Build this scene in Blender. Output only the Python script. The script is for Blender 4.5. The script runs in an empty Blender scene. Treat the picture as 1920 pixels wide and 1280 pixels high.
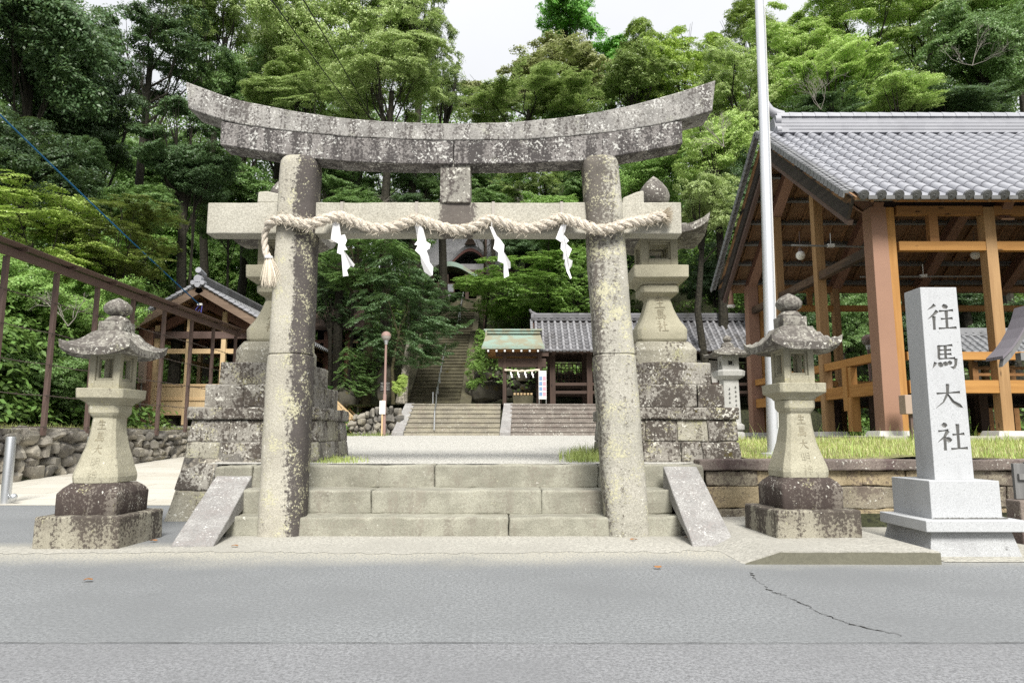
import bpy, bmesh, math, random
import numpy as np
from mathutils import Vector
R = math.radians
S = bpy.context.scene
COL = S.collection
rnd = random.Random(7)

# ---------------------------------------------------------------- camera
F = 1307.0; PITCH = R(7.67); EYE = 1.1
cam = bpy.data.cameras.new('camera'); cam.sensor_width = 36; cam.lens = F / 1920 * 36
cam.clip_start = .05; cam.clip_end = 1500
co = bpy.data.objects.new('camera', cam); COL.objects.link(co)
co.location = (0, 0, EYE); co.rotation_euler = (R(90) + PITCH, 0, 0)
S.camera = co

# ---------------------------------------------------------------- sky, sun, exposure
W = bpy.data.worlds.new('World'); S.world = W; W.use_nodes = True
nt = W.node_tree; nt.nodes.clear()
_o = nt.nodes.new('ShaderNodeOutputWorld'); _b = nt.nodes.new('ShaderNodeBackground')
_s = nt.nodes.new('ShaderNodeTexSky'); _s.sky_type = 'NISHITA'; _s.sun_disc = False
SUN_EL, SUN_AZ = R(46), R(170)          # azimuth clockwise from +Y: behind the viewer, a little to the right
_s.sun_elevation = SUN_EL; _s.sun_rotation = SUN_AZ; _s.dust_density = 4
_tc = nt.nodes.new('ShaderNodeTexCoord'); _sp = nt.nodes.new('ShaderNodeSeparateXYZ')
nt.links.new(_tc.outputs['Generated'], _sp.inputs[0])
_m1 = nt.nodes.new('ShaderNodeMath'); _m1.operation = 'MULTIPLY_ADD'     # overcast sky, brighter overhead
nt.links.new(_sp.outputs[2], _m1.inputs[0]); _m1.inputs[1].default_value = .5; _m1.inputs[2].default_value = .5
_m2 = nt.nodes.new('ShaderNodeMath'); _m2.operation = 'MAXIMUM'; nt.links.new(_m1.outputs[0], _m2.inputs[0]); _m2.inputs[1].default_value = .25
_nz = nt.nodes.new('ShaderNodeTexNoise'); _nz.inputs['Scale'].default_value = 2.2; _nz.inputs['Detail'].default_value = 5
nt.links.new(_tc.outputs['Generated'], _nz.inputs['Vector'])
_m3 = nt.nodes.new('ShaderNodeMath'); _m3.operation = 'MULTIPLY_ADD'; nt.links.new(_nz.outputs[0], _m3.inputs[0]); _m3.inputs[1].default_value = .34; _m3.inputs[2].default_value = .78
_m4 = nt.nodes.new('ShaderNodeMath'); _m4.operation = 'MULTIPLY'; nt.links.new(_m2.outputs[0], _m4.inputs[0]); nt.links.new(_m3.outputs[0], _m4.inputs[1])
_vm = nt.nodes.new('ShaderNodeVectorMath'); _vm.operation = 'SCALE'; _vm.inputs[0].default_value = (5.3, 5.35, 5.45)
nt.links.new(_m4.outputs[0], _vm.inputs['Scale'])
_mx = nt.nodes.new('ShaderNodeMixRGB'); _mx.inputs[0].default_value = .93
nt.links.new(_s.outputs[0], _mx.inputs[1]); nt.links.new(_vm.outputs[0], _mx.inputs[2])
nt.links.new(_mx.outputs[0], _b.inputs[0]); _b.inputs[1].default_value = .12
nt.links.new(_b.outputs[0], _o.inputs[0])
sl = bpy.data.lights.new('sun', 'SUN'); sl.energy = 2.7; sl.angle = R(20); sl.color = (1, .965, .9)
so = bpy.data.objects.new('sun', sl); COL.objects.link(so)
sd = Vector((math.sin(SUN_AZ) * math.cos(SUN_EL), math.cos(SUN_AZ) * math.cos(SUN_EL), math.sin(SUN_EL)))
so.location = sd * 40; so.rotation_euler = sd.to_track_quat('Z', 'Y').to_euler()
S.view_settings.view_transform = 'Standard'; S.view_settings.look = 'None'
S.view_settings.exposure = 1.12; S.view_settings.gamma = 1
S.cycles.max_bounces = 8; S.cycles.diffuse_bounces = 5; S.cycles.glossy_bounces = 2
S.cycles.transmission_bounces = 4; S.cycles.transparent_max_bounces = 4
S.cycles.use_denoising = False; S.cycles.caustics_reflective = False; S.cycles.caustics_refractive = False

# ---------------------------------------------------------------- measuring
CP, SP_ = math.cos(PITCH), math.sin(PITCH)
def P(px, py, Y):
    a = (px - 960) / F; b = (640 - py) / F
    t = Y / (CP - b * SP_)
    return Vector((a * t, Y, EYE + t * (SP_ + b * CP)))
def ZZ(py, Y): return P(960, py, Y).z
def XX(px, py, Y): return P(px, py, Y).x

# ---------------------------------------------------------------- mesh builder
def wloc(o):
    v = Vector((0, 0, 0))
    while o is not None:
        v += o.location; o = o.parent
    return v
class MB:
    def __init__(s): s.v = []; s.f = []
    def add(s, vs, fs):
        n = len(s.v); s.v += [tuple(v) for v in vs]; s.f += [tuple(i + n for i in f) for f in fs]
        return s
    def hexa(s, p):      # 8 pts: bottom 4 ccw, top 4 ccw
        return s.add(p, [(3, 2, 1, 0), (4, 5, 6, 7), (0, 1, 5, 4), (1, 2, 6, 5), (2, 3, 7, 6), (3, 0, 4, 7)])
    def box(s, x0, x1, y0, y1, z0, z1):
        return s.hexa([(x0, y0, z0), (x1, y0, z0), (x1, y1, z0), (x0, y1, z0), (x0, y0, z1), (x1, y0, z1), (x1, y1, z1), (x0, y1, z1)])
    def frus(s, cx, cy, z0, hx0, hy0, z1, hx1, hy1):
        return s.hexa([(cx-hx0, cy-hy0, z0), (cx+hx0, cy-hy0, z0), (cx+hx0, cy+hy0, z0), (cx-hx0, cy+hy0, z0),
                       (cx-hx1, cy-hy1, z1), (cx+hx1, cy-hy1, z1), (cx+hx1, cy+hy1, z1), (cx-hx1, cy+hy1, z1)])
    def bar(s, a, b, w, h, up=(0, 0, 1)):   # box from a to b; w sideways, h along up
        a = Vector(a); b = Vector(b); d = (b - a).normalized(); u = Vector(up)
        sd = d.cross(u)
        if sd.length < 1e-4: sd = d.cross(Vector((0, 1, 0)))
        sd.normalize(); u = sd.cross(d).normalized()
        q = [sd*(-w/2)+u*(-h/2), sd*(w/2)+u*(-h/2), sd*(w/2)+u*(h/2), sd*(-w/2)+u*(h/2)]
        p = [a+x for x in q] + [b+x for x in q]
        return s.add(p, [(3, 2, 1, 0), (4, 5, 6, 7), (0, 1, 5, 4), (1, 2, 6, 5), (2, 3, 7, 6), (3, 0, 4, 7)])
    def loft(s, rings, cap=True):
        n = len(rings[0]); vs = [p for r in rings for p in r]; fs = []
        for i in range(len(rings)-1):
            for j in range(n):
                k = (j+1) % n
                fs.append((i*n+j, i*n+k, (i+1)*n+k, (i+1)*n+j))
        if cap:
            fs.append(tuple(range(n-1, -1, -1))); fs.append(tuple((len(rings)-1)*n+j for j in range(n)))
        return s.add(vs, fs)
    def tube(s, pts, r, n=8, cap=True):
        pts = [Vector(p) for p in pts]; rs = r if isinstance(r, (list, tuple)) else [r]*len(pts)
        rings = []; u = None
        for i, p in enumerate(pts):
            d = (pts[min(i+1, len(pts)-1)] - pts[max(i-1, 0)]).normalized()
            if u is None:
                u = d.cross(Vector((0, 0, 1)) if abs(d.z) < .9 else Vector((0, 1, 0))).normalized()
            else:
                u = (u - d*u.dot(d)).normalized()
            w = d.cross(u)
            rings.append([p + (u*math.cos(2*math.pi*j/n) + w*math.sin(2*math.pi*j/n))*rs[i] for j in range(n)])
        return s.loft(rings, cap)
    def lathe(s, prof, cx=0, cy=0, n=20, sq=0, e=4.0):   # prof [(r,z)], sq>0 superellipse
        rings = []
        for r, z in prof:
            ring = []
            for j in range(n):
                a = 2*math.pi*(j+.5)/n; c, q = math.cos(a), math.sin(a)
                k = 1 if not sq else 1/((abs(c)**e + abs(q)**e)**(1/e))
                ring.append((cx+r*k*c, cy+r*k*q, z))
            rings.append(ring)
        return s.loft(rings)
    def prism(s, poly, y0, y1):           # poly [(x,z)] extruded along y
        n = len(poly)
        return s.add([(x, y0, z) for x, z in poly] + [(x, y1, z) for x, z in poly],
                     [tuple(range(n-1, -1, -1)), tuple(range(n, 2*n))] + [(i, (i+1) % n, n+(i+1) % n, n+i) for i in range(n)])
    def prismx(s, poly, x0, x1):          # poly [(y,z)] extruded along x
        n = len(poly)
        return s.add([(x0, y, z) for y, z in poly] + [(x1, y, z) for y, z in poly],
                     [tuple(range(n)), tuple(range(2*n-1, n-1, -1))] + [(i, n+i, n+(i+1) % n, (i+1) % n) for i in range(n)])
    def ball(s, c, r, n=12, m=8, sz=1):
        prof = [(max(.002, r*math.sin(math.pi*i/m)), c[2]-sz*r*math.cos(math.pi*i/m)) for i in range(m+1)]
        return s.lathe(prof, c[0], c[1], n)
    def build(s, name, m, parent=None, smooth=False, bevel=0, world=True, segs=2, weld=0, rough=0, sub=0):
        me = bpy.data.meshes.new(name)
        off = wloc(parent) if (world and parent is not None) else Vector((0, 0, 0))
        me.from_pydata([(v[0]-off.x, v[1]-off.y, v[2]-off.z) for v in s.v], [], s.f)
        if True:
            bm = bmesh.new(); bm.from_mesh(me)
            if weld: bmesh.ops.remove_doubles(bm, verts=bm.verts, dist=weld)
            bmesh.ops.recalc_face_normals(bm, faces=bm.faces)
            if bevel:
                ed = [e for e in bm.edges if len(e.link_faces) == 2 and e.calc_face_angle(0) > .5]
                bmesh.ops.bevel(bm, geom=ed, offset=bevel, segments=segs, profile=.5, affect='EDGES', clamp_overlap=True)
            if sub:
                for _ in range(6):
                    big = [e for e in bm.edges if e.calc_length() > sub]
                    if not big: break
                    bmesh.ops.subdivide_edges(bm, edges=big, cuts=1, use_grid_fill=True)
                bmesh.ops.triangulate(bm, faces=[f for f in bm.faces if len(f.verts) > 4])
            if rough:
                from mathutils import noise
                o_ = Vector((rnd.random()*50, rnd.random()*50, 0))
                for v in bm.verts:
                    q = v.co
                    v.co = q + rough*(noise.noise_vector(q*2.3+o_) + .6*noise.noise_vector(q*7+o_))
            bm.to_mesh(me); bm.free()
        if m is not None: me.materials.append(m)
        if smooth:
            me.polygons.foreach_set('use_smooth', [True]*len(me.polygons))
            try: me.set_sharp_from_angle(angle=R(38))
            except Exception: pass
        o = bpy.data.objects.new(name, me); COL.objects.link(o)
        if parent is not None: o.parent = parent
        return o
def npmesh(name, V, Fq, m, parent=None, tint=None, smooth=False):
    me = bpy.data.meshes.new(name)
    V = np.asarray(V, np.float32); Fq = np.asarray(Fq, np.int32); k = Fq.shape[1]
    me.vertices.add(len(V)); me.vertices.foreach_set('co', V.ravel())
    me.loops.add(Fq.size); me.loops.foreach_set('vertex_index', Fq.ravel())
    me.polygons.add(len(Fq)); me.polygons.foreach_set('loop_start', np.arange(0, Fq.size, k, dtype=np.int32))
    if tint is not None:
        at = me.attributes.new('tint', 'FLOAT', 'FACE'); at.data.foreach_set('value', np.asarray(tint, np.float32))
    if smooth: me.polygons.foreach_set('use_smooth', np.ones(len(Fq), dtype=bool))
    me.update(calc_edges=True); me.validate()
    me.materials.append(m)
    o = bpy.data.objects.new(name, me); COL.objects.link(o)
    if parent is not None: o.parent = parent
    return o
def tag(o, label=None, cat=None, group=None, kind=None):
    if label: o['label'] = label
    if cat: o['category'] = cat
    if group: o['group'] = group
    if kind: o['kind'] = kind
    return o
def thing(name, label, cat, loc=(0, 0, 0), group=None, rz=0):
    o = bpy.data.objects.new(name, None); o.empty_display_size = .2
    o.location = loc; o.rotation_euler = (0, 0, rz); COL.objects.link(o)
    return tag(o, label, cat, group)
def struct(o): o['kind'] = 'structure'; return o
def dup(root, loc, rz=0, label=None, sc=None):
    r = root.copy(); COL.objects.link(r); r.location = loc; r.rotation_euler = (0, 0, rz)
    if sc: r.scale = sc
    if label: r['label'] = label
    for ch in root.children:
        c = ch.copy(); COL.objects.link(c); c.parent = r
        for g in ch.children:
            d = g.copy(); COL.objects.link(d); d.parent = c
    return r

# ---------------------------------------------------------------- materials
class NT:
    def __init__(s, name):
        s.m = bpy.data.materials.new(name); s.m.use_nodes = True; s.t = s.m.node_tree
        s.b = s.t.nodes['Principled BSDF']; s.out = s.t.nodes['Material Output']
        s.b.inputs['Roughness'].default_value = .85
        try: s.b.inputs['Specular IOR Level'].default_value = .3
        except Exception: pass
    def n(s, t, **k):
        x = s.t.nodes.new(t)
        for a, b in k.items(): setattr(x, a, b)
        return x
    def put(s, sock, v):
        if isinstance(v, bpy.types.NodeSocket): s.t.links.new(v, sock)
        elif isinstance(v, (tuple, list)) and len(v) == 3 and sock.type == 'RGBA': sock.default_value = (*v, 1)
        else: sock.default_value = v
    def coord(s, kind='Object', sc=(1, 1, 1), loc=(0, 0, 0)):
        c = s.n('ShaderNodeTexCoord').outputs[kind]
        m = s.n('ShaderNodeMapping'); s.put(m.inputs[0], c); m.inputs['Scale'].default_value = sc; m.inputs['Location'].default_value = loc
        return m.outputs[0]
    def noise(s, v, scale, det=3, rough=.55):
        x = s.n('ShaderNodeTexNoise'); s.put(x.inputs['Vector'], v); x.inputs['Scale'].default_value = scale
        x.inputs['Detail'].default_value = det; x.inputs['Roughness'].default_value = rough
        return x.outputs[0]
    def voro(s, v, scale, out='Distance', feat='F1', rnd_=1):
        x = s.n('ShaderNodeTexVoronoi', feature=feat); s.put(x.inputs['Vector'], v); x.inputs['Scale'].default_value = scale
        x.inputs['Randomness'].default_value = rnd_
        return x.outputs[out]
    def step(s, v, lo, hi):
        x = s.n('ShaderNodeMapRange'); x.clamp = True; x.interpolation_type = 'SMOOTHSTEP' if lo < hi else 'LINEAR'
        s.put(x.inputs[0], v); x.inputs[1].default_value = lo; x.inputs[2].default_value = hi
        if lo > hi:
            x.inputs[1].default_value = hi; x.inputs[2].default_value = lo; x.inputs[3].default_value = 1; x.inputs[4].default_value = 0
        return x.outputs[0]
    def math(s, op, a, b=0.0):
        x = s.n('ShaderNodeMath', operation=op); s.put(x.inputs[0], a); s.put(x.inputs[1], b); return x.outputs[0]
    def mix(s, f, a, b, mode='MIX'):
        x = s.n('ShaderNodeMixRGB', blend_type=mode); s.put(x.inputs[0], f); s.put(x.inputs[1], a); s.put(x.inputs[2], b); return x.outputs[0]
    def sep(s, v):
        x = s.n('ShaderNodeSeparateXYZ'); s.put(x.inputs[0], v); return x.outputs
    def bump(s, h, st=.4, dist=.01, prev=None):
        x = s.n('ShaderNodeBump'); s.put(x.inputs['Height'], h); x.inputs['Strength'].default_value = st; x.inputs['Distance'].default_value = dist
        if prev is not None: s.put(x.inputs['Normal'], prev)
        s.t.links.new(x.outputs[0], s.b.inputs['Normal']); return x.outputs[0]
    def col(s, c): s.put(s.b.inputs['Base Color'], c); return s

def flat(name, c, rough=.7, metal=0, var=.12, sc=6, bump=0):
    t = NT(name); v = t.coord()
    n = t.noise(v, sc, 4)
    t.col(t.mix(n, tuple(x*(1-var) for x in c), tuple(min(1, x*(1+var)) for x in c)))
    t.b.inputs['Roughness'].default_value = rough; t.b.inputs['Metallic'].default_value = metal
    if bump: t.bump(t.noise(v, sc*8, 3), bump, .005)
    return t.m
def stone(name, a, b, dark=.5, dcol=(.045, .038, .036), lich=.35, lcol=(.50, .48, .27), spots=.5, scol=(.62, .61, .55),
          streak=True, grain=90, gradz=None, sidex=None, moss=0, off=0.0, sc=1.0, chip=.35, fw=.75, ss=4.2, cell=0, patch=None, soft=.13):
    """weathered granite: pale grain, dark algae in streaks, pale yellow lichen blotches, white lichen dots"""
    t = NT(name); v = t.coord(loc=(off*3.7, off*1.3, off*2.1))
    c = t.mix(t.step(t.noise(v, 2.2*sc, 5, .6), .35, .65), a, b)
    g = t.noise(v, grain, 2, .7)
    c = t.mix(t.step(g, .35, .65), t.mix(.5, c, (.35, .34, .32), 'MULTIPLY'), c)
    fine = t.noise(v, 26*sc, 5, .7)
    # dark algae
    sv = t.coord(sc=(ss*sc, ss*sc, .6*sc) if streak else (2.2*sc, 2.2*sc, 1.8*sc), loc=(off, off*2, off))
    d = t.noise(sv, 1.0, 4, .6)
    d = t.math('ADD', d, t.math('MULTIPLY', t.math('SUBTRACT', fine, .5), fw))
    if gradz:    # (z0, z1, weight): more algae towards z1
        z = t.sep(t.coord())[2]
        d = t.math('ADD', d, t.math('MULTIPLY', t.step(z, gradz[0], gradz[1]), gradz[2]))
    if sidex:    # (x0, x1, weight)
        x = t.sep(t.coord())[0]
        x = t.math('ADD', x, t.math('MULTIPLY', t.math('SUBTRACT', t.noise(v, 3.0, 3), .5), .16))
        d = t.math('ADD', d, t.math('MULTIPLY', t.step(x, sidex[0], sidex[1]), sidex[2]))
    if patch:    # (x, half width, weight)
        x = t.math('ABSOLUTE', t.math('SUBTRACT', t.sep(t.coord())[0], patch[0]))
        d = t.math('ADD', d, t.math('MULTIPLY', t.step(x, patch[1], patch[1]*.5), patch[2]))
    th = .80 - .5*dark
    dm = t.step(d, th, th+soft)
    dc = t.mix(t.noise(v, 7, 3), dcol, (dcol[0]*2.3, dcol[1]*2.3, dcol[2]*2.25))
    c = t.mix(t.math('MULTIPLY', dm, .93), c, dc)
    # yellow lichen
    l = t.math('ADD', t.noise(v, 3.6*sc, 4, .6), t.math('MULTIPLY', t.math('SUBTRACT', t.noise(v, 38*sc, 3, .75), .5), 1.1))
    th = .86 - .55*lich
    lm = t.step(l, th, th+.07)
    c = t.mix(t.math('MULTIPLY', lm, .85), c, t.mix(t.noise(v, 15, 3), lcol, tuple(x*.72 for x in lcol)))
    # white lichen dots
    w = t.math('ADD', t.noise(v, 27*sc, 3, .55), t.math('MULTIPLY', t.math('SUBTRACT', t.noise(v, 4.0*sc, 3), .5), .55))
    w = t.math('ADD', w, t.math('MULTIPLY', t.math('SUBTRACT', t.noise(v, 75, 2), .5), .3))
    th = .80 - .28*spots
    wm = t.step(w, th, th+.05)
    c = t.mix(t.math('MULTIPLY', wm, .8), c, scol)
    if moss:
        mm = t.step(t.math('ADD', t.noise(v, 2.7*sc, 4, .65), t.math('MULTIPLY', t.math('SUBTRACT', fine, .5), .5)), .74-.4*moss, .84-.4*moss)
        c = t.mix(mm, c, (.075, .062, .018))
    if cell:
        cv = t.sep(t.voro(v, cell, 'Color'))[0]
        c = t.mix(1.0, c, t.mix(cv, (.45, .45, .46), (1.25, 1.2, 1.1)), 'MULTIPLY')
    t.col(c)
    h = t.math('ADD', t.math('MULTIPLY', fine, 1.0), t.math('MULTIPLY', g, chip))
    h = t.math('ADD', h, t.math('MULTIPLY', lm, .25))
    t.bump(h, .55, .012)
    t.b.inputs['Roughness'].default_value = .92
    return t.m
def wood(name, a, b, axis=2, sc=1.0, knots=True, rough=.7, dark=None, streaks=.5):
    t = NT(name); s = [14*sc]*3; s[axis] = .8*sc
    v = t.coord(sc=tuple(s)); g = t.noise(v, 1, 5, .6)
    c = t.mix(t.step(g, .5-streaks/2, .5+streaks/2), a, b)
    o = t.coord(); c = t.mix(t.step(t.noise(o, .7, 3), .4, .7), c, t.mix(.35, c, b))
    if knots:
        k = t.voro(t.coord(sc=tuple([4*sc if i != axis else 1.3*sc for i in range(3)])), 1)
        c = t.mix(t.step(k, .11, .05), c, tuple(x*.35 for x in b))
    if dark:
        c = t.mix(t.step(t.noise(t.coord(sc=tuple([3 if i != axis else .6 for i in range(3)])), 1, 5, .65), .45, .58), c, dark)
    t.col(c); t.b.inputs['Roughness'].default_value = rough
    t.bump(g, .25, .004)
    return t.m
# ---------------------------------------------------------------- stone and metal kinds
PALE, PALE2 = (.45, .43, .35), (.34, .325, .265)
M_nuki = stone('pale_granite', (.50, .485, .42), (.43, .415, .355), dark=.22, dcol=(.06, .052, .048), lich=.12, spots=.05, grain=70, patch=(0, .30, .33))
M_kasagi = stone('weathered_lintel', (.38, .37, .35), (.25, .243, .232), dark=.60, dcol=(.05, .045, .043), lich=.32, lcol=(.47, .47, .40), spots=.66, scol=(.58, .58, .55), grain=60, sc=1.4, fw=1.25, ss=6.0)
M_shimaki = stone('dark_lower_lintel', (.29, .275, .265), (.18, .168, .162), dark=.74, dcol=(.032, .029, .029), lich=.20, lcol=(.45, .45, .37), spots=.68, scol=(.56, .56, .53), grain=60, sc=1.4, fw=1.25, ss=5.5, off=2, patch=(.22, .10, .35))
M_strut = stone('strut_stone', (.38, .365, .32), (.28, .27, .24), dark=.75, lich=.25, lcol=(.50, .50, .36), spots=.6, off=3)
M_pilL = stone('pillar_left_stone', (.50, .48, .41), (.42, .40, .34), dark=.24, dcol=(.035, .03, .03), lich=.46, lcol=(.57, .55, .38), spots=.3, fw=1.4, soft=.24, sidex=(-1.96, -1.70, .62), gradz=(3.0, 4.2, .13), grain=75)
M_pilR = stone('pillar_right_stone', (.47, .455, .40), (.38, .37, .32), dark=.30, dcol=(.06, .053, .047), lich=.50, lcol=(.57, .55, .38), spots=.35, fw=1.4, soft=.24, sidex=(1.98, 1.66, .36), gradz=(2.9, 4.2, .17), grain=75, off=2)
M_lant = stone('lantern_stone', (.46, .44, .34), (.37, .35, .265), dark=.30, dcol=(.07, .06, .05), lich=.30, lcol=(.50, .47, .28), spots=.25, grain=110)
M_lantbig = stone('big_lantern_stone', (.46, .435, .33), (.39, .37, .275), dark=.22, dcol=(.10, .09, .075), lich=.16, spots=.1, grain=110, off=1)
M_lroof = stone('lantern_roof_stone', (.36, .345, .305), (.26, .25, .22), dark=.74, dcol=(.058, .052, .048), lich=.30, lcol=(.46, .45, .33), spots=.65, streak=False, grain=100)
M_lbase = stone('lantern_base_stone', (.38, .36, .29), (.27, .25, .20), dark=.62, fw=1.1, sc=1.3, dcol=(.040, .033, .029), lich=.22, lcol=(.46, .44, .30), spots=.25, grain=100, gradz=(.05, .4, .14))
M_lplinth = stone('lantern_plinth_stone', (.25, .225, .195), (.16, .14, .12), dark=.84, fw=1.1, sc=1.4, dcol=(.032, .024, .022), lich=.18, spots=.45, grain=100, off=4)
M_ped = stone('pedestal_stone', (.36, .345, .31), (.24, .225, .20), dark=.70, dcol=(.034, .028, .024), lich=.40, lcol=(.46, .44, .29), spots=.60, fw=1.1, streak=False, grain=70, moss=.25, off=2)
M_ped2 = stone('pedestal_pale_stone', (.40, .385, .32), (.30, .285, .23), dark=.50, fw=1.1, dcol=(.05, .043, .036), lich=.5, lcol=(.44, .43, .27), spots=.5, grain=70, off=6)
M_step = stone('step_stone', (.385, .38, .315), (.285, .28, .23), dark=.66, dcol=(.135, .125, .105), fw=1.3, soft=.3, sc=1.3, lich=.25, lcol=(.44, .43, .33), spots=.2, grain=110, off=5)
M_ramp = stone('ramp_slab_granite', (.37, .365, .355), (.28, .275, .27), dark=.54, dcol=(.15, .14, .137), lich=.10, lcol=(.5, .5, .45), spots=.55, scol=(.56, .56, .54), grain=60, streak=False, chip=1, fw=1.6, sc=1.6)
M_fstep = stone('far_step_stone', (.37, .345, .27), (.27, .25, .205), dark=.42, dcol=(.15, .128, .11), lich=.12, spots=.4, grain=40, off=7)
M_fstepd = stone('far_step_stone_dark', (.30, .27, .24), (.22, .195, .175), dark=.5, dcol=(.12, .10, .09), lich=.1, spots=.6, grain=40, off=8)
M_lstep = stone('mossy_step_stone', (.125, .115, .075), (.08, .073, .048), dark=.5, dcol=(.045, .042, .025), lich=.3, lcol=(.24, .23, .13), spots=.1, grain=40, moss=.3, off=9)
M_ash = stone('ashlar_stone', (.48, .40, .26), (.37, .30, .19), dark=.55, fw=1.0, dcol=(.09, .07, .055), lich=.18, lcol=(.5, .45, .3), spots=.2, grain=60, off=3, streak=False)
M_ash2 = stone('ashlar_stone_grey', (.38, .34, .26), (.27, .24, .185), dark=.66, fw=1.0, dcol=(.08, .065, .055), lich=.2, spots=.3, grain=60, off=8, streak=False)
M_cop = stone('coping_stone', (.25, .21, .185), (.18, .15, .135), dark=.55, dcol=(.07, .052, .05), lich=.25, lcol=(.45, .42, .32), spots=.45, grain=60, streak=False, off=4)
M_rub = stone('rubble_stone', (.36, .345, .31), (.23, .22, .205), dark=.45, dcol=(.055, .052, .05), lich=.35, lcol=(.42, .40, .29), spots=.5, grain=50, streak=False, cell=2.2)
M_rock = stone('mossy_rock', (.09, .085, .065), (.055, .05, .042), dark=.5, dcol=(.022, .02, .016), lich=.2, lcol=(.16, .15, .08), spots=.2, grain=50, streak=False, moss=.45)
M_smlant = stone('pale_lantern_stone', (.50, .50, .48), (.42, .42, .40), dark=.35, dcol=(.17, .17, .16), lich=.08, spots=.1, grain=90, off=2)
def granite(name, c, k):
    t = NT(name); v = t.coord()
    n = t.noise(v, 160, 2, .8); n2 = t.noise(v, 60, 2, .7)
    cc = t.mix(t.step(n, .38, .62), tuple(x*k for x in c), c)
    cc = t.mix(t.step(n2, .66, .72), cc, tuple(x*.4 for x in c))
    d = t.noise(t.coord(sc=(2.5, 2.5, .7)), 1, 5, .65)
    cc = t.mix(t.math('MULTIPLY', t.step(d, .5, .75), .3), cc, (.20, .20, .20))
    t.col(cc); t.bump(n, .2, .003); t.b.inputs['Roughness'].default_value = .8
    return t.m
M_stele = granite('grey_granite', (.50, .515, .53), .74)
M_conc = flat('concrete', (.36, .35, .30), .95, var=.2, sc=3, bump=.4)
M_concd = flat('dark_aggregate', (.15, .145, .11), .95, var=.3, sc=30, bump=.8)
M_engr = flat('engraved_groove', (.135, .135, .13), .95, var=.25, sc=40)
M_engt = flat('letter_shade', (.25, .225, .16), .95, var=.3, sc=30)  # flat strokes whose darker colour stands in for shade in carved grooves
M_engf = flat('faint_letter_shade', (.35, .33, .25), .95, var=.35, sc=30)  # same painted groove shade, weaker, for the worn characters
M_steel = flat('brushed_steel', (.62, .64, .66), .34, .85, var=.05, sc=3)
M_pole = flat('pole_aluminium', (.70, .72, .75), .38, .55, var=.04, sc=2)
M_brown = flat('brown_steel', (.125, .085, .073), .55, var=.18, sc=3)
M_wire = flat('rusty_wire', (.10, .08, .07), .7, .3)
M_black = flat('black_cable', (.012, .012, .013), .6)
M_blue = flat('blue_cable', (.02, .13, .30), .5)
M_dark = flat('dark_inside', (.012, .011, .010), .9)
M_white = flat('white_paint', (.70, .70, .69), .55, var=.05)

# ---------------------------------------------------------------- ground
def asphalt(name, base, grain, sand=False):
    t = NT(name); v = t.coord()
    n = t.math('ADD', t.math('MULTIPLY', t.noise(v, grain, 2, .8), .5), t.math('MULTIPLY', t.noise(v, grain*.42, 2, .7), .5))
    c = t.mix(t.step(n, .36, .64), tuple(x*.62 for x in base), tuple(x*1.32 for x in base))
    sp = t.voro(v, grain*.40); sp2 = t.noise(v, grain*.3, 2)
    c = t.mix(t.step(t.math('ADD', sp, t.math('MULTIPLY', sp2, .3)), .26, .2), c, (.42, .42, .41))
    c = t.mix(t.step(t.noise(v, .55, 4, .6), .35, .7), c, t.mix(.82, c, tuple(x*.8 for x in base), 'MIX'))
    oil = t.step(t.noise(v, 1.7, 6, .7), .62, .74)
    c = t.mix(t.math('MULTIPLY', oil, .30), c, tuple(x*.62 for x in base))
    if sand:
        y = t.sep(v)[1]; x = t.sep(v)[0]
        yy = t.math('ADD', y, t.math('MULTIPLY', t.math('SUBTRACT', t.noise(v, 1.2, 5, .65), .5), .8))
        m = t.step(yy, 5.9, 6.85)
        m = t.math('MULTIPLY', m, t.step(y, 7.5, 7.0))
        m = t.math('MULTIPLY', m, t.step(t.noise(v, 45, 3, .8), .36, .56))
        c = t.mix(t.math('MULTIPLY', m, .95), c, (.44, .42, .35))
    t.col(c); t.bump(t.math('ADD', n, t.math('MULTIPLY', sp, .7)), .35, .006)
    t.b.inputs['Roughness'].default_value = .88
    return t.m
M_road = asphalt('road_asphalt', (.200, .209, .216), 95, True)
M_road2 = asphalt('old_road_asphalt', (.205, .210, .219), 115)
def gravelmat(name, a, b, sc, st=.9):
    t = NT(name); v = t.coord()
    c = t.mix(t.noise(v, sc*.5, 3, .7), a, b)
    c = t.mix(t.step(t.voro(v, sc), .5, .62), c, tuple(x*.55 for x in a))
    c = t.mix(t.math('MULTIPLY', t.step(t.noise(v, .5, 5, .65), .5, .72), .5), c, tuple(x*.74 for x in b))
    t.col(c); t.bump(t.math('SUBTRACT', 1.0, t.voro(v, sc)), st, .015)
    return t.m
M_gravel = gravelmat('pale_gravel', (.51, .50, .46), (.60, .59, .545), 34)
M_apron = asphalt('sandy_concrete', (.385, .375, .335), 60)
def pathmat():
    t = NT('path_paving'); v = t.coord()
    br = t.n('ShaderNodeTexBrick'); t.put(br.inputs['Vector'], v); br.inputs['Scale'].default_value = 1
    br.inputs['Brick Width'].default_value = 2.4; br.inputs['Row Height'].default_value = .8; br.inputs['Mortar Size'].default_value = .012
    t.put(br.inputs['Color1'], (.47, .45, .395)); t.put(br.inputs['Color2'], (.525, .505, .45)); t.put(br.inputs['Mortar'], (.27, .25, .20))
    c = t.mix(t.math('MULTIPLY', t.step(t.noise(v, .9, 5, .65), .48, .75), .45), br.outputs[0], (.36, .32, .25))
    c = t.mix(t.math('MULTIPLY', t.step(t.noise(v, 30, 3), .5, .7), .3), c, (.34, .31, .25))
    t.col(c); t.bump(t.noise(v, 30, 3), .4, .006); return t.m
M_path = pathmat()
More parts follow.
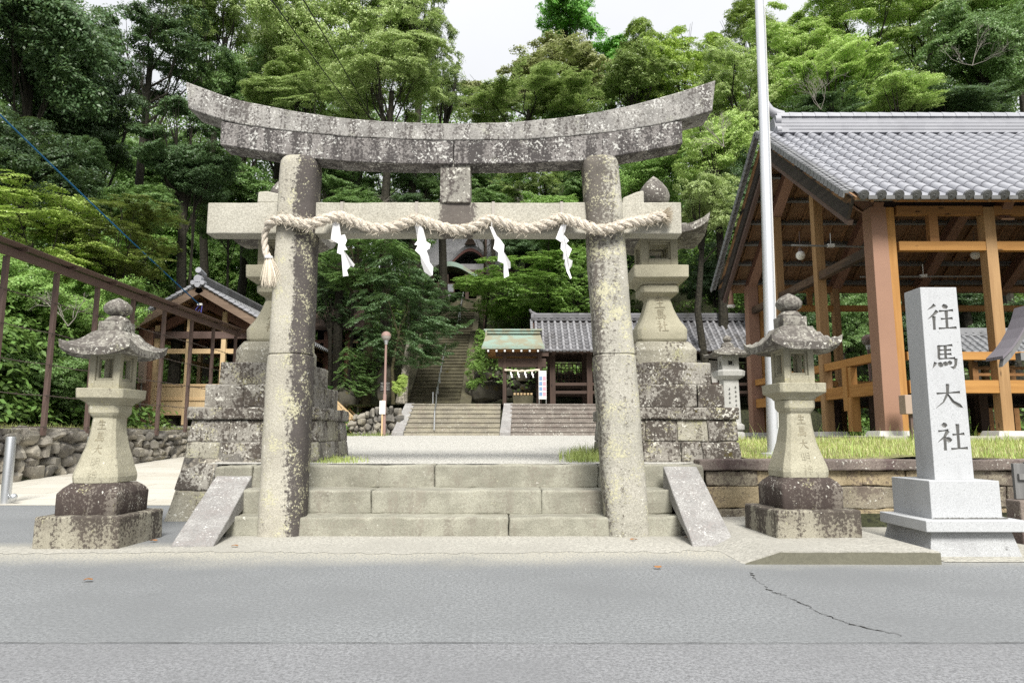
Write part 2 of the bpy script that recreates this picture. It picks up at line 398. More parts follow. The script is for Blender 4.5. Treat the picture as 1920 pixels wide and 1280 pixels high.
def soilmat(name, a, b):
    t = NT(name); v = t.coord()
    c = t.mix(t.noise(v, 1.4, 6, .7), a, b)
    c = t.mix(t.step(t.noise(v, 14, 4, .7), .45, .6), c, tuple(x*.5 for x in a))
    t.col(c); t.bump(t.noise(v, 9, 5), .8, .05); return t.m
M_soil = soilmat('forest_floor', (.030, .034, .016), (.052, .055, .024))
M_turf = soilmat('turf_soil', (.20, .20, .085), (.30, .29, .14))

def sheet(name, pts, z, m):
    b = MB(); b.add([(x, y, z) for x, y in pts], [tuple(range(len(pts)))]); return struct(b.build(name, m))
sheet('road', [(-70, 3.93), (70, 3.86), (70, 8.4), (-3.3, 8.4), (-3.3, 11.45), (-70, 11.45)], 0, M_road)
sheet('road_margin', [(-70, -25), (70, -25), (70, 3.853), (-70, 3.923)], .003, M_road2)
b = MB()                                       # seam between the two asphalt layers
pts = [(-9+i*.12, 3.926-.07*((-9+i*.12)+70)/140 + .009*rnd.uniform(-1, 1)) for i in range(150)]
vs = []
for x, y in pts: vs += [(x, y-.003, .0075), (x, y+.006*rnd.uniform(.1, 1.3), .0075)]
b.add(vs, [(2*i, 2*i+2, 2*i+3, 2*i+1) for i in range(len(pts)-1)])
struct(b.build('road_seam', flat('seam_tar', (.055, .055, .057), .9)))
b = MB()                                       # long crack
ck = [(1405, 1072), (1413, 1082), (1430, 1098), (1450, 1110), (1475, 1118), (1500, 1130), (1520, 1138), (1543, 1152), (1570, 1162), (1600, 1172), (1640, 1180), (1697, 1193)]
def gnd(px, py, z=0.0):
    a = math.atan((py-640)/F) - PITCH; Y = (EYE-z)/math.tan(a); return P(px, py, Y)
ck = [gnd(*c) for c in ck]; fine = []
for i in range(len(ck)-1):
    for k in range(7): fine.append(ck[i].lerp(ck[i+1], k/7) + Vector((rnd.gauss(0, .010), rnd.gauss(0, .008), 0)))
vs = []
for i, q in enumerate(fine):
    w = .002 + .009*rnd.random()*(.6+.4*math.sin(i*.4)); vs += [(q.x-w*.5, q.y-w, .004), (q.x+w*.5, q.y+w, .004)]
b.add(vs, [(2*i, 2*i+2, 2*i+3, 2*i+1) for i in range(len(fine)-1)])
struct(b.build('road_crack', flat('crack_dirt', (.025, .024, .022), 1)))
# sandy apron before the gate, ragged edge
b = MB(); vs = []; n = 190
for i in range(n):
    x = -8 + 11.4*i/(n-1); yf = 6.80 + .05*math.sin(x*1.7) + .05*rnd.uniform(-1, 1) + (.10 if x > 1.6 else 0) - (.25*max(0, x-2.2))
    yb = 8.3 if x > -3.15 else 7.12 + .06*rnd.uniform(-1, 1)
    vs += [(x, yf, .0028), (x, yb, .0028)]
b.add(vs, [(2*i, 2*i+2, 2*i+3, 2*i+1) for i in range(n-1)])
struct(b.build('apron', M_apron))
M_slab = asphalt('worn_concrete', (.37, .36, .315), 55)
q = [gnd(1450, 1058), gnd(1769, 1059)]
def slabz(x): return .002 + (.105-.002)*min(1, max(0, (x-q[0].x+.25)/.32))
for nm, ya, yb_, m_, dz in (('pavement_slab', q[0].y+.012, 8.84, M_apron, 0), ('kerb', q[0].y-.004, q[0].y+.0115, M_concd, -.006)):
    b = MB(); n = 26; xa, xb = q[0].x-.25, q[1].x-(0 if nm == 'pavement_slab' else 0)
    rings = []
    for i in range(n+1):
        x = xa+(xb-xa)*i/n; z = slabz(x)+dz+rnd.uniform(-.002, .002); s_ = .02*(1-i/n)**2
        rings.append([(x, ya+s_*2, -.03), (x, yb_, -.03), (x, yb_, z), (x, ya+s_*2+(.012 if nm == 'pavement_slab' else .006), z)])
    b.loft(rings); struct(b.build(nm, m_, sub=.25, rough=.003))
sheet('roadside_kerb', [(3.8, 6.30), (14, 6.30), (14, 8.87), (3.5, 8.87)], .005, M_slab)

def courtz(Y): return .742 + (Y-9)*.0236
def pathz(Y): return max(0, Y-11.3)*.0405
def grid(name, us, Ys, fx, fz, m):
    vs = []; nu = len(us)
    for Y in Ys:
        for u in us: x = fx(u, Y); vs.append((x, Y, fz(x, Y)))
    fs = [(j*nu+i, j*nu+i+1, (j+1)*nu+i+1, (j+1)*nu+i) for j in range(len(Ys)-1) for i in range(nu-1)]
    b = MB(); b.add(vs, fs); return struct(b.build(name, m, smooth=True))
def sm(a, b_, x):
    t = min(1, max(0, (x-a)/(b_-a))); return t*t*(3-2*t)
def yardz(x, Y):
    u = x/Y; t = sm(-.42, -.30, u); return pathz(Y)*(1-t) + courtz(Y)*t
Ys = [9.0+.5*i for i in range(31)]+[24.4]
grid('gravel_court', [i/20 for i in range(21)], Ys, lambda u, Y: (-.36*Y if Y > 10.6 else -3.9)*(1-u) + (.33*Y+1)*u, lambda x, Y: yardz(x, Y) if Y > 10.6 else courtz(Y), M_gravel)
grid('stone_path', [i/12 for i in range(13)], [11.3+.7*i for i in range(24)], lambda u, Y: -10.9*(1-u) + (-.36*Y+.002)*u, lambda x, Y: yardz(x, Y)+.005, M_path)
def lawnz(x, Y): return .80 + (Y-9)*.05 + .02*math.sin(x*2.1+Y) + .015*math.sin(x*5.3)
grid('lawn', [i/36 for i in range(37)], [9.05+.25*i for i in range(20)], lambda u, Y: 3.05*(1-u)+18*u, lawnz, M_turf)

# terrain and hill
def hillz(x, Y):
    pl = 2.22 if (x > -6.0 and Y > 26.0 and x < 12) else 1.0
    yb = 28.7 if -6.5 < x < -1 else (40 if x <= -6.5 else (31 if x < 8 else 30))
    if -9 < x <= -6.5: yb = 30 + (-x-6.5)*2
    s1 = max(0, (-13.6-x)*.62) if Y < 25 else max(0, (-15.6-x)*.62)
    s2 = max(0, (Y-yb)*.90)
    h = math.sqrt(s1*s1+s2*s2)
    h = 22*(1-math.exp(-h/22))
    base = pl if x > -10.9 else 1.27
    if x > -10.3 and Y < 25.5: base = -.25
    if x <= -10.3: base = 1.24 if Y > 14.0 - .0 or x < -11.4 else -.2
    if Y < 13.0: base = -.25; h = h if x < -15 else 0
    if x > 2.5 and 8.9 < Y < 26: base = .5
    if -5.1 < x < -1.2 and Y > 28: return min(base + h, 2.2 + max(0, Y-29)*.58) - 1.2
    return base + h + .12*math.sin(x*1.3)*math.sin(Y*1.1)*(1 if h > .5 else 0)
xs = [-75+1.25*i for i in range(121)]; Yt = [-26+4*i for i in range(8)]+[6.5, 8, 9.5, 11, 12.2]+[13.1+1.1*i for i in range(80)]
b = MB(); nu = len(xs)
b.add([(x, Y, hillz(x, Y) - (.06 if Y < 12 else 0)) for Y in Yt for x in xs], [(j*nu+i, j*nu+i+1, (j+1)*nu+i+1, (j+1)*nu+i) for j in range(len(Yt)-1) for i in range(nu-1)])
struct(b.build('hill', M_soil))
sheet('ground', [(-1400, -1400), (1400, -1400), (1400, 1400), (-1400, 1400)], -.6, M_soil)

# ---------------------------------------------------------------- torii
TX = -.66
torii = thing('torii_gate', 'weathered grey stone torii gate standing over the entrance steps', 'torii gate', (TX, 8.05, 0))
def superring(cx, cy, z, rx, ry, n=32, e=3.7):
    out = []
    for j in range(n):
        a = 2*math.pi*(j+.5)/n; c, q = math.cos(a), math.sin(a); k = 1/((abs(c)**e+abs(q)**e)**(1/e))
        out.append((cx+rx*k*c, cy+ry*k*q, z))
    return out
def pillar(base, top, ws, m, zt):
    b = MB(); rings = []
    yz = [(z, None) for z in (-.05, .06, .12)] ; zs = [-.05, .1, .35, .8, 1.2, 1.6, 1.97, 2.0, 2.015, 2.03, 2.06, 2.5, 3.0, 3.5, 3.9, zt-.25, zt-.10, zt-.06, zt-.02, zt]
    for z in zs:
        t = z/zt
        cx = base.x+(top.x-base.x)*t
        r = np.interp(z, [0, 1.9, 2.0, zt], ws)
        if abs(z-2.015) < .001: r -= .022
        if z > 2.02: r -= .008
        if z > zt-.10: r -= .04*((z-(zt-.10))/.10)**2.5
        rings.append(superring(cx, 8.05, z, r, r*.98))
    b.loft(rings); return b.build('pillar', m, torii, smooth=True, sub=.12, rough=.008)
zt = ZZ(291, 7.88)
pl0, pl1 = P(526, 1009, 8.0), P(566, 291, 8.05); pr0, pr1 = P(1177, 1009, 8.0), P(1123, 291, 8.05)
pl0.x += .0
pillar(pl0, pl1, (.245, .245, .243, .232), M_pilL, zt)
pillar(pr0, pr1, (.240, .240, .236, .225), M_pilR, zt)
# two-layer upswept lintel
YF = 7.90
ktop = [(347, 152), (440, 186), (540, 206), (640, 221), (760, 229), (838, 231), (960, 228), (1060, 219), (1160, 203), (1260, 177), (1342, 149)]
kbot = [(352.5, 203), (440, 232), (540, 245), (640, 255), (760, 261), (838, 263), (960, 262), (1060, 256), (1160, 246), (1260, 229), (1335, 208)]
def interp(pl, x): return float(np.interp(x, [p[0] for p in pl], [p[1] for p in pl]))
def smooth_interp(pl, x):   # gentle parabola-like smoothing of the polyline
    return (interp(pl, x-28)+2*interp(pl, x)+interp(pl, x+28))/4 if pl[0][0]+28 < x < pl[-1][0]-28 else interp(pl, x)
rings = []
N = 60
for i in range(N+1):
    u = i/N; xt = 347+(1342-347)*u; xb = 352.5+(1335-352.5)*u
    a = P(xt, smooth_interp(ktop, xt), YF-.012); c = P(xb, smooth_interp(kbot, xb), YF-.012)
    d = .40; h = a.z-c.z
    rings.append([(c.x, c.y, c.z), (c.x, c.y+d, c.z), (a.x*.5+c.x*.5, c.y+d, c.z+h*.75), (a.x, a.y+d*.62, a.z+.02), (a.x, a.y+d*.38, a.z+.02), (a.x, a.y+.01, a.z)])
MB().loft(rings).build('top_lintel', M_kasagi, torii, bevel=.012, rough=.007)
stop_ = [(412, 226)] + [k for k in kbot if 420 < k[0] < 1270] + [(1280, 226)]
sbot = [(412, 271), (531, 290), (640, 302), (740, 306), (836, 307), (960, 306), (1087, 302), (1180, 289), (1280, 269)]
def half(x0, x1, nm):
    rings = []
    for i in range(31):
        x = x0+(x1-x0)*i/30
        a = P(x, smooth_interp(stop_, x), YF); c = P(x, smooth_interp(sbot, x), YF); d = .32
        rings.append([(c.x, YF, c.z), (c.x, YF+d, c.z), (c.x, YF+d, a.z-.002), (c.x, YF, a.z-.002)])
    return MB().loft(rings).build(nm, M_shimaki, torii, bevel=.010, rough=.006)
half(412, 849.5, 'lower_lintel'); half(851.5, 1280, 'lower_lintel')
YN = 7.97
a, c = P(390, 383, YN), P(1277, 381, YN); zb = P(960, 438, YN).z; zc = P(960, 379.5, YN).z
MB().box(a.x, c.x, YN, YN+.24, zb, zc).build('tie_beam', M_nuki, torii, bevel=.012, sub=.2, rough=.006)
x0, x1 = XX(825, 345, 7.93), XX(882, 345, 7.93)
MB().box(x0, x1, 7.94, 8.17, zc-.01, ZZ(300, 7.94)).build('center_strut', M_strut, torii, bevel=.012, sub=.15, rough=.006)
for q in ([(482, 381), (524, 381), (524, 363), (500, 357), (484, 359)], [(1166, 383), (1208, 383), (1208, 356), (1194, 359), (1168, 370)]):
    pts = [P(px, py, 7.99) for px, py in q]
    MB().prism([(p.x, p.z) for p in pts], 7.99, 8.2).build('wedge_stone', M_nuki, torii, bevel=.02, rough=.005)

# ---------------------------------------------------------------- straw rope with tassel, hooks
M_straw = None
t = NT('straw_rope'); v = t.coord(); g = t.noise(v, 55, 4, .75)
t.col(t.mix(t.step(g, .3, .72), (.36, .31, .25), (.70, .65, .57))); t.bump(t.noise(v, 120, 3), .7, .006); t.b.inputs['Roughness'].default_value = .95
M_straw = t.m
M_straw2 = flat('frayed_straw', (.62, .56, .46), .95, var=.3, sc=40)
rpx = [(504, 486), (499, 468), (497, 442), (505, 421), (522, 411), (541, 412), (560, 418), (580, 421), (600, 416), (620, 409), (641, 407), (660, 414), (690, 426), (715, 429), (742, 425), (765, 416), (781, 412), (800, 417), (830, 428), (860, 432), (888, 426), (910, 415), (925, 412), (950, 420), (975, 428), (1000, 427), (1030, 418), (1052, 409), (1080, 417), (1110, 428), (1130, 431), (1150, 427), (1180, 419), (1210, 413), (1235, 407), (1246, 405)]
def rdepth(x):
    # in front of the tie beam; bulges round the pillars
    d = YN-.075
    for c in (563, 1138):
        u = abs(x-c)
        if u < 62: d = min(d, YN-.075-.16*math.sqrt(max(0, 1-(u/62)**2)))
    return d
ctrl = [P(x, y, rdepth(x)) for x, y in rpx]
path = []
for i in range(len(ctrl)-1):
    p0, p1, p2, p3 = ctrl[max(0, i-1)], ctrl[i], ctrl[i+1], ctrl[min(len(ctrl)-1, i+2)]
    for k in range(10):
        u = k/10
        path.append(.5*((2*p1)+(p2-p0)*u+(2*p0-5*p1+4*p2-p3)*u*u+(3*p1-p0-3*p2+p3)*u**3))
path.append(ctrl[-1])
rope = thing('straw_rope', 'thick twisted straw rope strung across the torii beam and pillars', 'rope', tuple(ctrl[18]))
b = MB(); L = 0; Ls = [0]
for i in range(1, len(path)): L += (path[i]-path[i-1]).length; Ls.append(L)
for s_ in range(3):
    pts = []; rr = []
    for i, p in enumerate(path):
        d = (path[min(i+1, len(path)-1)]-path[max(i-1, 0)]).normalized()
        n1 = d.cross(Vector((0, 1, 0))).normalized(); n2 = d.cross(n1)
        th = Ls[i]*2*math.pi/.32 + s_*2*math.pi/3
        k = .62 if Ls[i] < .45 else (.85 if Ls[i] < .7 else 1.0)
        pts.append(p + (n1*math.cos(th)+n2*math.sin(th))*.032*k); rr.append(.0355*k*(1+.08*math.sin(i*1.7+s_)))
    b.tube(pts, rr, 8)
b.build('rope_strands', M_straw, rope, smooth=True, rough=.007)
b = MB()                                        # loose straws along the rope
for i in range(950):
    k = rnd.randrange(30, len(path)-3); p = path[k]; d = (path[k+1]-path[k-1]).normalized()
    th = rnd.uniform(0, 6.28); n1 = d.cross(Vector((0, 1, 0))).normalized(); n2 = Vector((0, -1, 0))
    o = n1*math.cos(th)+n2*abs(math.sin(th)); q = p+o*.066
    e = q+(d*rnd.uniform(-1, 1)+o*rnd.uniform(.2, .8)+Vector((0, 0, -.5*rnd.random())))*rnd.uniform(.02, .065)
    b.tube([q, e], .0019, 3)
b.build('loose_straw', M_straw2, rope)
def brush(a, d, L_, spread, n, nm, w=.0035):
    b = MB()
    for i in range(n):
        o = Vector((rnd.gauss(0, 1), rnd.gauss(0, .8), rnd.gauss(0, 1))); o = (o-d*o.dot(d))*.014
        l = L_*rnd.uniform(.7, 1.05)
        e = a+o+(d+o*spread*rnd.uniform(.5, 1.2)).normalized()*l*.5; e2 = e+(d*.9+o*spread*.8+Vector((0, 0, -.12))).normalized()*l*.5
        b.tube([a+o, e, e2], [w, w, w*.4], 3)
    return b.build(nm, M_straw2, rope)
brush(ctrl[0]+Vector((0, 0, .01)), Vector((.16, -.05, -1)).normalized(), .34, 9.5, 260, 'tassel')
brush(ctrl[-1]-Vector((.03, 0, 0)), Vector((1, -.2, -.1)).normalized(), .13, 32, 240, 'frayed_end')
MB().lathe([(.045, ctrl[0].z+.005), (.05, ctrl[0].z+.02), (.045, ctrl[0].z+.035)], ctrl[0].x, ctrl[0].y, 14).build('binding', M_white, rope, smooth=True)
for hx in (641, 781, 925, 1053):
    a = P(hx, 380, YN-.012); c = P(hx, 414, YN-.012)
    b = MB(); b.box(a.x-.017, a.x+.017, YN-.014, YN-.002, c.z, zc+.02); b.box(a.x-.017, a.x+.017, YN-.014, YN+.05, zc+.004, zc+.02)
    b.build('hook', flat('grey_hook', (.33, .31, .28), .6, .3) if hx == 641 else bpy.data.materials['grey_hook'], rope)
# paper streamers
def zig(scale, ox, oy, pts): return [(ox+x/scale, oy+y/scale) for x, y in pts]
SH = [zig(4.74, 300, 330, [(1540, 408), (1590, 412), (1600, 520), (1640, 515), (1660, 570), (1650, 620), (1670, 660), (1640, 670), (1730, 785), (1715, 805), (1690, 790), (1655, 830), (1670, 880), (1630, 895), (1620, 800), (1618, 705), (1575, 685), (1585, 600), (1520, 565), (1530, 450)]),
      zig(4, 640, 400, [(548, 85), (580, 78), (612, 110), (635, 200), (632, 205), (672, 235), (665, 270), (640, 280), (660, 330), (662, 365), (688, 400), (684, 465), (665, 468), (620, 435), (600, 370), (595, 320), (555, 280), (575, 240), (548, 235), (568, 200), (560, 140)]),
      zig(4, 640, 400, [(1112, 102), (1135, 98), (1165, 160), (1190, 190), (1222, 235), (1218, 290), (1268, 370), (1270, 410), (1250, 412), (1258, 465), (1220, 480), (1215, 440), (1218, 375), (1172, 360), (1178, 300), (1140, 265), (1148, 225), (1150, 190), (1125, 140)]),
      zig(4, 640, 400, [(1650, 80), (1688, 88), (1680, 130), (1668, 150), (1707, 205), (1685, 230), (1728, 270), (1700, 340), (1735, 352), (1732, 385), (1710, 420), (1730, 480), (1718, 490), (1690, 430), (1672, 375), (1678, 350), (1662, 345), (1665, 295), (1645, 270), (1650, 212), (1608, 190), (1625, 140)])]
SL = ['white paper streamer hanging from the rope beside the left torii pillar', 'white paper streamer hanging from the rope, just left of the center strut', 'white paper streamer hanging from the rope, just right of the center strut', 'slim white paper streamer hanging from the rope beside the right torii pillar']
M_paper = flat('white_paper', (.80, .80, .81), .8, var=.03)
for q, lb in zip(SH, SL):
    y0 = min(p[1] for p in q)
    pts = []
    for px, py in q:
        w = P(px, py, YN-.10); w.y += .035*math.sin((py-y0)/11.0) + .02*math.sin(px*.3); pts.append(w)
    n = len(pts); b = MB()
    b.add([tuple(p) for p in pts]+[(p.x, p.y+.003, p.z) for p in pts], [tuple(range(n-1, -1, -1)), tuple(range(n, 2*n))]+[(i, (i+1) % n, n+(i+1) % n, n+i) for i in range(n)])
    tip = P(q[0][0]+4, y0, YN-.10)
    b.tube([(tip.x, tip.y-.004, tip.z-.02), (tip.x, tip.y-.01, tip.z+.06)], .004, 5)
    tag(b.build('paper_streamer', M_paper), lb, 'paper streamer', 'paper streamers on the straw rope')

# ---------------------------------------------------------------- entrance steps and side slabs
steps = thing('stone_steps', 'three broad pale stone steps climbing through the torii gate', 'steps', (-.66, 8.5, 0))
for z0, z1, yf, yb, xl, xr in ((-.02, .205, 7.90, 8.45, (421, 985), (1281, 985)), (.19, .465, 8.27, 8.95, (440, 940), (1262, 940)), (.45, .735, 8.79, 9.25, (418, 888), (1320, 888))):
    X0, X1 = XX(*xl, yf), XX(*xr, yf)
    cuts = sorted([X0] + [X0+(X1-X0)*f for f in ((.09, .62, .89) if z0 < 0 else (.31, .70) if z0 < .3 else (.06, .44, .78))] + [X1])
    for a, c in zip(cuts[:-1], cuts[1:]):
        MB().box(a+.002, c-.002, yf+rnd.uniform(-.006, .006), yb, z0, z1+rnd.uniform(-.005, .005)).build('step_block', M_step, steps, bevel=.026, segs=3, sub=.11, rough=.018)
MB().box(-3.72, -2.6, 8.85, 9.5, -.02, .715).build('end_block', M_step, steps, bevel=.02, sub=.15, rough=.012)
for a0, a1, b0, b1, lb in (((405, 890), (473, 892), (400, 1023), (320, 1024), 'sloping granite side slab at the left end of the entrance steps'),
                           ((1243, 873), (1306, 872), (1380, 1021), (1299, 1023), 'sloping granite side slab at the right end of the entrance steps')):
    t0, t1 = P(*a0, 8.62), P(*a1, 8.62); g0 = P(*b0, 7.17); g1 = P(*b1, 7.17)
    if g0.x > g1.x: g0, g1 = g1, g0
    b = MB(); th = .17
    zt_ = (t0.z+t1.z)/2
    b.hexa([(g0.x, g0.y, -.03), (g1.x, g1.y, -.03), (t1.x, t1.y+.02, zt_-th-.1), (t0.x, t0.y+.02, zt_-th-.1), (g0.x, g0.y-.0, .015), (g1.x, g1.y, .015), (t1.x, t1.y, zt_), (t0.x, t0.y, zt_)])
    tag(b.build('stone_side_slab', M_ramp, bevel=.014, sub=.2, rough=.008), lb, 'stone slab', 'side slabs of the entrance steps')
# ---------------------------------------------------------------- brush lettering
KJ = {
 '往': [('p', (.29, 1.0), (.18, .90), (.02, .80)), ('p', (.36, .76), (.20, .58), (.0, .42)), ('v', (.22, .54), (.21, .0)), ('d', (.56, .99), (.72, .87)), ('h', (.42, .74), (.92, .78)), ('h', (.46, .43), (.88, .46)), ('v', (.67, .76), (.66, .08)), ('h', (.36, .05), (.99, .09))],
 '馬': [('v', (.30, .94), (.27, .42)), ('h', (.28, .92), (.80, .96)), ('v', (.53, .94), (.52, .44)), ('h', (.28, .75), (.74, .77)), ('h', (.28, .58), (.74, .60)), ('h', (.25, .40), (.86, .43)), ('v', (.88, .42), (.86, .16), (.78, .02)), ('p', (.80, .03), (.66, .08)), ('p', (.14, .26), (.02, .02)), ('d', (.28, .26), (.34, .07)), ('d', (.46, .28), (.52, .12)), ('d', (.60, .30), (.70, .18))],
 '大': [('h', (.08, .60), (.92, .66)), ('p', (.50, .99), (.47, .60), (.30, .26), (.02, .02)), ('n', (.48, .58), (.65, .28), (.99, .03))],
 '社': [('d', (.22, .99), (.34, .87)), ('h', (.06, .70), (.40, .74)), ('p', (.38, .72), (.24, .48), (.02, .30)), ('v', (.26, .50), (.25, .0)), ('d', (.32, .46), (.46, .33)), ('h', (.52, .57), (.92, .61)), ('v', (.71, .97), (.70, .08)), ('h', (.44, .05), (.99, .09))],
 '生': [('p', (.34, .96), (.26, .78), (.10, .60)), ('h', (.26, .74), (.84, .77)), ('h', (.24, .45), (.80, .48)), ('v', (.53, .98), (.52, .06)), ('h', (.05, .04), (.97, .08))],
 '明': [('v', (.1, .86), (.1, .2)), ('h', (.1, .85), (.38, .86)), ('v', (.38, .86), (.38, .2)), ('h', (.1, .53), (.38, .54)), ('h', (.1, .2), (.38, .21)), ('p', (.56, .93), (.54, .4), (.42, .03)), ('h', (.56, .92), (.9, .94)), ('v', (.9, .94), (.9, .05)), ('h', (.56, .66), (.9, .67)), ('h', (.55, .4), (.9, .41))],
 '神': [('d', (.22, .99), (.32, .87)), ('h', (.06, .70), (.38, .74)), ('p', (.38, .72), (.24, .48), (.02, .30)), ('v', (.24, .50), (.24, .0)), ('d', (.30, .46), (.42, .34)), ('v', (.55, .8), (.55, .3)), ('h', (.55, .79), (.95, .80)), ('v', (.94, .8), (.94, .3)), ('h', (.55, .54), (.93, .55)), ('h', (.55, .3), (.93, .31)), ('v', (.74, .99), (.74, .0))]}
def kanji(b, ch, f, w=.085):
    """strokes of one character as tapering ribbons; f maps the unit square to the face"""
    for st in KJ[ch]:
        kind = st[0]; pts = [Vector((p[0], p[1], 0)) for p in st[1:]]; fine = []
        for i in range(len(pts)-1):
            for k in range(5): fine.append(pts[i].lerp(pts[i+1], k/5))
        fine.append(pts[-1]); n = len(fine); vs = []
        for i, p in enumerate(fine):
            u = i/(n-1); d = (fine[min(i+1, n-1)]-fine[max(i-1, 0)]).normalized(); q = Vector((-d.y, d.x, 0))
            k = {'h': 1.0-.45*math.sin(math.pi*u)+.25*u*u, 'v': 1.25-.3*u-.2*math.sin(math.pi*u), 'p': 1.25-1.05*u, 'n': .55+1.1*u if u < .82 else 1.45*(1-u)/.18+.1, 'd': .5+1.2*math.sin(math.pi*min(1, .15+u*.7))}[kind]
            h = w*.5*k*(.8 if kind == 'h' else 1)
            vs += [f(p.x-q.x*h, p.y-q.y*h), f(p.x+q.x*h, p.y+q.y*h)]
        b.add(vs, [(2*i, 2*i+2, 2*i+3, 2*i+1) for i in range(n-1)])

# ---------------------------------------------------------------- stone lanterns
def chamf(hx, hy, z, c):
    return [(-hx, -hy+c, z), (-hx+c, -hy, z), (hx-c, -hy, z), (hx, -hy+c, z), (hx, hy-c, z), (hx-c, hy, z), (-hx+c, hy, z), (-hx, hy-c, z)]
def lroof(b, hw, ze, zt, ht, up, th, n=14):
    """four-cornered swept roof with upturned corners"""
    T = []; B = []
    for j in range(n+1):
        for i in range(n+1):
            s, t = 2*i/n-1, 2*j/n-1
            r = max(abs(s), abs(t)); c = min(abs(s), abs(t))/r if r else 0
            k = ht/hw
            e = max(0, (r-k)/(1-k))
            z = zt-(zt-ze-th)*(1-(1-e)**1.6) + up*(c**3.0)*e**2.2
            T.append((s*hw, t*hw, z)); B.append((s*hw*.985, t*hw*.985, ze+up*(c**3.0)*e**2.2 + .035*(1-e)))
    m = (n+1)*(n+1)
    fs = []; fb = []
    for j in range(n):
        for i in range(n):
            a = j*(n+1)+i; fs.append((a, a+1, a+n+2, a+n+1)); fb.append((m+a+n+1, m+a+n+2, m+a+1, m+a))
    rim = [i for i in range(n+1)]+[j*(n+1)+n for j in range(1, n+1)]+[n*(n+1)+i for i in range(n-1, -1, -1)]+[j*(n+1) for j in range(n-1, 0, -1)]
    sd = [(rim[(i+1) % len(rim)], rim[i], m+rim[i], m+rim[(i+1) % len(rim)]) for i in range(len(rim))]
    b.add(T+B, fs+fb+sd)
def firebox(b, hw, z0, z1, ow, o0, o1, rec=.02):
    for sx in (-1, 1):
        for sy in (-1, 1):
            b.box(*sorted((sx*hw, sx*ow)), *sorted((sy*hw, sy*ow)), z0, z1)
    for lo, hi in ((z0, o0), (o1, z1)):
        b.box(-ow, ow, -hw, hw, lo, hi); b.box(-hw, -ow, -ow, ow, lo, hi); b.box(ow, hw, -ow, ow, lo, hi)
    e = ow-.024
    for sx in (-1, 1):          # recessed window frames
        for sy in (-1, 1):
            b.box(*sorted((sx*ow, sx*e)), *sorted((sy*(hw-rec), sy*(hw-rec-.05))), o0, o1)
            b.box(*sorted((sx*(hw-rec), sx*(hw-rec-.05))), *sorted((sy*ow, sy*e)), o0, o1)
    for lo, hi in ((o0, o0+.028), (o1-.028, o1)):
        for sg in (-1, 1):
            b.box(-e, e, *sorted((sg*(hw-rec), sg*(hw-rec-.05))), lo, hi)
            b.box(*sorted((sg*(hw-rec), sg*(hw-rec-.05))), -e, e, lo, hi)
def finial(b, z0, r, h, n=18, onion=False):
    pr = [(.8, 0), (.98, .15), (1, .32), (.86, .52), (.58, .72), (.28, .88), (.08, .97), (.02, 1.0)] if onion else [(.30, 0), (.62, .06), (.9, .2), (1, .38), (.97, .52), (.82, .68), (.55, .82), (.28, .91), (.10, .98), (.02, 1.0)]
    b.lathe([(r*a, z0+h*q) for a, q in pr], 0, 0, n)
def shaft_profile(z, zs, hs): return float(np.interp(z, zs, hs))
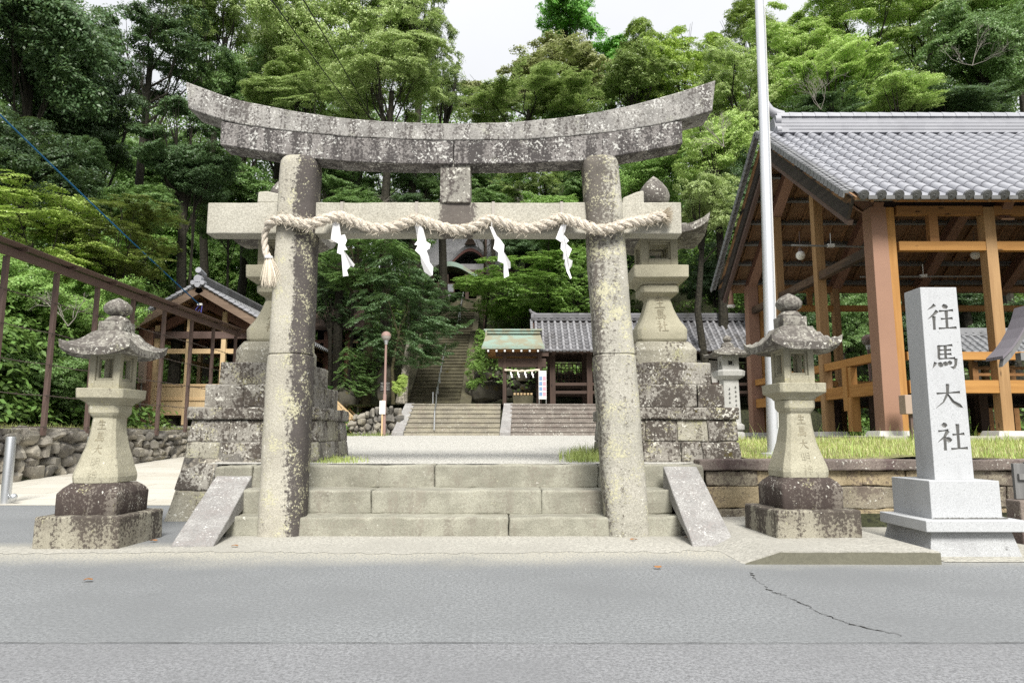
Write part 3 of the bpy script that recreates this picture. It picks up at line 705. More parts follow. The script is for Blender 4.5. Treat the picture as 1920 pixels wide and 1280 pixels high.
def front_lantern(name, label, cx, cy, z0, rz, group, front, side=False):
    t = thing(name, label, 'stone lantern', (cx, cy, z0), group, rz)
    h = lambda py, Y: ZZ(py, Y)
    zb = [0, h(968, 7.0), h(926, 7.1), h(906, 7.2), h(759, 7.28), h(745, 7.18), h(727, 7.18), h(658, 7.25), h(618, 7.27), h(600, 7.28), h(591, 7.32), h(559, 7.42)]
    K = dict(parent=t, world=False)
    b = MB(); b.box(-.425, .425, -.425, .425, -.04, zb[1]); b.build('base_slab', M_lbase, bevel=.02, sub=.13, rough=.010, **K)
    b = MB(); b.loft([chamf(.31, .31, zb[1]-.005, .02), chamf(.314, .314, zb[2], .02), chamf(.285, .285, zb[2]+.05, .03), chamf(.236, .236, zb[3], .04)]); b.build('plinth', M_lplinth, smooth=True, bevel=.01, sub=.12, rough=.009, **K)
    zs = [zb[3], zb[3]+.06, zb[3]+.10, zb[3]+.22, zb[3]+.36, zb[3]+.52, zb[3]+.66, zb[4]-.11, zb[4]-.08, zb[4]]
    hs = [.234, .240, .234, .200, .162, .136, .126, .146, .162, .164]
    rings = [chamf(hh, hh, z, hh*.24) for z, hh in zip(zs, hs)]
    b = MB(); b.loft(rings); sh = b.build('shaft', M_lant, bevel=.006, sub=.10, rough=.006, **K)
    b1, b2 = MB(), MB()
    for i, ch in enumerate('生馬大明神'):
        zt_ = zb[4]-.15-i*.128; s_ = .10
        f = lambda u, w_: ((u-.5)*s_, -shaft_profile(zt_-(1-w_)*s_, zs, hs)-.005, zt_-(1-w_)*s_)
        kanji(b1 if i < (3 if front else 2) else b2, ch, f, .10)
    b1.build('inscription', M_engt, parent=sh, world=False); b2.build('inscription', M_engf, parent=sh, world=False)
    b = MB(); b.loft([chamf(.165, .165, zb[4], .03), chamf(.18, .18, zb[4]+.025, .03), chamf(.215, .215, zb[5]-.02, .03), chamf(.248, .248, zb[5], .03), chamf(.252, .252, zb[6], .03)]); b.build('platform', M_lant, bevel=.008, sub=.12, rough=.006, **K)
    b = MB(); firebox(b, .162, zb[6], zb[7]+.02, .098, zb[6]+.085, zb[7]-.045); b.build('fire_box', M_lant, bevel=.005, **K)
    b = MB(); lroof(b, .375, h(664, 7.07), zb[8]+.01, .145, .085, .075); b.build('roof', M_lroof, smooth=True, rough=.010, **K)
    b = MB(); b.box(-.130, .130, -.130, .130, zb[8]-.02, zb[9]); b.lathe([(.126, zb[9]), (.127, zb[9]+.02), (.115, zb[10]-.03), (.09, zb[10]), (.07, zb[10]+.012)], 0, 0, 20); b.build('roof_crown', M_lroof, bevel=.012, sub=.1, rough=.007, smooth=True, **K)
    b = MB(); finial(b, zb[10]+.006, .142, zb[11]-zb[10]); b.build('finial', M_lroof, smooth=True, rough=.006, **K)
    return t
front_lantern('stone_lantern', 'tall mossy stone lantern in front, left of the torii, beside the steel bollards', -4.27, 7.445, 0, R(-1), 'roadside stone lanterns', True)
front_lantern('stone_lantern', 'tall stone lantern in front of the flagpole, between the torii and the granite name pillar', XX(1538, 1018, 7.0), 7.45, .055, R(3), 'roadside stone lanterns', True)

def big_lantern(label, cx, cy, sgn):
    YC = cy
    h = lambda py, w: ZZ(py, YC-w)
    z0 = .70
    pd = thing('stepped_pedestal', 'stepped pedestal of lichen covered blocks under the big lantern ' + ('behind the left torii pillar' if sgn < 0 else 'behind the right torii pillar'), 'pedestal', (cx, cy, z0 if sgn > 0 else 0), 'stepped pedestals behind the torii')
    zA, zB, zC, zD, zE, zF = h(786, .86), h(763, .86), h(720, .73), h(679, .595), h(655, .45), h(639, .42)
    # battered masonry of separate blocks
    zl = -.02 if sgn < 0 else .74
    rows = [(zl, .38, 1.10), (.38, .78, 1.0)] if sgn < 0 else []
    zm = h(828, .88)
    rows += [(.78 if sgn < 0 else zl, zm, .885), (zm, zA, .86)]
    hw_at = lambda z: .842 + (zA-z)*.085 + (max(0, .8-z)*.10)
    core = MB(); core.frus(0, 0, zl, hw_at(zl)-.03, hw_at(zl)-.03, zA-.005, hw_at(zA)-.03, hw_at(zA)-.03)
    core.v = [(x+cx, y+cy, z) for x, y, z in core.v]
    core.build('core', M_dark if False else M_rub, pd)
    for k, (a, c, _) in enumerate(rows):
        ha, hc = hw_at(a), hw_at(c)
        cuts = [-1, -.42 + rnd.uniform(-.12, .12), .25 + rnd.uniform(-.15, .15), 1] if sgn < 0 else [-1, -.52 + rnd.uniform(-.1, .1), .0 + rnd.uniform(-.12, .12), .5+rnd.uniform(-.1, .1), 1]
        for side in range(4):
            for u0, u1 in zip(cuts[:-1], cuts[1:]):
                b = MB(); g = .004; dpt = .10; o = rnd.uniform(-.006, .008)
                if side % 2 == 0: e0, e1 = (0, 0)
                else: e0 = e1 = 0
                def pt(u, hh, ins, z):
                    u_ = u*hh
                    u_ = max(-hh+.0, min(hh-.0, u_))
                    x, y = u_, -(hh-ins+o)
                    for _ in range(side): x, y = -y, x
                    return (cx+x, cy+y, z)
                ua, ub = u0+g/ha, u1-g/ha
                if u0 == -1: ua = -1+(.11/ha if side % 2 else 0)
                if u1 == 1: ub = 1-(.11/ha if side % 2 else 0)
                b.hexa([pt(ua, ha, 0, a+g), pt(ub, ha, 0, a+g), pt(ub, ha, dpt, a+g), pt(ua, ha, dpt, a+g), pt(ua, hc, 0, c-g), pt(ub, hc, 0, c-g), pt(ub, hc, dpt, c-g), pt(ua, hc, dpt, c-g)])
                b.build('wall_block', rnd.choice([M_ped, M_ped, M_ped, M_ped2]), pd, bevel=.018, sub=.14, rough=.014)
    def slab(nm, hw, a, c, m, cut=None):
        xs_ = [-hw]+(cut or [])+[hw]
        for x0, x1 in zip(xs_[:-1], xs_[1:]):
            b = MB(); b.box(cx+x0+.003, cx+x1-.003, cy-hw, cy+hw, a, c); b.build(nm, m, pd, bevel=.022, sub=.14, rough=.012)
    slab('cornice_slab', .885, zA, zB, M_ped)
    slab('step_course', .735, zB-.002, zC, M_ped, [.36 if sgn > 0 else -.2])
    slab('step_course', .60, zC-.002, zD, M_ped)
    # lantern proper
    t = thing('stone_lantern', label, 'stone lantern', (cx, cy, zD), 'big stone lanterns on stepped pedestals')
    L = MB()
    b = MB(); b.loft([[(x+cx, y+cy, z) for x, y, z in r] for r in (chamf(.455, .455, zD-.002, .03), chamf(.455, .455, zE, .03), chamf(.385, .385, zF, .04))]); b.build('plinth', M_ped2, t, bevel=.015, sub=.13, rough=.010)
    z1, z2 = h(614, .36), h(551, .27); zt_ = h(532, .28)
    zs = [zF, zF+.04, z1-.02, z1+.04, z1+.12, z1+.22, z1+.32, z1+.42, z2-.06, z2-.02, z2, z2+.03, zt_-.03, zt_]
    hs = [.335, .36, .365, .335, .285, .240, .205, .180, .172, .190, .235, .275, .28, .25]
    b = MB(); b.loft([[(x+cx, y+cy, z) for x, y, z in chamf(hh, hh, z, hh*.16)] for z, hh in zip(zs, hs)]); sh = b.build('shaft', M_lantbig, t, bevel=.008, sub=.12, rough=.005, smooth=True)
    b = MB()
    for i, ch in enumerate('生馬社'):
        s_ = .165; zz = z2-.03-i*.185
        kanji(b, ch, lambda u, w_: (cx+(u-.5)*s_, cy-shaft_profile(zz-(1-w_)*s_, zs, hs)-.007, zz-(1-w_)*s_), .10)
    b.build('inscription', M_engt, sh)
    za, zb_, zc_ = h(545, .30), h(519, .40), h(496, .40)
    za = zt_
    b = MB(); b.loft([[(x+cx, y+cy, z) for x, y, z in r] for r in (chamf(.27, .27, za, .02), chamf(.29, .29, za+.03, .02), chamf(.36, .36, zb_-.02, .02), chamf(.395, .395, zb_, .02), chamf(.40, .40, zc_, .02))]); b.build('platform', M_lantbig, t, bevel=.008, sub=.15, rough=.006)
    ze = h(441, .28)
    b = MB(); firebox(b, .272, zc_-.002, ze+.05, .165, zc_+.11, ze-.10, .03); b.v = [(x+cx, y+cy, z) for x, y, z in b.v]; b.build('fire_box', M_lantbig, t, bevel=.008)
    zr0 = h(440, .55)
    b = MB(); lroof(b, .655, zr0, zr0+.33, .20, .20, .11); b.v = [(x+cx, y+cy, z) for x, y, z in b.v]; b.build('roof', M_lroof, t, smooth=True, rough=.010)
    b = MB(); b.box(cx-.2, cx+.2, cy-.2, cy+.2, zr0+.30, h(380, .2)-.0); b.build('roof_crown', M_lroof, t, bevel=.02, sub=.12, rough=.007)
    zf = h(381, .1)
    b = MB(); finial(b, zf, .235, h(330, 0)-zf, 18, True); b.v = [(x+cx, y+cy, z) for x, y, z in b.v]; b.build('finial', M_lroof, t, smooth=True, rough=.008)
big_lantern('big pale stone lantern on the stepped pedestal behind the right torii pillar', 2.17, 10.27, 1)
big_lantern('big pale stone lantern on the stepped pedestal, half hidden behind the left torii pillar', -3.47, 10.27, -1)

# small pale lantern at the back
t = thing('stone_lantern', 'slim pale stone lantern standing by the hall, right of the big lantern pedestal', 'stone lantern', (4.92, 15.8, 1.0))
b = MB(); b.lathe([(.30, 0), (.31, .10), (.30, .16), (.22, .20), (.30, .23), (.30, .33), (.20, .40)], 0, 0, 16); b.build('base', M_smlant, t, world=False, smooth=True, bevel=.01)
h_ = lambda py: ZZ(py, 15.8)-1.0
b = MB(); b.loft([chamf(.185, .185, .38, .01), chamf(.17, .17, h_(713), .01)]); sh = b.build('shaft', M_smlant, t, world=False)
b = MB()
for cx_, n_, z_ in ((-.05, 4, 1.18), (.09, 7, 1.22)):
    for i in range(n_): b.box(cx_-.02, cx_+.02, -.19, -.186, z_-.1*i-.06, z_-.1*i-.045); b.box(cx_-.006, cx_+.006, -.19, -.1855, z_-.1*i-.075, z_-.1*i-.02)
b.build('inscription', M_engr, sh, world=False)
b = MB(); b.loft([chamf(.17, .17, h_(713), .06), chamf(.30, .30, h_(706), .09), chamf(.31, .31, h_(697), .09), chamf(.25, .25, h_(694), .08)]); b.build('platform', M_smlant, t, world=False, bevel=.01)
b = MB(); firebox(b, .185, h_(694), h_(668), .075, h_(687), h_(675), .015); b.build('fire_box', M_smlant, t, world=False)
b = MB(); lroof(b, .44, h_(669), h_(650), .14, .06, .05, 10); b.build('roof', M_lroof, t, world=False, smooth=True)
b = MB(); b.lathe([(.15, h_(651)), (.13, h_(645)), (.07, h_(642)), (.06, h_(641))], 0, 0, 14); finial(b, h_(642), .10, h_(628)-h_(642), 12); b.build('finial', M_lroof, t, world=False, smooth=True)

# ---------------------------------------------------------------- granite name pillar
sx = 5.07
t = thing('stone_monument', 'tall pale granite pillar carved with four large characters on a stepped base', 'stone pillar', (sx, 7.06, 0))
K = dict(parent=t)
x0, x1 = XX(1746, 1047, 6.57), XX(1917, 1047, 6.57)
cx = (x0+x1)/2; 
def zY(py, Y): return ZZ(py, Y)
hb = (x1-x0)/2
cy = 6.57+hb
z1, z2, z3, z4 = zY(994, 6.62), zY(976, 6.52), zY(900, 6.72), zY(541, 6.87)
b = MB(); b.frus(cx, cy, -.03, hb+.01, hb+.01, z1, hb-.045, hb-.045); b.build('base_block', stone('stained_granite', (.47, .485, .50), (.40, .41, .425), dark=.22, dcol=(.085, .085, .085), lich=.02, spots=.1, grain=120, gradz=(.16, .34, .30), ss=5), bevel=.006, sub=.2, **K)
b = MB(); b.box(cx-hb-.05, cx+hb+.05, cy-hb-.05, cy+hb-.07, z1-.002, z2); b.build('base_slab', M_stele, bevel=.006, **K)
hm = (XX(1878, 960, 6.72)-XX(1747, 960, 6.72))/2
cx2 = (XX(1878, 960, 6.72)+XX(1747, 960, 6.72))/2; cx2 = cx+.0
b = MB(); b.box(cx-hm, cx+hm, cy-hm, cy+hm, z2-.002, z3); b.build('middle_block', M_stele, bevel=.006, **K)
hs_ = (XX(1827, 897, 6.87)-XX(1754, 897, 6.87))/2
b = MB(); b.frus(cx, cy-hs_*.2, z3-.002, hs_, hs_*.8, z4, hs_-.008, hs_*.8-.008); b.build('pillar', M_stele, bevel=.005, **K)
cyf = cy-hs_
class Groove(MB):            # strokes as V-shaped cutters: ribbons with a sunken centre line
    def add(s, vs, fs):
        if len(vs) < 4: return s
        n = len(vs)//2; L_ = [Vector(vs[2*i]) for i in range(n)]; R_ = [Vector(vs[2*i+1]) for i in range(n)]
        o = Vector((0, -.006, 0)); C_ = [(p+q)/2+Vector((0, min(.014, (p-q).length*.55), 0)) for p, q in zip(L_, R_)]
        pts = []
        for i in range(n): pts += [L_[i]+o, R_[i]+o, C_[i]]
        f = [(2, 1, 0), (3*n-3, 3*n-2, 3*n-1)]
        for i in range(n-1):
            a = 3*i; f += [(a, a+1, a+4, a+3), (a+1, a+2, a+5, a+4), (a+2, a, a+3, a+5)]
        return MB.add(s, pts, f)
b = Groove()
for ch, (pt, pb) in zip('往馬大社', ((571, 618), (645, 691), (719, 766), (793, 844))):
    zt_, zb_ = zY(pt, cyf), zY(pb, cyf); s_ = (zt_-zb_)
    kanji(b, ch, lambda u, w_: (cx+.010+(u-.5)*s_*1.12, cyf+.008*(w_*s_+zb_-z3)/(z4-z3), zb_+w_*s_), .155)
cut = b.build('inscription', M_engr, **K)
pil = [o for o in t.children if o.name.startswith('pillar')][0]
md = pil.modifiers.new('carve', 'BOOLEAN'); md.operation = 'DIFFERENCE'; md.object = cut; md.solver = 'EXACT'; md.use_self = True; md.material_mode = 'TRANSFER'
bpy.context.view_layer.update()
dg = bpy.context.evaluated_depsgraph_get(); me = bpy.data.meshes.new_from_object(pil.evaluated_get(dg), preserve_all_data_layers=True, depsgraph=dg)
gi = [i for i, m_ in enumerate(me.materials) if m_ == M_engr]
if gi and any(p.material_index in gi for p in me.polygons):
    pil.modifiers.clear()
    def only(keep):
        m2 = me.copy(); bm = bmesh.new(); bm.from_mesh(m2)
        bmesh.ops.delete(bm, geom=[f for f in bm.faces if (f.material_index in gi) != keep], context='FACES')
        for f in bm.faces: f.material_index = 0
        bm.to_mesh(m2); bm.free(); m2.materials.clear(); m2.materials.append(M_engr if keep else M_stele); return m2
    pil.data = only(False); cut.data = only(True)
else:
    pil.modifiers.clear(); print('carve failed')
b = MB(); dz = random.Random(3)
for _ in range(46):
    x = dz.uniform(-hm, hm); b.tube([(cx+x, cy-hm-.001, z2+.001), (cx+x+dz.uniform(.02, .08), cy-hm-.001, z2+.004+dz.random()*.008)], .006, 4)
b.build('moss_line', M_engr, **K)

# ---------------------------------------------------------------- ashlar retaining wall
t = thing('retaining_wall', 'low retaining wall of squared yellowish stone blocks with a dark coping, right of the steps', 'wall', (6, 8.9, 0))
XW0 = 2.42
for z0, z1, off in ((-.03, .20, .0), (.20, .47, .3), (.47, .665, .1)):
    x = XW0+.05 - off*.4
    while x < 15:
        w = rnd.uniform(.5, .95)
        MB().box(max(XW0, x)+.004, x+w-.004, 8.90+rnd.uniform(-.012, .012), 9.1, z0+.004, z1-.004).build('wall_block', rnd.choice([M_ash, M_ash, M_ash2]), t, bevel=.014, sub=.09, rough=.022)
        x += w
x = XW0-.08
while x < 15:
    w = rnd.uniform(.9, 1.5)
    MB().box(x+.003, x+w-.003, 8.84, 9.16, .665, .80).build('coping_stone', M_cop, t, bevel=.018, sub=.13, rough=.011); x += w
MB().box(XW0+.05, 15, 9.02, 9.14, -.05, .66).build('backing', M_rock, t)

# ---------------------------------------------------------------- rubble walls
def blob(b, c, r, e=4.5):
    rings = []; n, m = 9, 6; ph = rnd.random()*6
    ax = [rnd.uniform(.88, 1.1) for _ in range(3)]
    pl = [(Vector((rnd.gauss(0, 1), rnd.gauss(0, 1), rnd.gauss(0, 1))).normalized(), rnd.uniform(.62, .92)) for _ in range(11)]
    vs = []
    for i in range(m+1):
        f = math.pi*i/m
        for j in range(n):
            a = 2*math.pi*j/n+ph
            d = Vector((math.sin(f)*math.cos(a), math.sin(f)*math.sin(a), -math.cos(f)))
            k = 1/((abs(d.x)**e+abs(d.y)**e+abs(d.z)**e)**(1/e))
            p = d*k
            for q, l in pl:
                s_ = p.dot(q)
                if s_ > l: p = p-q*(s_-l)
            vs.append((c[0]+p.x*r[0]*ax[0], c[1]+p.y*r[1]*ax[1], c[2]+p.z*r[2]*ax[2]))
    fs = [(i*n+j, i*n+(j+1) % n, (i+1)*n+(j+1) % n, (i+1)*n+j) for i in range(m) for j in range(n)]
    b.add(vs, fs)
def rubble(name, label, a, c, zb, zt, size, m, cap=True, cat='wall'):
    """random stones packed along the line a-c"""
    a = Vector((*a, 0)); c = Vector((*c, 0)); d = (c-a); Lg = d.length; d.normalize(); nrm = Vector((d.y, -d.x, 0))
    t = thing(name, label, cat, (a.x, a.y, 0)); b = MB(); g = MB()
    row = 0; nr = max(2, int(round((zt(0)-zb(0))/(size*.72))))
    u = 0
    for r_ in range(nr):
        u = -rnd.random()*size
        while u < Lg:
            w = size*rnd.uniform(.55, 1.6); f = (u+w/2)/Lg; f = min(1, max(0, f))
            z0, z1 = zb(f), zt(f); hh = (z1-z0)/nr
            z = z0+hh*(r_+.5+rnd.uniform(-.22, .22)); q = a+d*(u+w/2)
            rx, ry = w*.60, .2
            blob(b, (q.x, q.y, z), (abs(d.x)*rx+abs(nrm.x)*ry, abs(d.y)*rx+abs(nrm.y)*ry, hh*rnd.uniform(.58, .84)))
            u += w
    b.build('stone_face', m, t, smooth=True, rough=.03, sub=.16)
    k = MB(); q = nrm*-.12
    k.hexa([(a.x-.03*nrm.x, a.y-.03*nrm.y, zb(0)-.3), (c.x-.03*nrm.x, c.y-.03*nrm.y, zb(1)-.3), (c.x+q.x, c.y+q.y, zb(1)-.3), (a.x+q.x, a.y+q.y, zb(0)-.3),
            (a.x-.03*nrm.x, a.y-.03*nrm.y, zt(0)-.05), (c.x-.03*nrm.x, c.y-.03*nrm.y, zt(1)-.05), (c.x+q.x, c.y+q.y, zt(1)-.05), (a.x+q.x, a.y+q.y, zt(0)-.05)])
    k.build('backing', M_rub if m is M_rub else M_rock, t)
    if cap:
        u = 0; b = MB()
        while u < Lg:
            w = rnd.uniform(.4, .8); f0, f1 = u/Lg, min(1, (u+w)/Lg); p = a+d*(u+.01); e = a+d*(min(Lg, u+w)-.01)
            o = nrm*.06; i_ = nrm*-.38; j = rnd.uniform(-.02, .02)
            b.hexa([(p.x+o.x, p.y+o.y, zt(f0)-.08), (e.x+o.x, e.y+o.y, zt(f1)-.08), (e.x+i_.x, e.y+i_.y, zt(f1)-.08), (p.x+i_.x, p.y+i_.y, zt(f0)-.08),
                    (p.x+o.x, p.y+o.y, zt(f0)+.06+j), (e.x+o.x, e.y+o.y, zt(f1)+.06+j), (e.x+i_.x, e.y+i_.y, zt(f1)+.06+j), (p.x+i_.x, p.y+i_.y, zt(f0)+.06+j)])
            u += w
        b.build('coping', M_rub, t, bevel=.03, sub=.15, rough=.02)
    return t
rubble('stone_wall', 'low dry stone wall of rough grey boulders along the left path, under the barbed wire fence', (-10.45, 12.2), (-10.45, 27.0), lambda f: pathz(12.2+14.8*f)-.06, lambda f: 1.20, .42, M_rub)
rubble('stone_wall', 'mossy wall of small rubble stones between the street lamp and the far stairs', (-5.55, 24.7), (-3.95, 24.7), lambda f: 1.02, lambda f: 1.75+.33*min(1, f*1.8), .24, M_rub, cap=False)

# ---------------------------------------------------------------- bollards, flagpole
def bollard(label, px, Y, ball):
    t = thing('bollard', label, 'bollard', (XX(px, 940, Y), Y, pathz(Y)), 'steel bollards across the left path')
    b = MB(); b.lathe([(.075, -.02), (.075, 1.05), (.07, 1.07), (.01, 1.075)], 0, 0, 16); b.build('post', M_steel, t, world=False, smooth=True)
    if ball:
        b = MB(); b.ball((.15, -.03, .11), .055, 10, 8); b.tube([(.06, 0, .11), (.15, -.03, .11)], .012, 6); b.build('chain_eye', M_steel, t, world=False, smooth=True)
bollard('steel bollard at the left edge with a round chain eye near its foot', 10, 11.5, True)
bollard('steel bollard half hidden behind the left roadside lantern', 164, 11.55, False)
fp0, fp1 = P(1450, 850, 9.75), P(1421, -60, 9.75)
t = thing('flagpole', 'tall silver flagpole on the grass beside the timber hall', 'flagpole', (fp0.x, 9.75, lawnz(4, 9.75)))
b = MB(); b.tube([(fp0.x, 9.75, .7), P(1442, 560, 9.75), P(1433, 250, 9.75), P(1420, -90, 9.75)], [.082, .078, .070, .06], 20); b.build('pole', M_pole, t, smooth=True)
b = MB(); b.lathe([(.17, lawnz(4, 9.75)-.05), (.17, lawnz(4, 9.75)+.02), (.09, lawnz(4, 9.75)+.035)], fp0.x, 9.75, 20); b.build('base_plate', M_pole, t, smooth=True)
b = MB(); q = [P(1459, 800, 9.66), P(1452, 560, 9.65), P(1443, 250, 9.66), P(1430, -80, 9.67)]; b.tube([q[0], q[1]+Vector((.012, 0, 0)), q[2], q[3]], .006, 5); b.build('halyard', M_white, t)
# ---------------------------------------------------------------- tiled roofs
def tilemat(name, a, b_, dirt=.35, dcol=(.10, .10, .095), rough=.5):
    t = NT(name); v = t.coord()
    c = t.mix(t.voro(v, 3.1, 'Color'), a, b_)
    d = t.noise(v, 1.3, 5, .7)
    c = t.mix(t.math('MULTIPLY', t.step(d, .5, .72), dirt), c, dcol)
    c = t.mix(t.math('MULTIPLY', t.step(t.noise(v, 24, 3, .7), .55, .7), dirt*.6), c, tuple(x*.6 for x in a))
    t.col(c); t.b.inputs['Roughness'].default_value = rough; t.bump(t.noise(v, 40, 3), .15, .004); return t.m
M_tile = tilemat('silver_roof_tile', (.29, .297, .325), (.345, .352, .38), .22, (.17, .17, .19))
M_tileold = tilemat('old_roof_tile', (.10, .10, .106), (.19, .19, .20), .6, (.065, .06, .052), .8)
M_tilemid = tilemat('grey_roof_tile', (.19, .195, .205), (.27, .275, .285), .4)
def tile_slope(o, u, v, w, ncol, sp, L, nt, r, disc=True, seg=6, pan=True, dmb=None, pmb=None):
    """columns of half-round cover tiles over shallow pans; o eave corner, u along the eave, v up the slope, w outward"""
    o, u, v, w = Vector(o), Vector(u).normalized(), Vector(v).normalized(), Vector(w).normalized()
    b = MB(); eb = dmb or b; pb = pmb or b
    for i in range(ncol):
        c = o+u*sp*(i+.5)
        for j in range(nt):
            a0, a1 = j*L, (j+1)*L+.02
            rings = []
            jx = rnd.uniform(-.006, .006)
            for s_, rr, lift in ((a0, r, .012), (a1, r*.86, .0)):
                rings.append([c+u*(jx+rr*math.cos(math.pi*k/seg))+v*s_+w*(rr*math.sin(math.pi*k/seg)+lift+.012) for k in range(seg+1)])
            n = seg+1; vs = rings[0]+rings[1]+[c+v*a0+w*.01+u*jx]
            b.add(vs, [(k, k+1, n+k+1, n+k) for k in range(seg)]+[(k+1, k, 2*n) for k in range(seg)])
            if pan:
                e0 = c+u*(r*.9); e1 = c+u*(sp-r*.9)
                q = []
                for s_, lift in ((a0, .028), (a1, .0)):
                    for k in range(5):
                        f = k/4; q.append(e0.lerp(e1, f)+v*s_+w*(lift-.045*math.sin(math.pi*f)))
                pb.add(q+[x-w*.03 for x in q[:5]], [(k, k+1, 5+k+1, 5+k) for k in range(4)]+[(k+1, k, 10+k, 10+k+1) for k in range(4)])
        if disc:
            q = c+v*-.012+w*.012
            for rr, dd in ((r*1.08, .0), (r*.86, -.012), (r*.80, .006), (r*.40, -.006)):
                ring = [q+u*(rr*math.cos(2*math.pi*k/14))+w*(rr*math.sin(2*math.pi*k/14))+v*(dd-.02) for k in range(14)]
                ring2 = [x+v*.05 for x in ring]
                eb.add(ring+ring2, [tuple(range(13, -1, -1))]+[(k, (k+1) % 14, 14+(k+1) % 14, 14+k) for k in range(14)])
            for k in range(3):        # comma swirl
                a = k*2.094; pts = [q+v*-.032+u*(r*(.12+.5*f)*math.cos(a+f*2.2))+w*(r*(.12+.5*f)*math.sin(a+f*2.2)) for f in (0, .33, .66, 1)]
                eb.tube(pts, [r*.13, r*.11, r*.07, r*.03], 5)
    return b
def ridge(b, a, c, w, h, layers=4, cap=True):
    a, c = Vector(a), Vector(c); d = (c-a).normalized(); sd = d.cross(Vector((0, 0, 1))).normalized()
    n = max(1, int((c-a).length/.33))
    for l in range(layers):
        ww = w*(1-.12*l) ; z0 = h*.78*l/layers
        b.bar(a+Vector((0, 0, z0+h*.39/layers)), c+Vector((0, 0, z0+h*.39/layers)), ww, h*.78/layers*.66)
        b.bar(a+Vector((0, 0, z0+h*.78/layers-.006))+d*.002, c+Vector((0, 0, z0+h*.78/layers-.006))-d*.002, ww*.80, h*.78/layers*.5)
    if cap:
        for k in range(n):
            p, q = a.lerp(c, k/n), a.lerp(c, (k+1)/n)
            r0 = h*.27
            rings = [[p2+Vector((0, 0, h*.78))+sd*(rr*math.cos(math.pi*m/6))+Vector((0, 0, rr*math.sin(math.pi*m/6))) for m in range(7)] for p2, rr in ((p, r0), (q+d*.015, r0*.93))]
            b.loft(rings)

M_woodA = wood('amber_timber', (.44, .23, .07), (.33, .16, .045), 0)
M_woodAv = wood('amber_post', (.43, .23, .075), (.32, .155, .045), 2)
M_woodAy = wood('amber_side_beam', (.43, .22, .065), (.32, .15, .04), 1)
M_woodD = wood('shaded_amber_timber', (.33, .17, .065), (.23, .11, .04), 0)  # amber darkened in colour for the shaded upper hall timbers
M_woodP = wood('weathered_post', (.40, .25, .12), (.28, .165, .075), 2)
M_woodG = wood('weathered_tie_beam', (.13, .085, .055), (.08, .05, .032), 1, dark=(.05, .035, .025))
M_board = wood('roof_board', (.33, .20, .11), (.21, .12, .066), 0, 1.0)
M_rafter = wood('rafter', (.34, .20, .10), (.22, .12, .06), 1)
M_barge = wood('bargeboard', (.30, .17, .08), (.16, .085, .04), 1, knots=False, dark=(.016, .013, .012))
M_bblack = wood('blackened_bargeboard', (.055, .045, .038), (.022, .018, .016), 1, knots=False)
M_disc = tilemat('dark_eave_tile', (.10, .103, .105), (.15, .153, .155), .3)
M_colp = flat('pink_brown_steel', (.29, .168, .116), .6, var=.10, sc=1.5)
M_colb = flat('brown_frame_steel', (.15, .075, .05), .6, var=.10, sc=2)
M_greyst = flat('grey_purlin', (.20, .20, .19), .6, var=.12, sc=3)
M_pale = wood('pale_plank', (.62, .47, .28), (.50, .36, .20), 2)
M_paleh = wood('pale_beam', (.62, .46, .27), (.50, .35, .19), 0)
M_paley = wood('pale_side_beam', (.60, .44, .26), (.48, .33, .18), 1)
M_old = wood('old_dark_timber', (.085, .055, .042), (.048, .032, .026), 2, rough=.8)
M_oldh = wood('old_dark_beam', (.085, .055, .042), (.048, .032, .026), 0, rough=.8)
M_greyw = wood('silvered_wood', (.24, .24, .235), (.13, .13, .13), 2, knots=False, rough=.9)
M_glob = flat('milk_glass', (.72, .71, .66), .3, var=.03)

# ---------------------------------------------------------------- right hall
HX, YF_, YR, YM = 7.13, 13.45, 21.0, 17.3
XV = 6.52; XE = 17.5
BZ = 1.12
ze = ZZ(366, 12.82); zr = ZZ(252, YM)
hall = thing('timber_hall', 'large open timber hall with a silver tiled roof on the right', 'hall', (12, 17, BZ))
H = lambda m, nm, mat_, **k: m.build(nm, mat_, hall, **k)
dv = Vector((0, YM-12.82, zr-ze)); SL_ = dv.length; vf = dv.normalized(); wf = Vector((0, -vf.z, vf.y))
vr = Vector((0, -vf.y, vf.z)); wr = Vector((0, vf.z, vf.y))
sp = .335; ncol = int((XE-XV)/sp); nt = 18; Lt = SL_/nt
edge = MB()
rf = H(tile_slope((XV+.02, 12.82, ze), (1, 0, 0), vf, wf, ncol, sp, Lt, nt, .092, dmb=edge), 'roof_tiles', M_tile, smooth=True)
for k in range(ncol):               # pendant pan-tile lips between the discs
    q = Vector((XV+.02+sp*(k+1), 12.80, ze-.01)); edge.box(q.x-.085, q.x+.085, q.y-.012, q.y+.03, q.z-.075, q.z+.0)
H(edge, 'eave_discs', M_disc)
yre = 2*YM-12.82
H(tile_slope((XV+.02, yre, ze), (1, 0, 0), vr, wr, ncol, sp, Lt*3, 6, .092, disc=False, seg=4), 'roof_tiles', M_tile, smooth=True)
b = MB(); ridge(b, (XV+.36, YM, zr-.06), (XE, YM, zr-.06), .46, .62, 5); H(b, 'roof_ridge', M_tile)
XO = XV+.26; b = MB()           # ridge end ornament with upturned horn
b.tube([(XO+.30, YM, zr+.50), (XO+.12, YM, zr+.56), (XO-.02, YM, zr+.66), (XO-.10, YM, zr+.80), (XO-.13, YM, zr+.90)], [.13, .125, .11, .10, .09], 12)
for yy in (-.16, .16):
    b.tube([(XO+.02, YM+yy, zr+.30), (XO+.16, YM+yy, zr+.30)], .13, 14)
b.tube([(XO+.0, YM, zr+.16), (XO+.15, YM, zr+.16)], .24, 18)
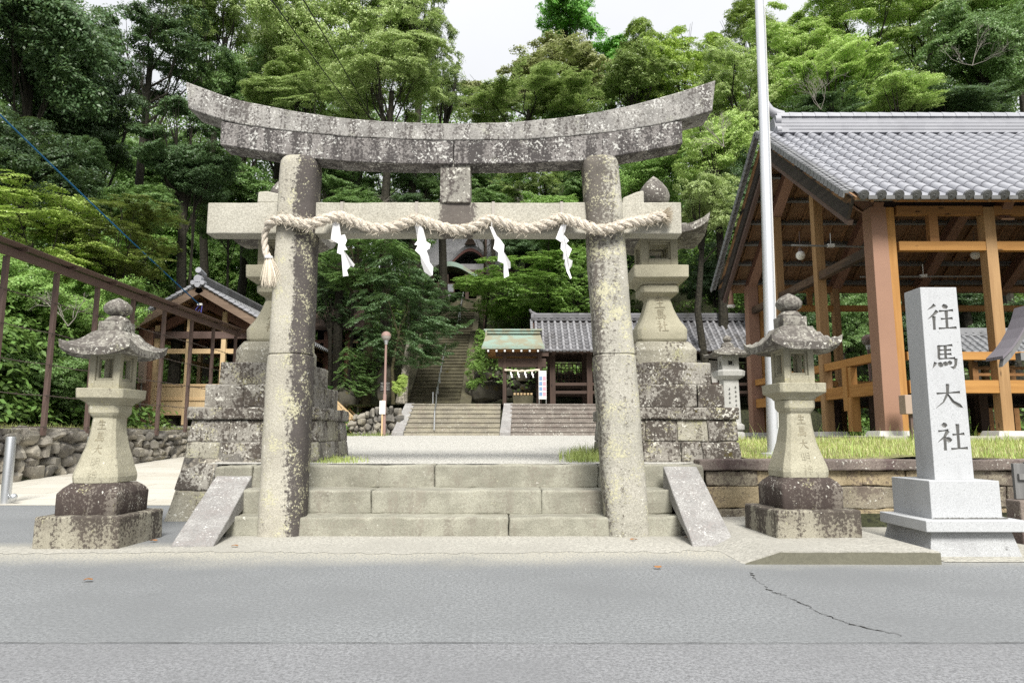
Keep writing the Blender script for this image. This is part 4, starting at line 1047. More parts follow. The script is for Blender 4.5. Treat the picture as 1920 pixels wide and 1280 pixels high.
b.box(XO+.03, XO+.3, YM-.36, YM+.36, zr-.10, zr+.02); b.tube([(XO+.0, YM-.30, zr-.02), (XO+.12, YM-.30, zr-.02)], .09, 12)
H(b, 'ridge_end_tile', M_tile, smooth=True)
def bothslopes(f):
    f(12.82, vf, wf); f(yre, vr, wr)
def verge(y0, v, w):
    b = MB(); n = 30
    for k in range(n):              # verge tiles stepping down the gable edge
        p = Vector((XV, y0, ze))+v*(SL_*k/n); q = Vector((XV, y0, ze))+v*(SL_*(k+1.08)/n)
        for dx, hh in ((-.14, .05), (-.06, .07)):
            b.bar(p+Vector((dx, 0, 0))+w*(hh+.02), q+Vector((dx, 0, 0))+w*hh, .075, .055, w)
        b.bar(p+Vector((-.185, 0, 0))+w*.02, q+Vector((-.185, 0, 0))+w*.0, .03, .13, w)
    H(b, 'verge_tiles', M_tilemid)
    b = MB(); p = Vector((XV+.05, y0+.05*v.y, ze))+v*.05-w*.22; q = Vector((XV+.05, y0, ze))+v*SL_-w*.22
    b.bar(p-w*.03, q-w*.03, .07, .46, w); H(b, 'bargeboard', M_bblack)
    b = MB(); b.bar(p+w*.10+Vector((-.006, 0, 0)), q+w*.10+Vector((-.006, 0, 0)), .07, .19, w); H(b, 'bargeboard_strip', M_barge)
    b = MB(); p = p-w*.33; q = q-w*.33; b.bar(p+Vector((.06, 0, 0)), q+Vector((.06, 0, 0)), .10, .10, w); H(b, 'bargeboard_trim', M_brown)
    b = MB(); A = Vector((XV+.05, y0, ze))-w*.035; n = Vector((XE-XV-.05, 0, 0)); B_ = v*SL_
    lo = -w*.06
    b.hexa([A+lo, A+lo+n, A+lo+n+B_, A+lo+B_, A, A+n, A+n+B_, A+B_]); H(b, 'roof_boards', M_board)
    for k in range(7):               # purlins
        s_ = SL_*(.10+.138*k)
        b = MB(); p = Vector((XV+.1, y0, ze))+v*s_-w*.20
        b.bar(p, p+Vector((XE-XV-.1, 0, 0)), .07, .14, w); H(b, 'purlin', M_greyst)
    for k in range(24):              # rafters
        x = XV+.45+k*.455
        b = MB(); p = Vector((x, y0, ze))+v*.12-w*.125; q = Vector((x, y0, ze))+v*SL_-w*.125
        b.bar(p, q, .055, .085, w); H(b, 'rafter', M_rafter)
bothslopes(verge)
for k in range(24):                  # rafter tails under the front eave
    pass
zc_ = ZZ(400, 13.6)
ztop = zc_+.10
def col(x, y, m=M_colp, z1=ztop, wx=.155, wy=.17, z0=BZ, nm='column'):
    b = MB(); b.frus(x, y, z0, wx*1.12, wy*1.1, z1, wx, wy); return H(b, nm, m, bevel=.008)
XC = HX+.20
col(XC, YF_+.2); col(XC, YR)
col(XC+5.2, YF_+.2); col(XC+5.2, YR); col(XC+10, YR); col(XC+10, YF_+.2)
# gable steel frames
def gable_frame(x):
    for ya, v in ((YF_+.05, vf), (YR+.15, vr)):
        top = Vector((x, YM, zr-.62)); foot = Vector((x, ya, ztop-.05))
        b = MB(); b.bar(foot, top, .20, .30, (0, 0, 1)); H(b, 'frame_beam', M_colb)
        b = MB(); b.bar(foot+Vector((0, 0, -.20)), top+Vector((0, 0, -.20)), .26, .035); H(b, 'frame_flange', M_colp)
for k in range(3): gable_frame(XC+5.2*k)
for k in (.5, 1.5): gable_frame(XC+5.2*k)
# front timber frame
yw = YF_+.12
zpl = (ZZ(404, yw), ZZ(388, yw)); zti = (ZZ(471, yw), ZZ(454, yw)); zra = (ZZ(675, yw), ZZ(660, yw)); zfl = (ZZ(737, yw), ZZ(713, yw))
def post(x, y, z0, z1, m=M_woodP, w=.10, nm='post'):
    b = MB(); b.box(x-w, x+w, y-w, y+w, z0, z1); return H(b, nm, m, bevel=.006)
def beam(a, c, w, h, m, nm='beam'):
    b = MB(); b.bar(a, c, w, h); return H(b, nm, m, bevel=.005)
def hb(x0, x1, y, z0, z1, m, nm='beam', t=.07):
    b = MB(); b.box(x0, x1, y-t, y+t, z0, z1); return H(b, nm, m, bevel=.005)
xa = XC+.20
for x in (XC+.25, 9.55, 12.7, 15.4):
    post(x, yw+.03, BZ+.06, ztop, M_woodAv if x < 9 else M_woodP, .085 if x < 9 else .11)
xs_p = [xa, 9.44, 9.66, 12.59, 12.81, 15.29, 15.5, 17.3]
for a, c in ((xs_p[0]+.18, 9.44), (9.66, 12.59), (12.81, 15.29), (15.51, 17.3)):
    hb(a, c, yw, *zpl, M_woodD); hb(a, c, yw, *zti, M_woodA); hb(a, c, yw, *zra, M_woodA, 'rail'); hb(a, c, yw, *zfl, M_woodA, 'floor_beam')
    b = MB(); m_ = a+(c-a)*.42; b.box(m_-.09, m_+.09, yw-.06, yw+.06, zti[1], zpl[0]); H(b, 'short_strut', M_woodD)
hb(xa, XE, yw-.45, ze-.02, ze+.06, M_woodD, 'eave_beam', .04)
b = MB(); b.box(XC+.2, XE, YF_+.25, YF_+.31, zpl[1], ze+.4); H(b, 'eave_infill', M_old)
# side (gable) timber frame, at x = XC
ys_p = [16.25, 18.75]
def slopez(y): return ze + (y-12.82)/(YM-12.82)*(zr-ze) if y < YM else ze + (yre-y)/(YM-12.82)*(zr-ze)
for y in ys_p: post(XC, y, BZ+.06, slopez(y)-.75, M_woodP, .105)
post(XC, YF_+2.0-.3+.0, BZ+.5, BZ+1.45, M_woodAv, .10)
ya_, yb__ = YF_+.42, YR-.2
segs = [(ya_, 16.14), (16.36, 18.64), (18.86, yb__)]
for a, c in segs:
    for zz, m, hh, nm in (((zti[0]+zti[1])/2, M_woodG, .19, 'tie_beam'), ((zra[0]+zra[1])/2+.02, M_woodAy, .17, 'rail'), ((zfl[0]+zfl[1])/2, M_woodAy, .26, 'floor_beam')):
        b = MB(); b.box(XC-.07, XC+.07, a, c, zz-hh/2, zz+hh/2); H(b, nm, m, bevel=.005)
    m_ = (a+c)/2
    b = MB(); b.box(XC-.065, XC+.065, m_-.1, m_+.1, zfl[1], zra[0]-.0); H(b, 'rail_post', M_woodAv)
    b = MB(); b.box(XC-.09, XC+.09, m_-.1, m_+.1, BZ+.06, zfl[0]); H(b, 'floor_post', M_woodAv)
post(XC+.27, YR-.05, BZ+.06, ztop, M_woodAv, .09)
# rear frame
for a, c in ((xa, 9.8), (10.0, 12.9), (13.1, 17.3)):
    for py0, py1, m in ((584, 573, M_woodA), (548, 538, M_woodD)):
        hb(a, c, YR, ZZ(py0, YR), ZZ(py1, YR), m)
    hb(a, c, YR, zra[0], zra[1], M_woodA, 'rail'); hb(a, c, YR, zfl[0], zfl[1], M_woodD, 'floor_beam')
    for f in (.35, .7):
        b = MB(); x = a+(c-a)*f; b.box(x-.07, x+.07, YR-.05, YR+.05, ZZ(573, YR), ZZ(548, YR)); H(b, 'short_strut', M_woodD)
    post(c+.1, YR, BZ+.06, ztop, M_woodP, .1)
for x in (8.6, 11.0): post(x, YR, zra[1]-.05, ZZ(573, YR), M_woodD, .06)
# floor, dark floor posts
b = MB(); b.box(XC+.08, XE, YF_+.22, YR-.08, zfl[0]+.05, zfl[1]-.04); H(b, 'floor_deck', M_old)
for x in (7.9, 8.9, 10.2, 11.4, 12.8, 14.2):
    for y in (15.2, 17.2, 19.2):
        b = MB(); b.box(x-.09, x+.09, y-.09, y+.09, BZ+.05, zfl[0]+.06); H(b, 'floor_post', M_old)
# foundation
b = MB(); b.box(XC-.42, XE, 13.05, YR+.5, .7, BZ-.03); H(b, 'foundation', M_conc, bevel=.02)
for x, y in ((XC, YF_+.2), (XC, YR), (9.55, yw), (XC, 16.25), (XC, 18.75), (XC, 17.5), (12.7, yw)):
    b = MB(); b.frus(x, y, BZ-.05, .36, .30, BZ+.065, .31, .25); H(b, 'column_footing', flat('footing_concrete', (.50, .49, .46), .9) if 'footing_concrete' not in bpy.data.materials else bpy.data.materials['footing_concrete'], bevel=.012)
# pipes of the fluorescent lights, globe lamps, flood lamp
for (xa_, xb_, py, Y) in ((7.5, 8.9, 460, 15.5), (9.0, 11.6, 519, 17.5), (7.9, 10.6, 448, 16.2)):
    pass
def tubelight(label, a, c):
    t = thing('tube_light', label, 'tube light', tuple((Vector(a)+Vector(c))/2), 'tube lights under the hall roof')
    b = MB(); b.tube([a, c], .022, 8); b.build('tube', M_greyst, t, smooth=True)
    b = MB(); m_ = (Vector(a)+Vector(c))/2; b.box(m_.x-.07, m_.x+.07, m_.y-.04, m_.y+.04, m_.z-.02, m_.z+.05); b.tube([m_, m_+Vector((0, 0, .3))], .008, 5); b.build('holder', M_white, t)
tubelight('grey tube light hanging left in the hall, beside the front column', P(1484, 460, 15.2), P(1632, 463, 15.2))
tubelight('long grey tube light hanging behind the top of the granite name pillar', P(1613, 519, 16.2), P(1850, 518, 16.2))
def globe(label, p, r=.11):
    t = thing('globe_lamp', label, 'lamp', tuple(p), 'white globe lamps under the hall roof')
    b = MB(); b.ball(p, r, 16, 10); b.build('globe', M_glob, t, smooth=True)
    b = MB(); b.lathe([(.05, p.z+r*.85), (.05, p.z+r+.06)], p.x, p.y, 10); b.tube([(p.x, p.y, p.z+r), (p.x, p.y, p.z+r+.5)], .012, 6); b.build('holder', M_brown, t)
globe('white globe lamp hanging in the hall near the flagpole', P(1501, 479, 16.6))
globe('white globe lamp hanging in the hall near the right edge', P(1829, 478, 16.6))
p = P(1371, 574, 20.9)
t = thing('eave_lamp', 'brown shaded eave lamp with a white disc hanging at the hall\'s rear corner', 'lamp', tuple(p))
b = MB(); b.tube([(p.x+.02, p.y, p.z+.50), (p.x+.01, p.y, p.z+.30), (p.x, p.y, p.z+.10), (p.x, p.y, p.z+.03)], [.03, .07, .085, .11], 12); b.build('shade', M_colp, t, smooth=True)
b = MB(); b.lathe([(.02, p.z-.04), (.12, p.z-.03), (.125, p.z+.03)], p.x, p.y, 14); b.build('lamp_disc', M_glob, t, smooth=True)
# meter box beside the column
p = P(1708, 757, 13.0)
t = thing('meter_box', 'beige metal box on a post in front of the hall, beside the name pillar', 'box', (p.x, 13.0, lawnz(p.x, 13.0)))
b = MB(); b.box(p.x-.17, p.x+.13, 12.88, 13.1, ZZ(776, 12.9), ZZ(740, 12.9)); b.build('box', flat('beige_paint', (.36, .28, .225), .6, var=.06), t, bevel=.01)
b = MB(); b.box(p.x-.05, p.x+.03, 12.96, 13.03, .8, ZZ(776, 12.9)); b.build('post', M_brown, t)

# ---------------------------------------------------------------- fence on the left
FX = -10.35
t = thing('barbed_wire_fence', 'tall brown steel fence with barbed wire and a sloping top rail along the left', 'fence', (FX, 18, 1.2))
zt0, zt1 = P(0, 484, 14.1).z, P(441, 631, 26.0).z
rail = lambda y: zt0+(zt1-zt0)*(y-14.1)/11.9
for px in (-12, 88, 168, 238, 299, 352, 394, 437):
    Y = -FX*F/(960-px)/1.0
    b = MB(); b.box(FX-.045, FX+.045, Y-.045, Y+.045, 1.1, rail(Y)); b.build('post', M_brown, t)
b = MB(); b.box(FX+.02, FX+.09, 11.5, 26.1, 0, .17); b.v = [(x, y, z+rail(y)) for x, y, z in b.v]; b.build('top_rail', M_brown, t)
b = MB(); b.hexa([(FX-.25, 11.5, .20), (FX+.30, 11.5, .235), (FX+.30, 26.6, .235), (FX-.25, 26.6, .20), (FX-.25, 11.5, .215), (FX+.30, 11.5, .25), (FX+.30, 26.6, .25), (FX-.25, 26.6, .215)]); b.v = [(x, y, z+rail(y)) for x, y, z in b.v]; b.build('rail_cover', M_brown, t)
for k in range(9):
    y = 12.5+1.65*k; b = MB(); b.box(FX-.2, FX+.27, y-.02, y+.02, rail(y)+.15, rail(y)+.205); b.build('bracket', M_brown, t)
for i, (py, nm) in enumerate(((546, 0), (608, 0), (672, 0), (735, 0), (799, 0))):
    z = P(0, py, 14.1).z; b = MB(); pts = []
    for k in range(60):
        y = 11.5+k*.25; pts.append((FX+.055, y, z+.02*math.sin(k*.9)*.5))
    b.tube(pts, .009, 4)
    for k in range(60):
        y = 11.6+k*.24; b.tube([(FX+.055, y, z-.03), (FX+.055, y+.01, z+.03)], .006, 3); b.tube([(FX+.03, y-.02, z), (FX+.08, y+.03, z)], .006, 3)
    b.build('barbed_wire', M_wire, t)

# ---------------------------------------------------------------- left pavilion
YP, YP2 = 27.0, 39.0
PXa = XX(388, 600, YP); zpe = ZZ(610, 26.3); zpr = ZZ(534, 26.3)
hwp = 2.75; pzb = 1.5
pv = thing('timber_pavilion', 'timber pavilion with plank walls and a grey tiled gable roof, left of the torii', 'pavilion', (PXa, 33, pzb))
Q = lambda m, nm, mt, **k: m.build(nm, mt, pv, **k)
for sg in (-1, 1):
    e = Vector((PXa+sg*hwp, 26.2, zpe)); top = Vector((PXa, 26.2, zpr)); v = (top-e); Ls_ = v.length; v.normalize(); w = Vector((sg*abs(v.z), 0, abs(v.x)))
    if sg > 0: Q(tile_slope(e+Vector((0, 14.0, 0)), (0, -1, 0), v, w, 46, .305, .30, int(Ls_/.30), .085, seg=4), 'roof_tiles', M_tilemid, smooth=True)
    else: Q(tile_slope(e, (0, 1, 0), v, w, 46, .305, .60, int(Ls_/.60), .085, seg=4), 'roof_tiles', M_tilemid, smooth=True)
    b = MB(); A = e-w*.04; n = Vector((0, 13.9, 0)); B_ = v*Ls_; lo = -w*.06
    b.hexa([A+lo, A+lo+n, A+lo+n+B_, A+lo+B_, A, A+n, A+n+B_, A+B_]); Q(b, 'roof_boards', M_board)
    b = MB()
    for k in range(14):
        p = e+v*(Ls_*k/14); q = e+v*(Ls_*(k+1.06)/14); b.bar(p+w*.08+Vector((0, -.06, 0)), q+w*.05+Vector((0, -.06, 0)), .14, .09, w)
    Q(b, 'verge_tiles', M_tile)
    b = MB(); b.bar(e-w*.18+v*.1, e-w*.18+v*Ls_, .08, .30, w); Q(b, 'bargeboard', wood('grey_bargeboard', (.22, .16, .115), (.13, .09, .065), 0, knots=False) if sg < 0 else bpy.data.materials['grey_bargeboard'])
    for yy in (27.05, 31, 35, 38.8):
        b = MB(); b.bar(e-w*.48+v*.35+Vector((0, yy-26.2, 0)), Vector((PXa, yy, zpr-.62)), .18, .34, w); Q(b, 'frame_beam', M_colb)
    for k in range(5):
        b = MB(); q = e+v*(Ls_*(.12+.19*k))-w*.17; b.bar(q+Vector((0, .1, 0)), q+Vector((0, 13.7, 0)), .08, .10, w); Q(b, 'purlin', M_rafter)
    b = MB(); b.bar(e+Vector((-sg*.35, .5, -.22)), e+Vector((-sg*.35, 13.6, -.22)), .16, .22); Q(b, 'eave_beam', M_colb)
b = MB(); ridge(b, (PXa, 26.15, zpr-.03), (PXa, 40.1, zpr-.03), .34, .42, 4); Q(b, 'roof_ridge', M_tileold)
b = MB()
b.tube([(PXa, 26.5, zpr+.42), (PXa, 26.0, zpr+.52)], .115, 12)
for dx, dz, r in ((0, .18, .15), (-.18, .03, .09), (.18, .03, .09), (0, -.05, .11)): b.tube([(PXa+dx, 25.98, zpr+dz), (PXa+dx, 26.2, zpr+dz)], r, 14)
Q(b, 'ridge_end_tile', M_tile, smooth=True)
xl, xr = XX(275, 700, YP), PXa*2-XX(275, 700, YP)
zcol = zpe-.1
for y in (27.0, 38.6):
    for x in (xl, xr): b = MB(); b.frus(x, y, pzb, .26, .22, zcol, .20, .2); Q(b, 'column', M_colb if x == xr else M_colp)
for x in (xl, xr):
    b = MB(); b.frus(x, 27, pzb-.12, .4, .35, pzb+.05, .34, .3); Q(b, 'column_footing', M_conc)
zw0, zw1 = ZZ(776, YP), ZZ(722, YP)
def qbox(x0, x1, y0, y1, z0, z1, nm, m): b = MB(); b.box(x0, x1, y0, y1, z0, z1); return Q(b, nm, m, bevel=.004)
pxs = [xl+.33, XX(351, 700, YP), XX(417, 700, YP), xr-.33]
for i, x in enumerate(pxs): qbox(x-.09, x+.09, 26.93, 27.07, pzb, slopez and (zcol+ (.2 if i in (0, 3) else .75)), 'post', M_pale)
for a, c in zip(pxs[:-1], pxs[1:]):
    qbox(a+.09, c-.09, 26.98, 27.02, zw0, zw1, 'plank_wall', M_pale)
    for z in (zw0, (zw0+zw1)/2, zw1): qbox(a+.09, c-.09, 26.94, 27.06, z-.045, z+.045, 'wall_batten', M_paleh)
    qbox(a+.09, c-.09, 26.95, 27.05, ZZ(663, YP), ZZ(654, YP), 'tie_beam', M_paleh)
qbox(xl+.2, xr-.2, 26.9, 27.1, ZZ(634, YP)-.02, ZZ(622, YP), 'lintel_beam', M_brown)
for xs_ in (xl+.02, xr-.02):
    for z0, z1 in ((zw0, zw1-.3), ):
        if xs_ == xl+.02: qbox(xs_-.02, xs_+.02, 27.2, 38.4, z0, z1, 'plank_wall', M_pale)
    for y in (29.2, 31.5, 33.8, 36.2): qbox(xs_-.08, xs_+.08, y-.09, y+.09, pzb, zcol, 'post', M_paley)
    for z in (zw1-.2, ZZ(660, YP), ZZ(634, YP)):
        qbox(xs_-.05, xs_+.05, 27.2, 38.4, z-.07, z+.07, 'side_rail', M_paley)
for yy in (36.6, 38.9): qbox(xr+.06, xr+.30, yy-.1, yy+.1, pzb, zcol+.1, 'post', M_pale)
qbox(xl, xr, 38.5, 38.6, zw1-.3, zw1-.1, 'rear_rail', M_paleh); qbox(xl, xr, 38.5, 38.6, ZZ(640, YP), ZZ(632, YP), 'rear_rail', M_paleh)
for x in pxs[1:3]: qbox(x-.08, x+.08, 38.5, 38.65, pzb, zcol, 'rear_post', M_paley)
qbox(xl+.1, xr-.1, 27.1, 38.5, zw0-.12, zw0, 'floor_deck', M_old)
qbox(xl-.5, xr+.5, 26.6, 39.2, 1.0, pzb-.05, 'foundation', M_conc)
# switch box on the pavilion
p = P(267, 694, 26.6)
t = thing('switch_box', 'beige switch box mounted beside the pavilion column behind the left lantern', 'box', tuple(p))
b = MB(); b.box(p.x-.12, p.x+.12, p.y-.1, p.y+.1, ZZ(718, 26.6), ZZ(671, 26.6)); b.build('box', bpy.data.materials['beige_paint'], t, bevel=.01)
b = MB(); b.tube([(p.x, p.y, ZZ(718, 26.6)), (p.x, p.y, 1.5)], .03, 6); b.build('conduit', M_greyst, t)
# wooden access stairs at the pavilion's end
t = thing('wooden_stairs', 'pale wooden stairs with a thin handrail beside the left pavilion', 'stairs', (XX(650, 815, 28), 28, 1.05))
a, c = P(622, 755, 28), P(672, 816, 28)
for dy in (0, .9):
    b = MB(); b.bar((a.x, 28+dy, a.z), (c.x, 28+dy, c.z), .06, .32); b.build('stringer', M_paleh, t)
    b = MB(); p0, p1 = P(624, 745, 28), P(668, 787, 28); b.bar((p0.x, 28+dy, p0.z), (p1.x, 28+dy, p1.z), .05, .07); b.build('handrail', M_paleh, t)
    for px, py0, py1 in ((643, 763, 785), (658, 777, 800)):
        b = MB(); q = P(px, py0, 28); q1 = P(px, py1, 28); b.box(q.x-.03, q.x+.03, 27.97+dy, 28.03+dy, q1.z, q.z); b.build('baluster', M_pale, t)
for k in range(5):
    f = (k+.5)/5; p = a.lerp(c, f); b = MB(); b.box(p.x-.14, p.x+.14, 28.03, 28.87, p.z-.02, p.z+.03); b.build('tread', M_paleh, t)
# ---------------------------------------------------------------- far stairs
FY = 24.0
zs0, zs1 = ZZ(816, FY), ZZ(757, FY+2)
def flight(t, X0, X1, y0, z0, z1, n, tread, m, wig=.0, blocks=None):
    for k in range(n):
        a = z0+(z1-z0)*k/n; c = z0+(z1-z0)*(k+1)/n; y = y0+tread*k
        xs_ = [X0] + sorted(rnd.uniform(X0+.3, X1-.3) for _ in range(blocks if blocks is not None else 2)) + [X1]
        for p, q in zip(xs_[:-1], xs_[1:]):
            jy, jz = rnd.uniform(-.01, .01), rnd.uniform(-.006, .006); b = MB()
            b.box(p+.003, q-.003, y+.03+jy, y+tread+.12, a-.1, c-.045+jz); b.box(p+.003, q-.003, y+jy, y+tread+.10, c-.045+jz, c+jz); b.build('step', m, t)
XA, XB, XC_, XD = XX(757, 790, FY), XX(937, 790, FY), XX(957, 790, FY), 7.9
t = thing('stone_stairs', 'pale lower stone stairs behind the gravel court, left of the dark flight', 'stairs', ((XA+XB)/2, FY, zs0))
flight(t, XA, XB+.0, FY, zs0, zs1, 7, .30, M_fstep, blocks=1)
t2 = thing('stone_stairs', 'wide brownish lower stone stairs below the tiled gatehouse', 'stairs', ((XC_+XD)/2, FY, zs0))
flight(t2, XC_, XD, FY, zs0, zs1, 7, .30, M_fstepd, blocks=3)
def slabside(px0, px1, py0, py1, label):
    xa_, xb_ = XX(px0, 800, FY), XX(px1, 800, FY); y0, y1 = FY-.12, FY+2.0
    b = MB(); z0, z1 = zs0+.10, zs1+.03
    b.hexa([(xa_, y0, zs0-.1), (xb_, y0, zs0-.1), (xb_+.05, y1, z1-.3), (xa_+.10, y1, z1-.3), (xa_, y0, z0), (xb_, y0, z0), (xb_+.08, y1, z1), (xa_+.12, y1, z1)])
    tag(b.build('stone_side_slab', M_ramp, bevel=.01), label, 'stone slab', 'side slabs of the far stairs')
slabside(736, 757, 757, 810, 'sloping grey side slab at the left end of the pale far stairs')
slabside(937, 957, 757, 808, 'sloping grey side slab between the pale and the dark far stairs')
sheet('upper_terrace', [(-6.2, 26.0), (12, 26.0), (12, 31), (-6.2, 31)], zs1-.02, M_conc)
# long staircase up the hill
LX0, LX1 = -4.28, -2.16
zl0, zl1 = 2.30, ZZ(627, 35.5)
t = thing('hill_stairs', 'long mossy stone stairway climbing the wooded hill behind the gate', 'stairs', (-3.2, 29, zl0))
flight(t, LX0, LX1, 29.0, zl0, zl1, 22, 6.5/22, M_lstep, blocks=1)
for x0, x1 in ((LX0-.46, LX0-.01), (LX1+.01, LX1+.48)):
    b = MB(); b.hexa([(x0, 28.7, zl0-.3), (x1, 28.7, zl0-.3), (x1, 35.8, zl1-.4), (x0, 35.8, zl1-.4), (x0, 28.7, zl0+.12), (x1, 28.7, zl0+.12), (x1, 35.8, zl1+.25), (x0, 35.8, zl1+.25)]); b.build('side_slab', M_lstep, t, bevel=.02, sub=.6)
t = thing('hill_stairs', 'dark upper flight of stone stairs near the hilltop hall', 'stairs', (-2.9, 37.5, zl1))
zu1 = ZZ(562, 43)
sheet('stair_landing', [(-5.2, 35.4), (-1.4, 35.4), (-1.4, 38), (-5.2, 38)], zl1-.01, M_lstep)
flight(t, -4.6, -2.2, 37.6, zl1, zu1, 16, 5.4/16, M_lstep, blocks=1)
b = MB(); b.box(-2.2, -1.9, 37.5, 43, zl1-.3, zl1+.3); b.hexa([(-2.2, 37.5, zl1-.3), (-1.9, 37.5, zl1-.3), (-1.9, 43, zu1-.3), (-2.2, 43, zu1-.3), (-2.2, 37.5, zl1+.3), (-1.9, 37.5, zl1+.3), (-1.9, 43, zu1+.3), (-2.2, 43, zu1+.3)]); b.build('side_slab', M_lstep, t)
# handrails
t = thing('handrail', 'thin steel handrail up the middle of the far and the long stairs', 'handrail', (XX(815, 808, FY), FY, zs0))
b = MB(); q = [P(814, 806, 23.95), P(815, 771, 23.95), P(820, 742, 26.1), P(816, 735, 28.9)]
b.tube([q[0], q[1], P(818, 752, 26.2), P(818, 735, 28.9)], .025, 8)
r0, r1 = P(818, 735, 28.9), P(838, 636, 35.0); b.tube([r0, r1], .025, 8); b.build('rail', M_steel, t, smooth=True)
for f in (0, .14, .3, .46, .6, .74, .88, 1.0):
    p = r0.lerp(r1, f); b = MB(); b.tube([p, (p.x, p.y, p.z-.95)], .022, 6); b.build('rail_post', M_steel, t, smooth=True)
b = MB(); p = P(812, 735, 28.6); b.tube([p, (p.x, p.y, 2.2)], .03, 6); b.build('rail_post', M_steel, t)
t = thing('handrail', 'bright steel handrail on the upper stairs', 'handrail', tuple(P(859, 605, 38)))
b = MB(); b.tube([P(858, 603, 38.2), P(869, 548, 42)], .035, 8); b.build('rail', M_steel, t, smooth=True)
for px, py, y in ((858, 603, 38.2), (863, 577, 40)):
    p = P(px, py, y); b = MB(); b.tube([p, (p.x, p.y, p.z-.9)], .022, 6); b.build('rail_post', M_steel, t)

# ---------------------------------------------------------------- tiled gatehouse / corridor
GY = 28.6
M_tilerow = tilemat('old_cover_tile', (.20, .20, .21), (.30, .30, .315), .5, (.11, .105, .10), .75)
gh = thing('gatehouse', 'long low gatehouse of dark timber with an old grey tiled roof behind the stairs', 'gatehouse', (5, GY, zs1))
G = lambda m, nm, mt, **k: m.build(nm, mt, gh, **k)
gx0 = XX(1001, 650, 27.6); gx1 = 11.6
ge, gr = ZZ(657, 27.6), ZZ(601, 29.4)
for y0, sg in ((27.6, 1), (31.2, -1)):
    v = Vector((0, sg*1.8, gr-ge)); Lg = v.length; v.normalize(); w = Vector((0, -sg*v.z, abs(v.y)))
    o = (gx0, y0, ge)
    pans = MB(); G(tile_slope(o, (1, 0, 0), v, w, int((gx1-gx0)/.27), .27, .25 if sg > 0 else .5, int(Lg/(.25 if sg > 0 else .5))+1, .062, disc=sg > 0, seg=4, pmb=pans), 'roof_tiles', M_tilerow, smooth=True); G(pans, 'pan_tiles', M_tileold)
    b = MB(); A = Vector(o)-w*.04; n = Vector((gx1-gx0, 0, 0)); B_ = v*Lg; lo = -w*.07
    b.hexa([A+lo, A+lo+n, A+lo+n+B_, A+lo+B_, A, A+n, A+n+B_, A+B_]); G(b, 'roof_boards', M_oldh)
    b = MB(); b.bar(Vector((gx0-.02, y0, ge))-w*.10, Vector((gx0-.02, y0, ge))+v*Lg-w*.10, .06, .22, w); G(b, 'bargeboard', M_old)
    b = MB()
    for k in range(12):
        p = Vector(o)+v*(Lg*k/12); q = Vector(o)+v*(Lg*(k+1.06)/12); b.bar(p+w*.05+Vector((-.05, 0, 0)), q+w*.03+Vector((-.05, 0, 0)), .10, .07, w)
    G(b, 'verge_tiles', M_tilemid)
b = MB(); ridge(b, (gx0-.02, 29.4, gr-.03), (gx1, 29.4, gr-.03), .3, .34, 4); b.tube([(gx0+.15, 29.4, gr+.26), (gx0-.05, 29.4, gr+.36), (gx0-.12, 29.4, gr+.48)], [.08, .07, .05], 8); b.tube([(gx0-.06, 29.4, gr+.1), (gx0+.05, 29.4, gr+.1)], .2, 12); G(b, 'roof_ridge', M_tileold)
zg0 = zs1-.04
gxs = [XX(px, 700, 28.4) for px in (1036, 1105, 1196, 1300, 1352, 1405)]+[11.2]
for i, x in enumerate(gxs):
    for y in (28.4, 30.4):
        b = MB(); b.box(x-.11, x+.11, y-.11, y+.11, zg0, ge+.25); G(b, 'post', M_old)
        b = MB(); b.frus(x, y, zg0-.02, .2, .2, zg0+.08, .16, .16); G(b, 'post_footing', M_conc)
for i, (a, c) in enumerate(zip(gxs[:-1], gxs[1:])):
    for z in (ge+.10, ):
        b = MB(); b.box(a, c, 28.33, 28.47, z-.12, z+.12); G(b, 'lintel', M_oldh)
    for y, nm in ((28.4, 'rail'), (30.4, 'rail')):
        for z in (zg0+.62, zg0+.95):
            b = MB(); b.box(a+.1, c-.1, y-.05, y+.05, z-.06, z+.06); G(b, nm, M_oldh)
    y = 30.4; zl, zh = zg0+1.05, ge-.25
    if i in (0, 4, 5):
        b = MB()
        n = int((c-a)/.16)
        for k in range(1, n): x = a+(c-a)*k/n; b.box(x-.02, x+.02, y-.02, y+.02, zl, zh)
        for k in range(5): z = zl+(zh-zl)*k/4; b.box(a+.1, c-.1, y-.025, y+.025, z-.02, z+.02)
        G(b, 'lattice', M_old)
    elif i in (2, 3):
        b = MB(); b.box(a+.1, c-.1, 28.5, 28.6, zg0+1.0, ge-.3); G(b, 'plaster_panel', flat('white_plaster', (.50, .49, .46), .9) if 'white_plaster' not in bpy.data.materials else bpy.data.materials['white_plaster'])
        b = MB(); b.box(a+.1, c-.1, 28.5, 28.6, zg0+.0, zg0+.9); G(b, 'board_panel', M_old)
for x in (gxs[0],):
    for y in (27.75, ):
        b = MB(); b.bar((x, 28.4, ge-.1), (x, 27.8, ge+.0), .12, .14); G(b, 'bracket', M_old)
nr = 30
for k in range(nr):
    x = gx0+.12+(gx1-gx0-.2)*k/(nr-1); v = Vector((0, 1.8, gr-ge)).normalized(); w = Vector((0, -v.z, v.y))
    b = MB(); b.bar(Vector((x, 27.64, ge))-w*.15, Vector((x, 28.5, ge+.87*(gr-ge)/1.8))-w*.15, .06, .07, w); G(b, 'rafter', M_old)
rubble('stone_wall', 'rough stone wall seen through the gatehouse opening', (-1.6, 31.7), (11.5, 31.7), lambda f: 2.1, lambda f: 3.9, .5, M_rock, cap=False)

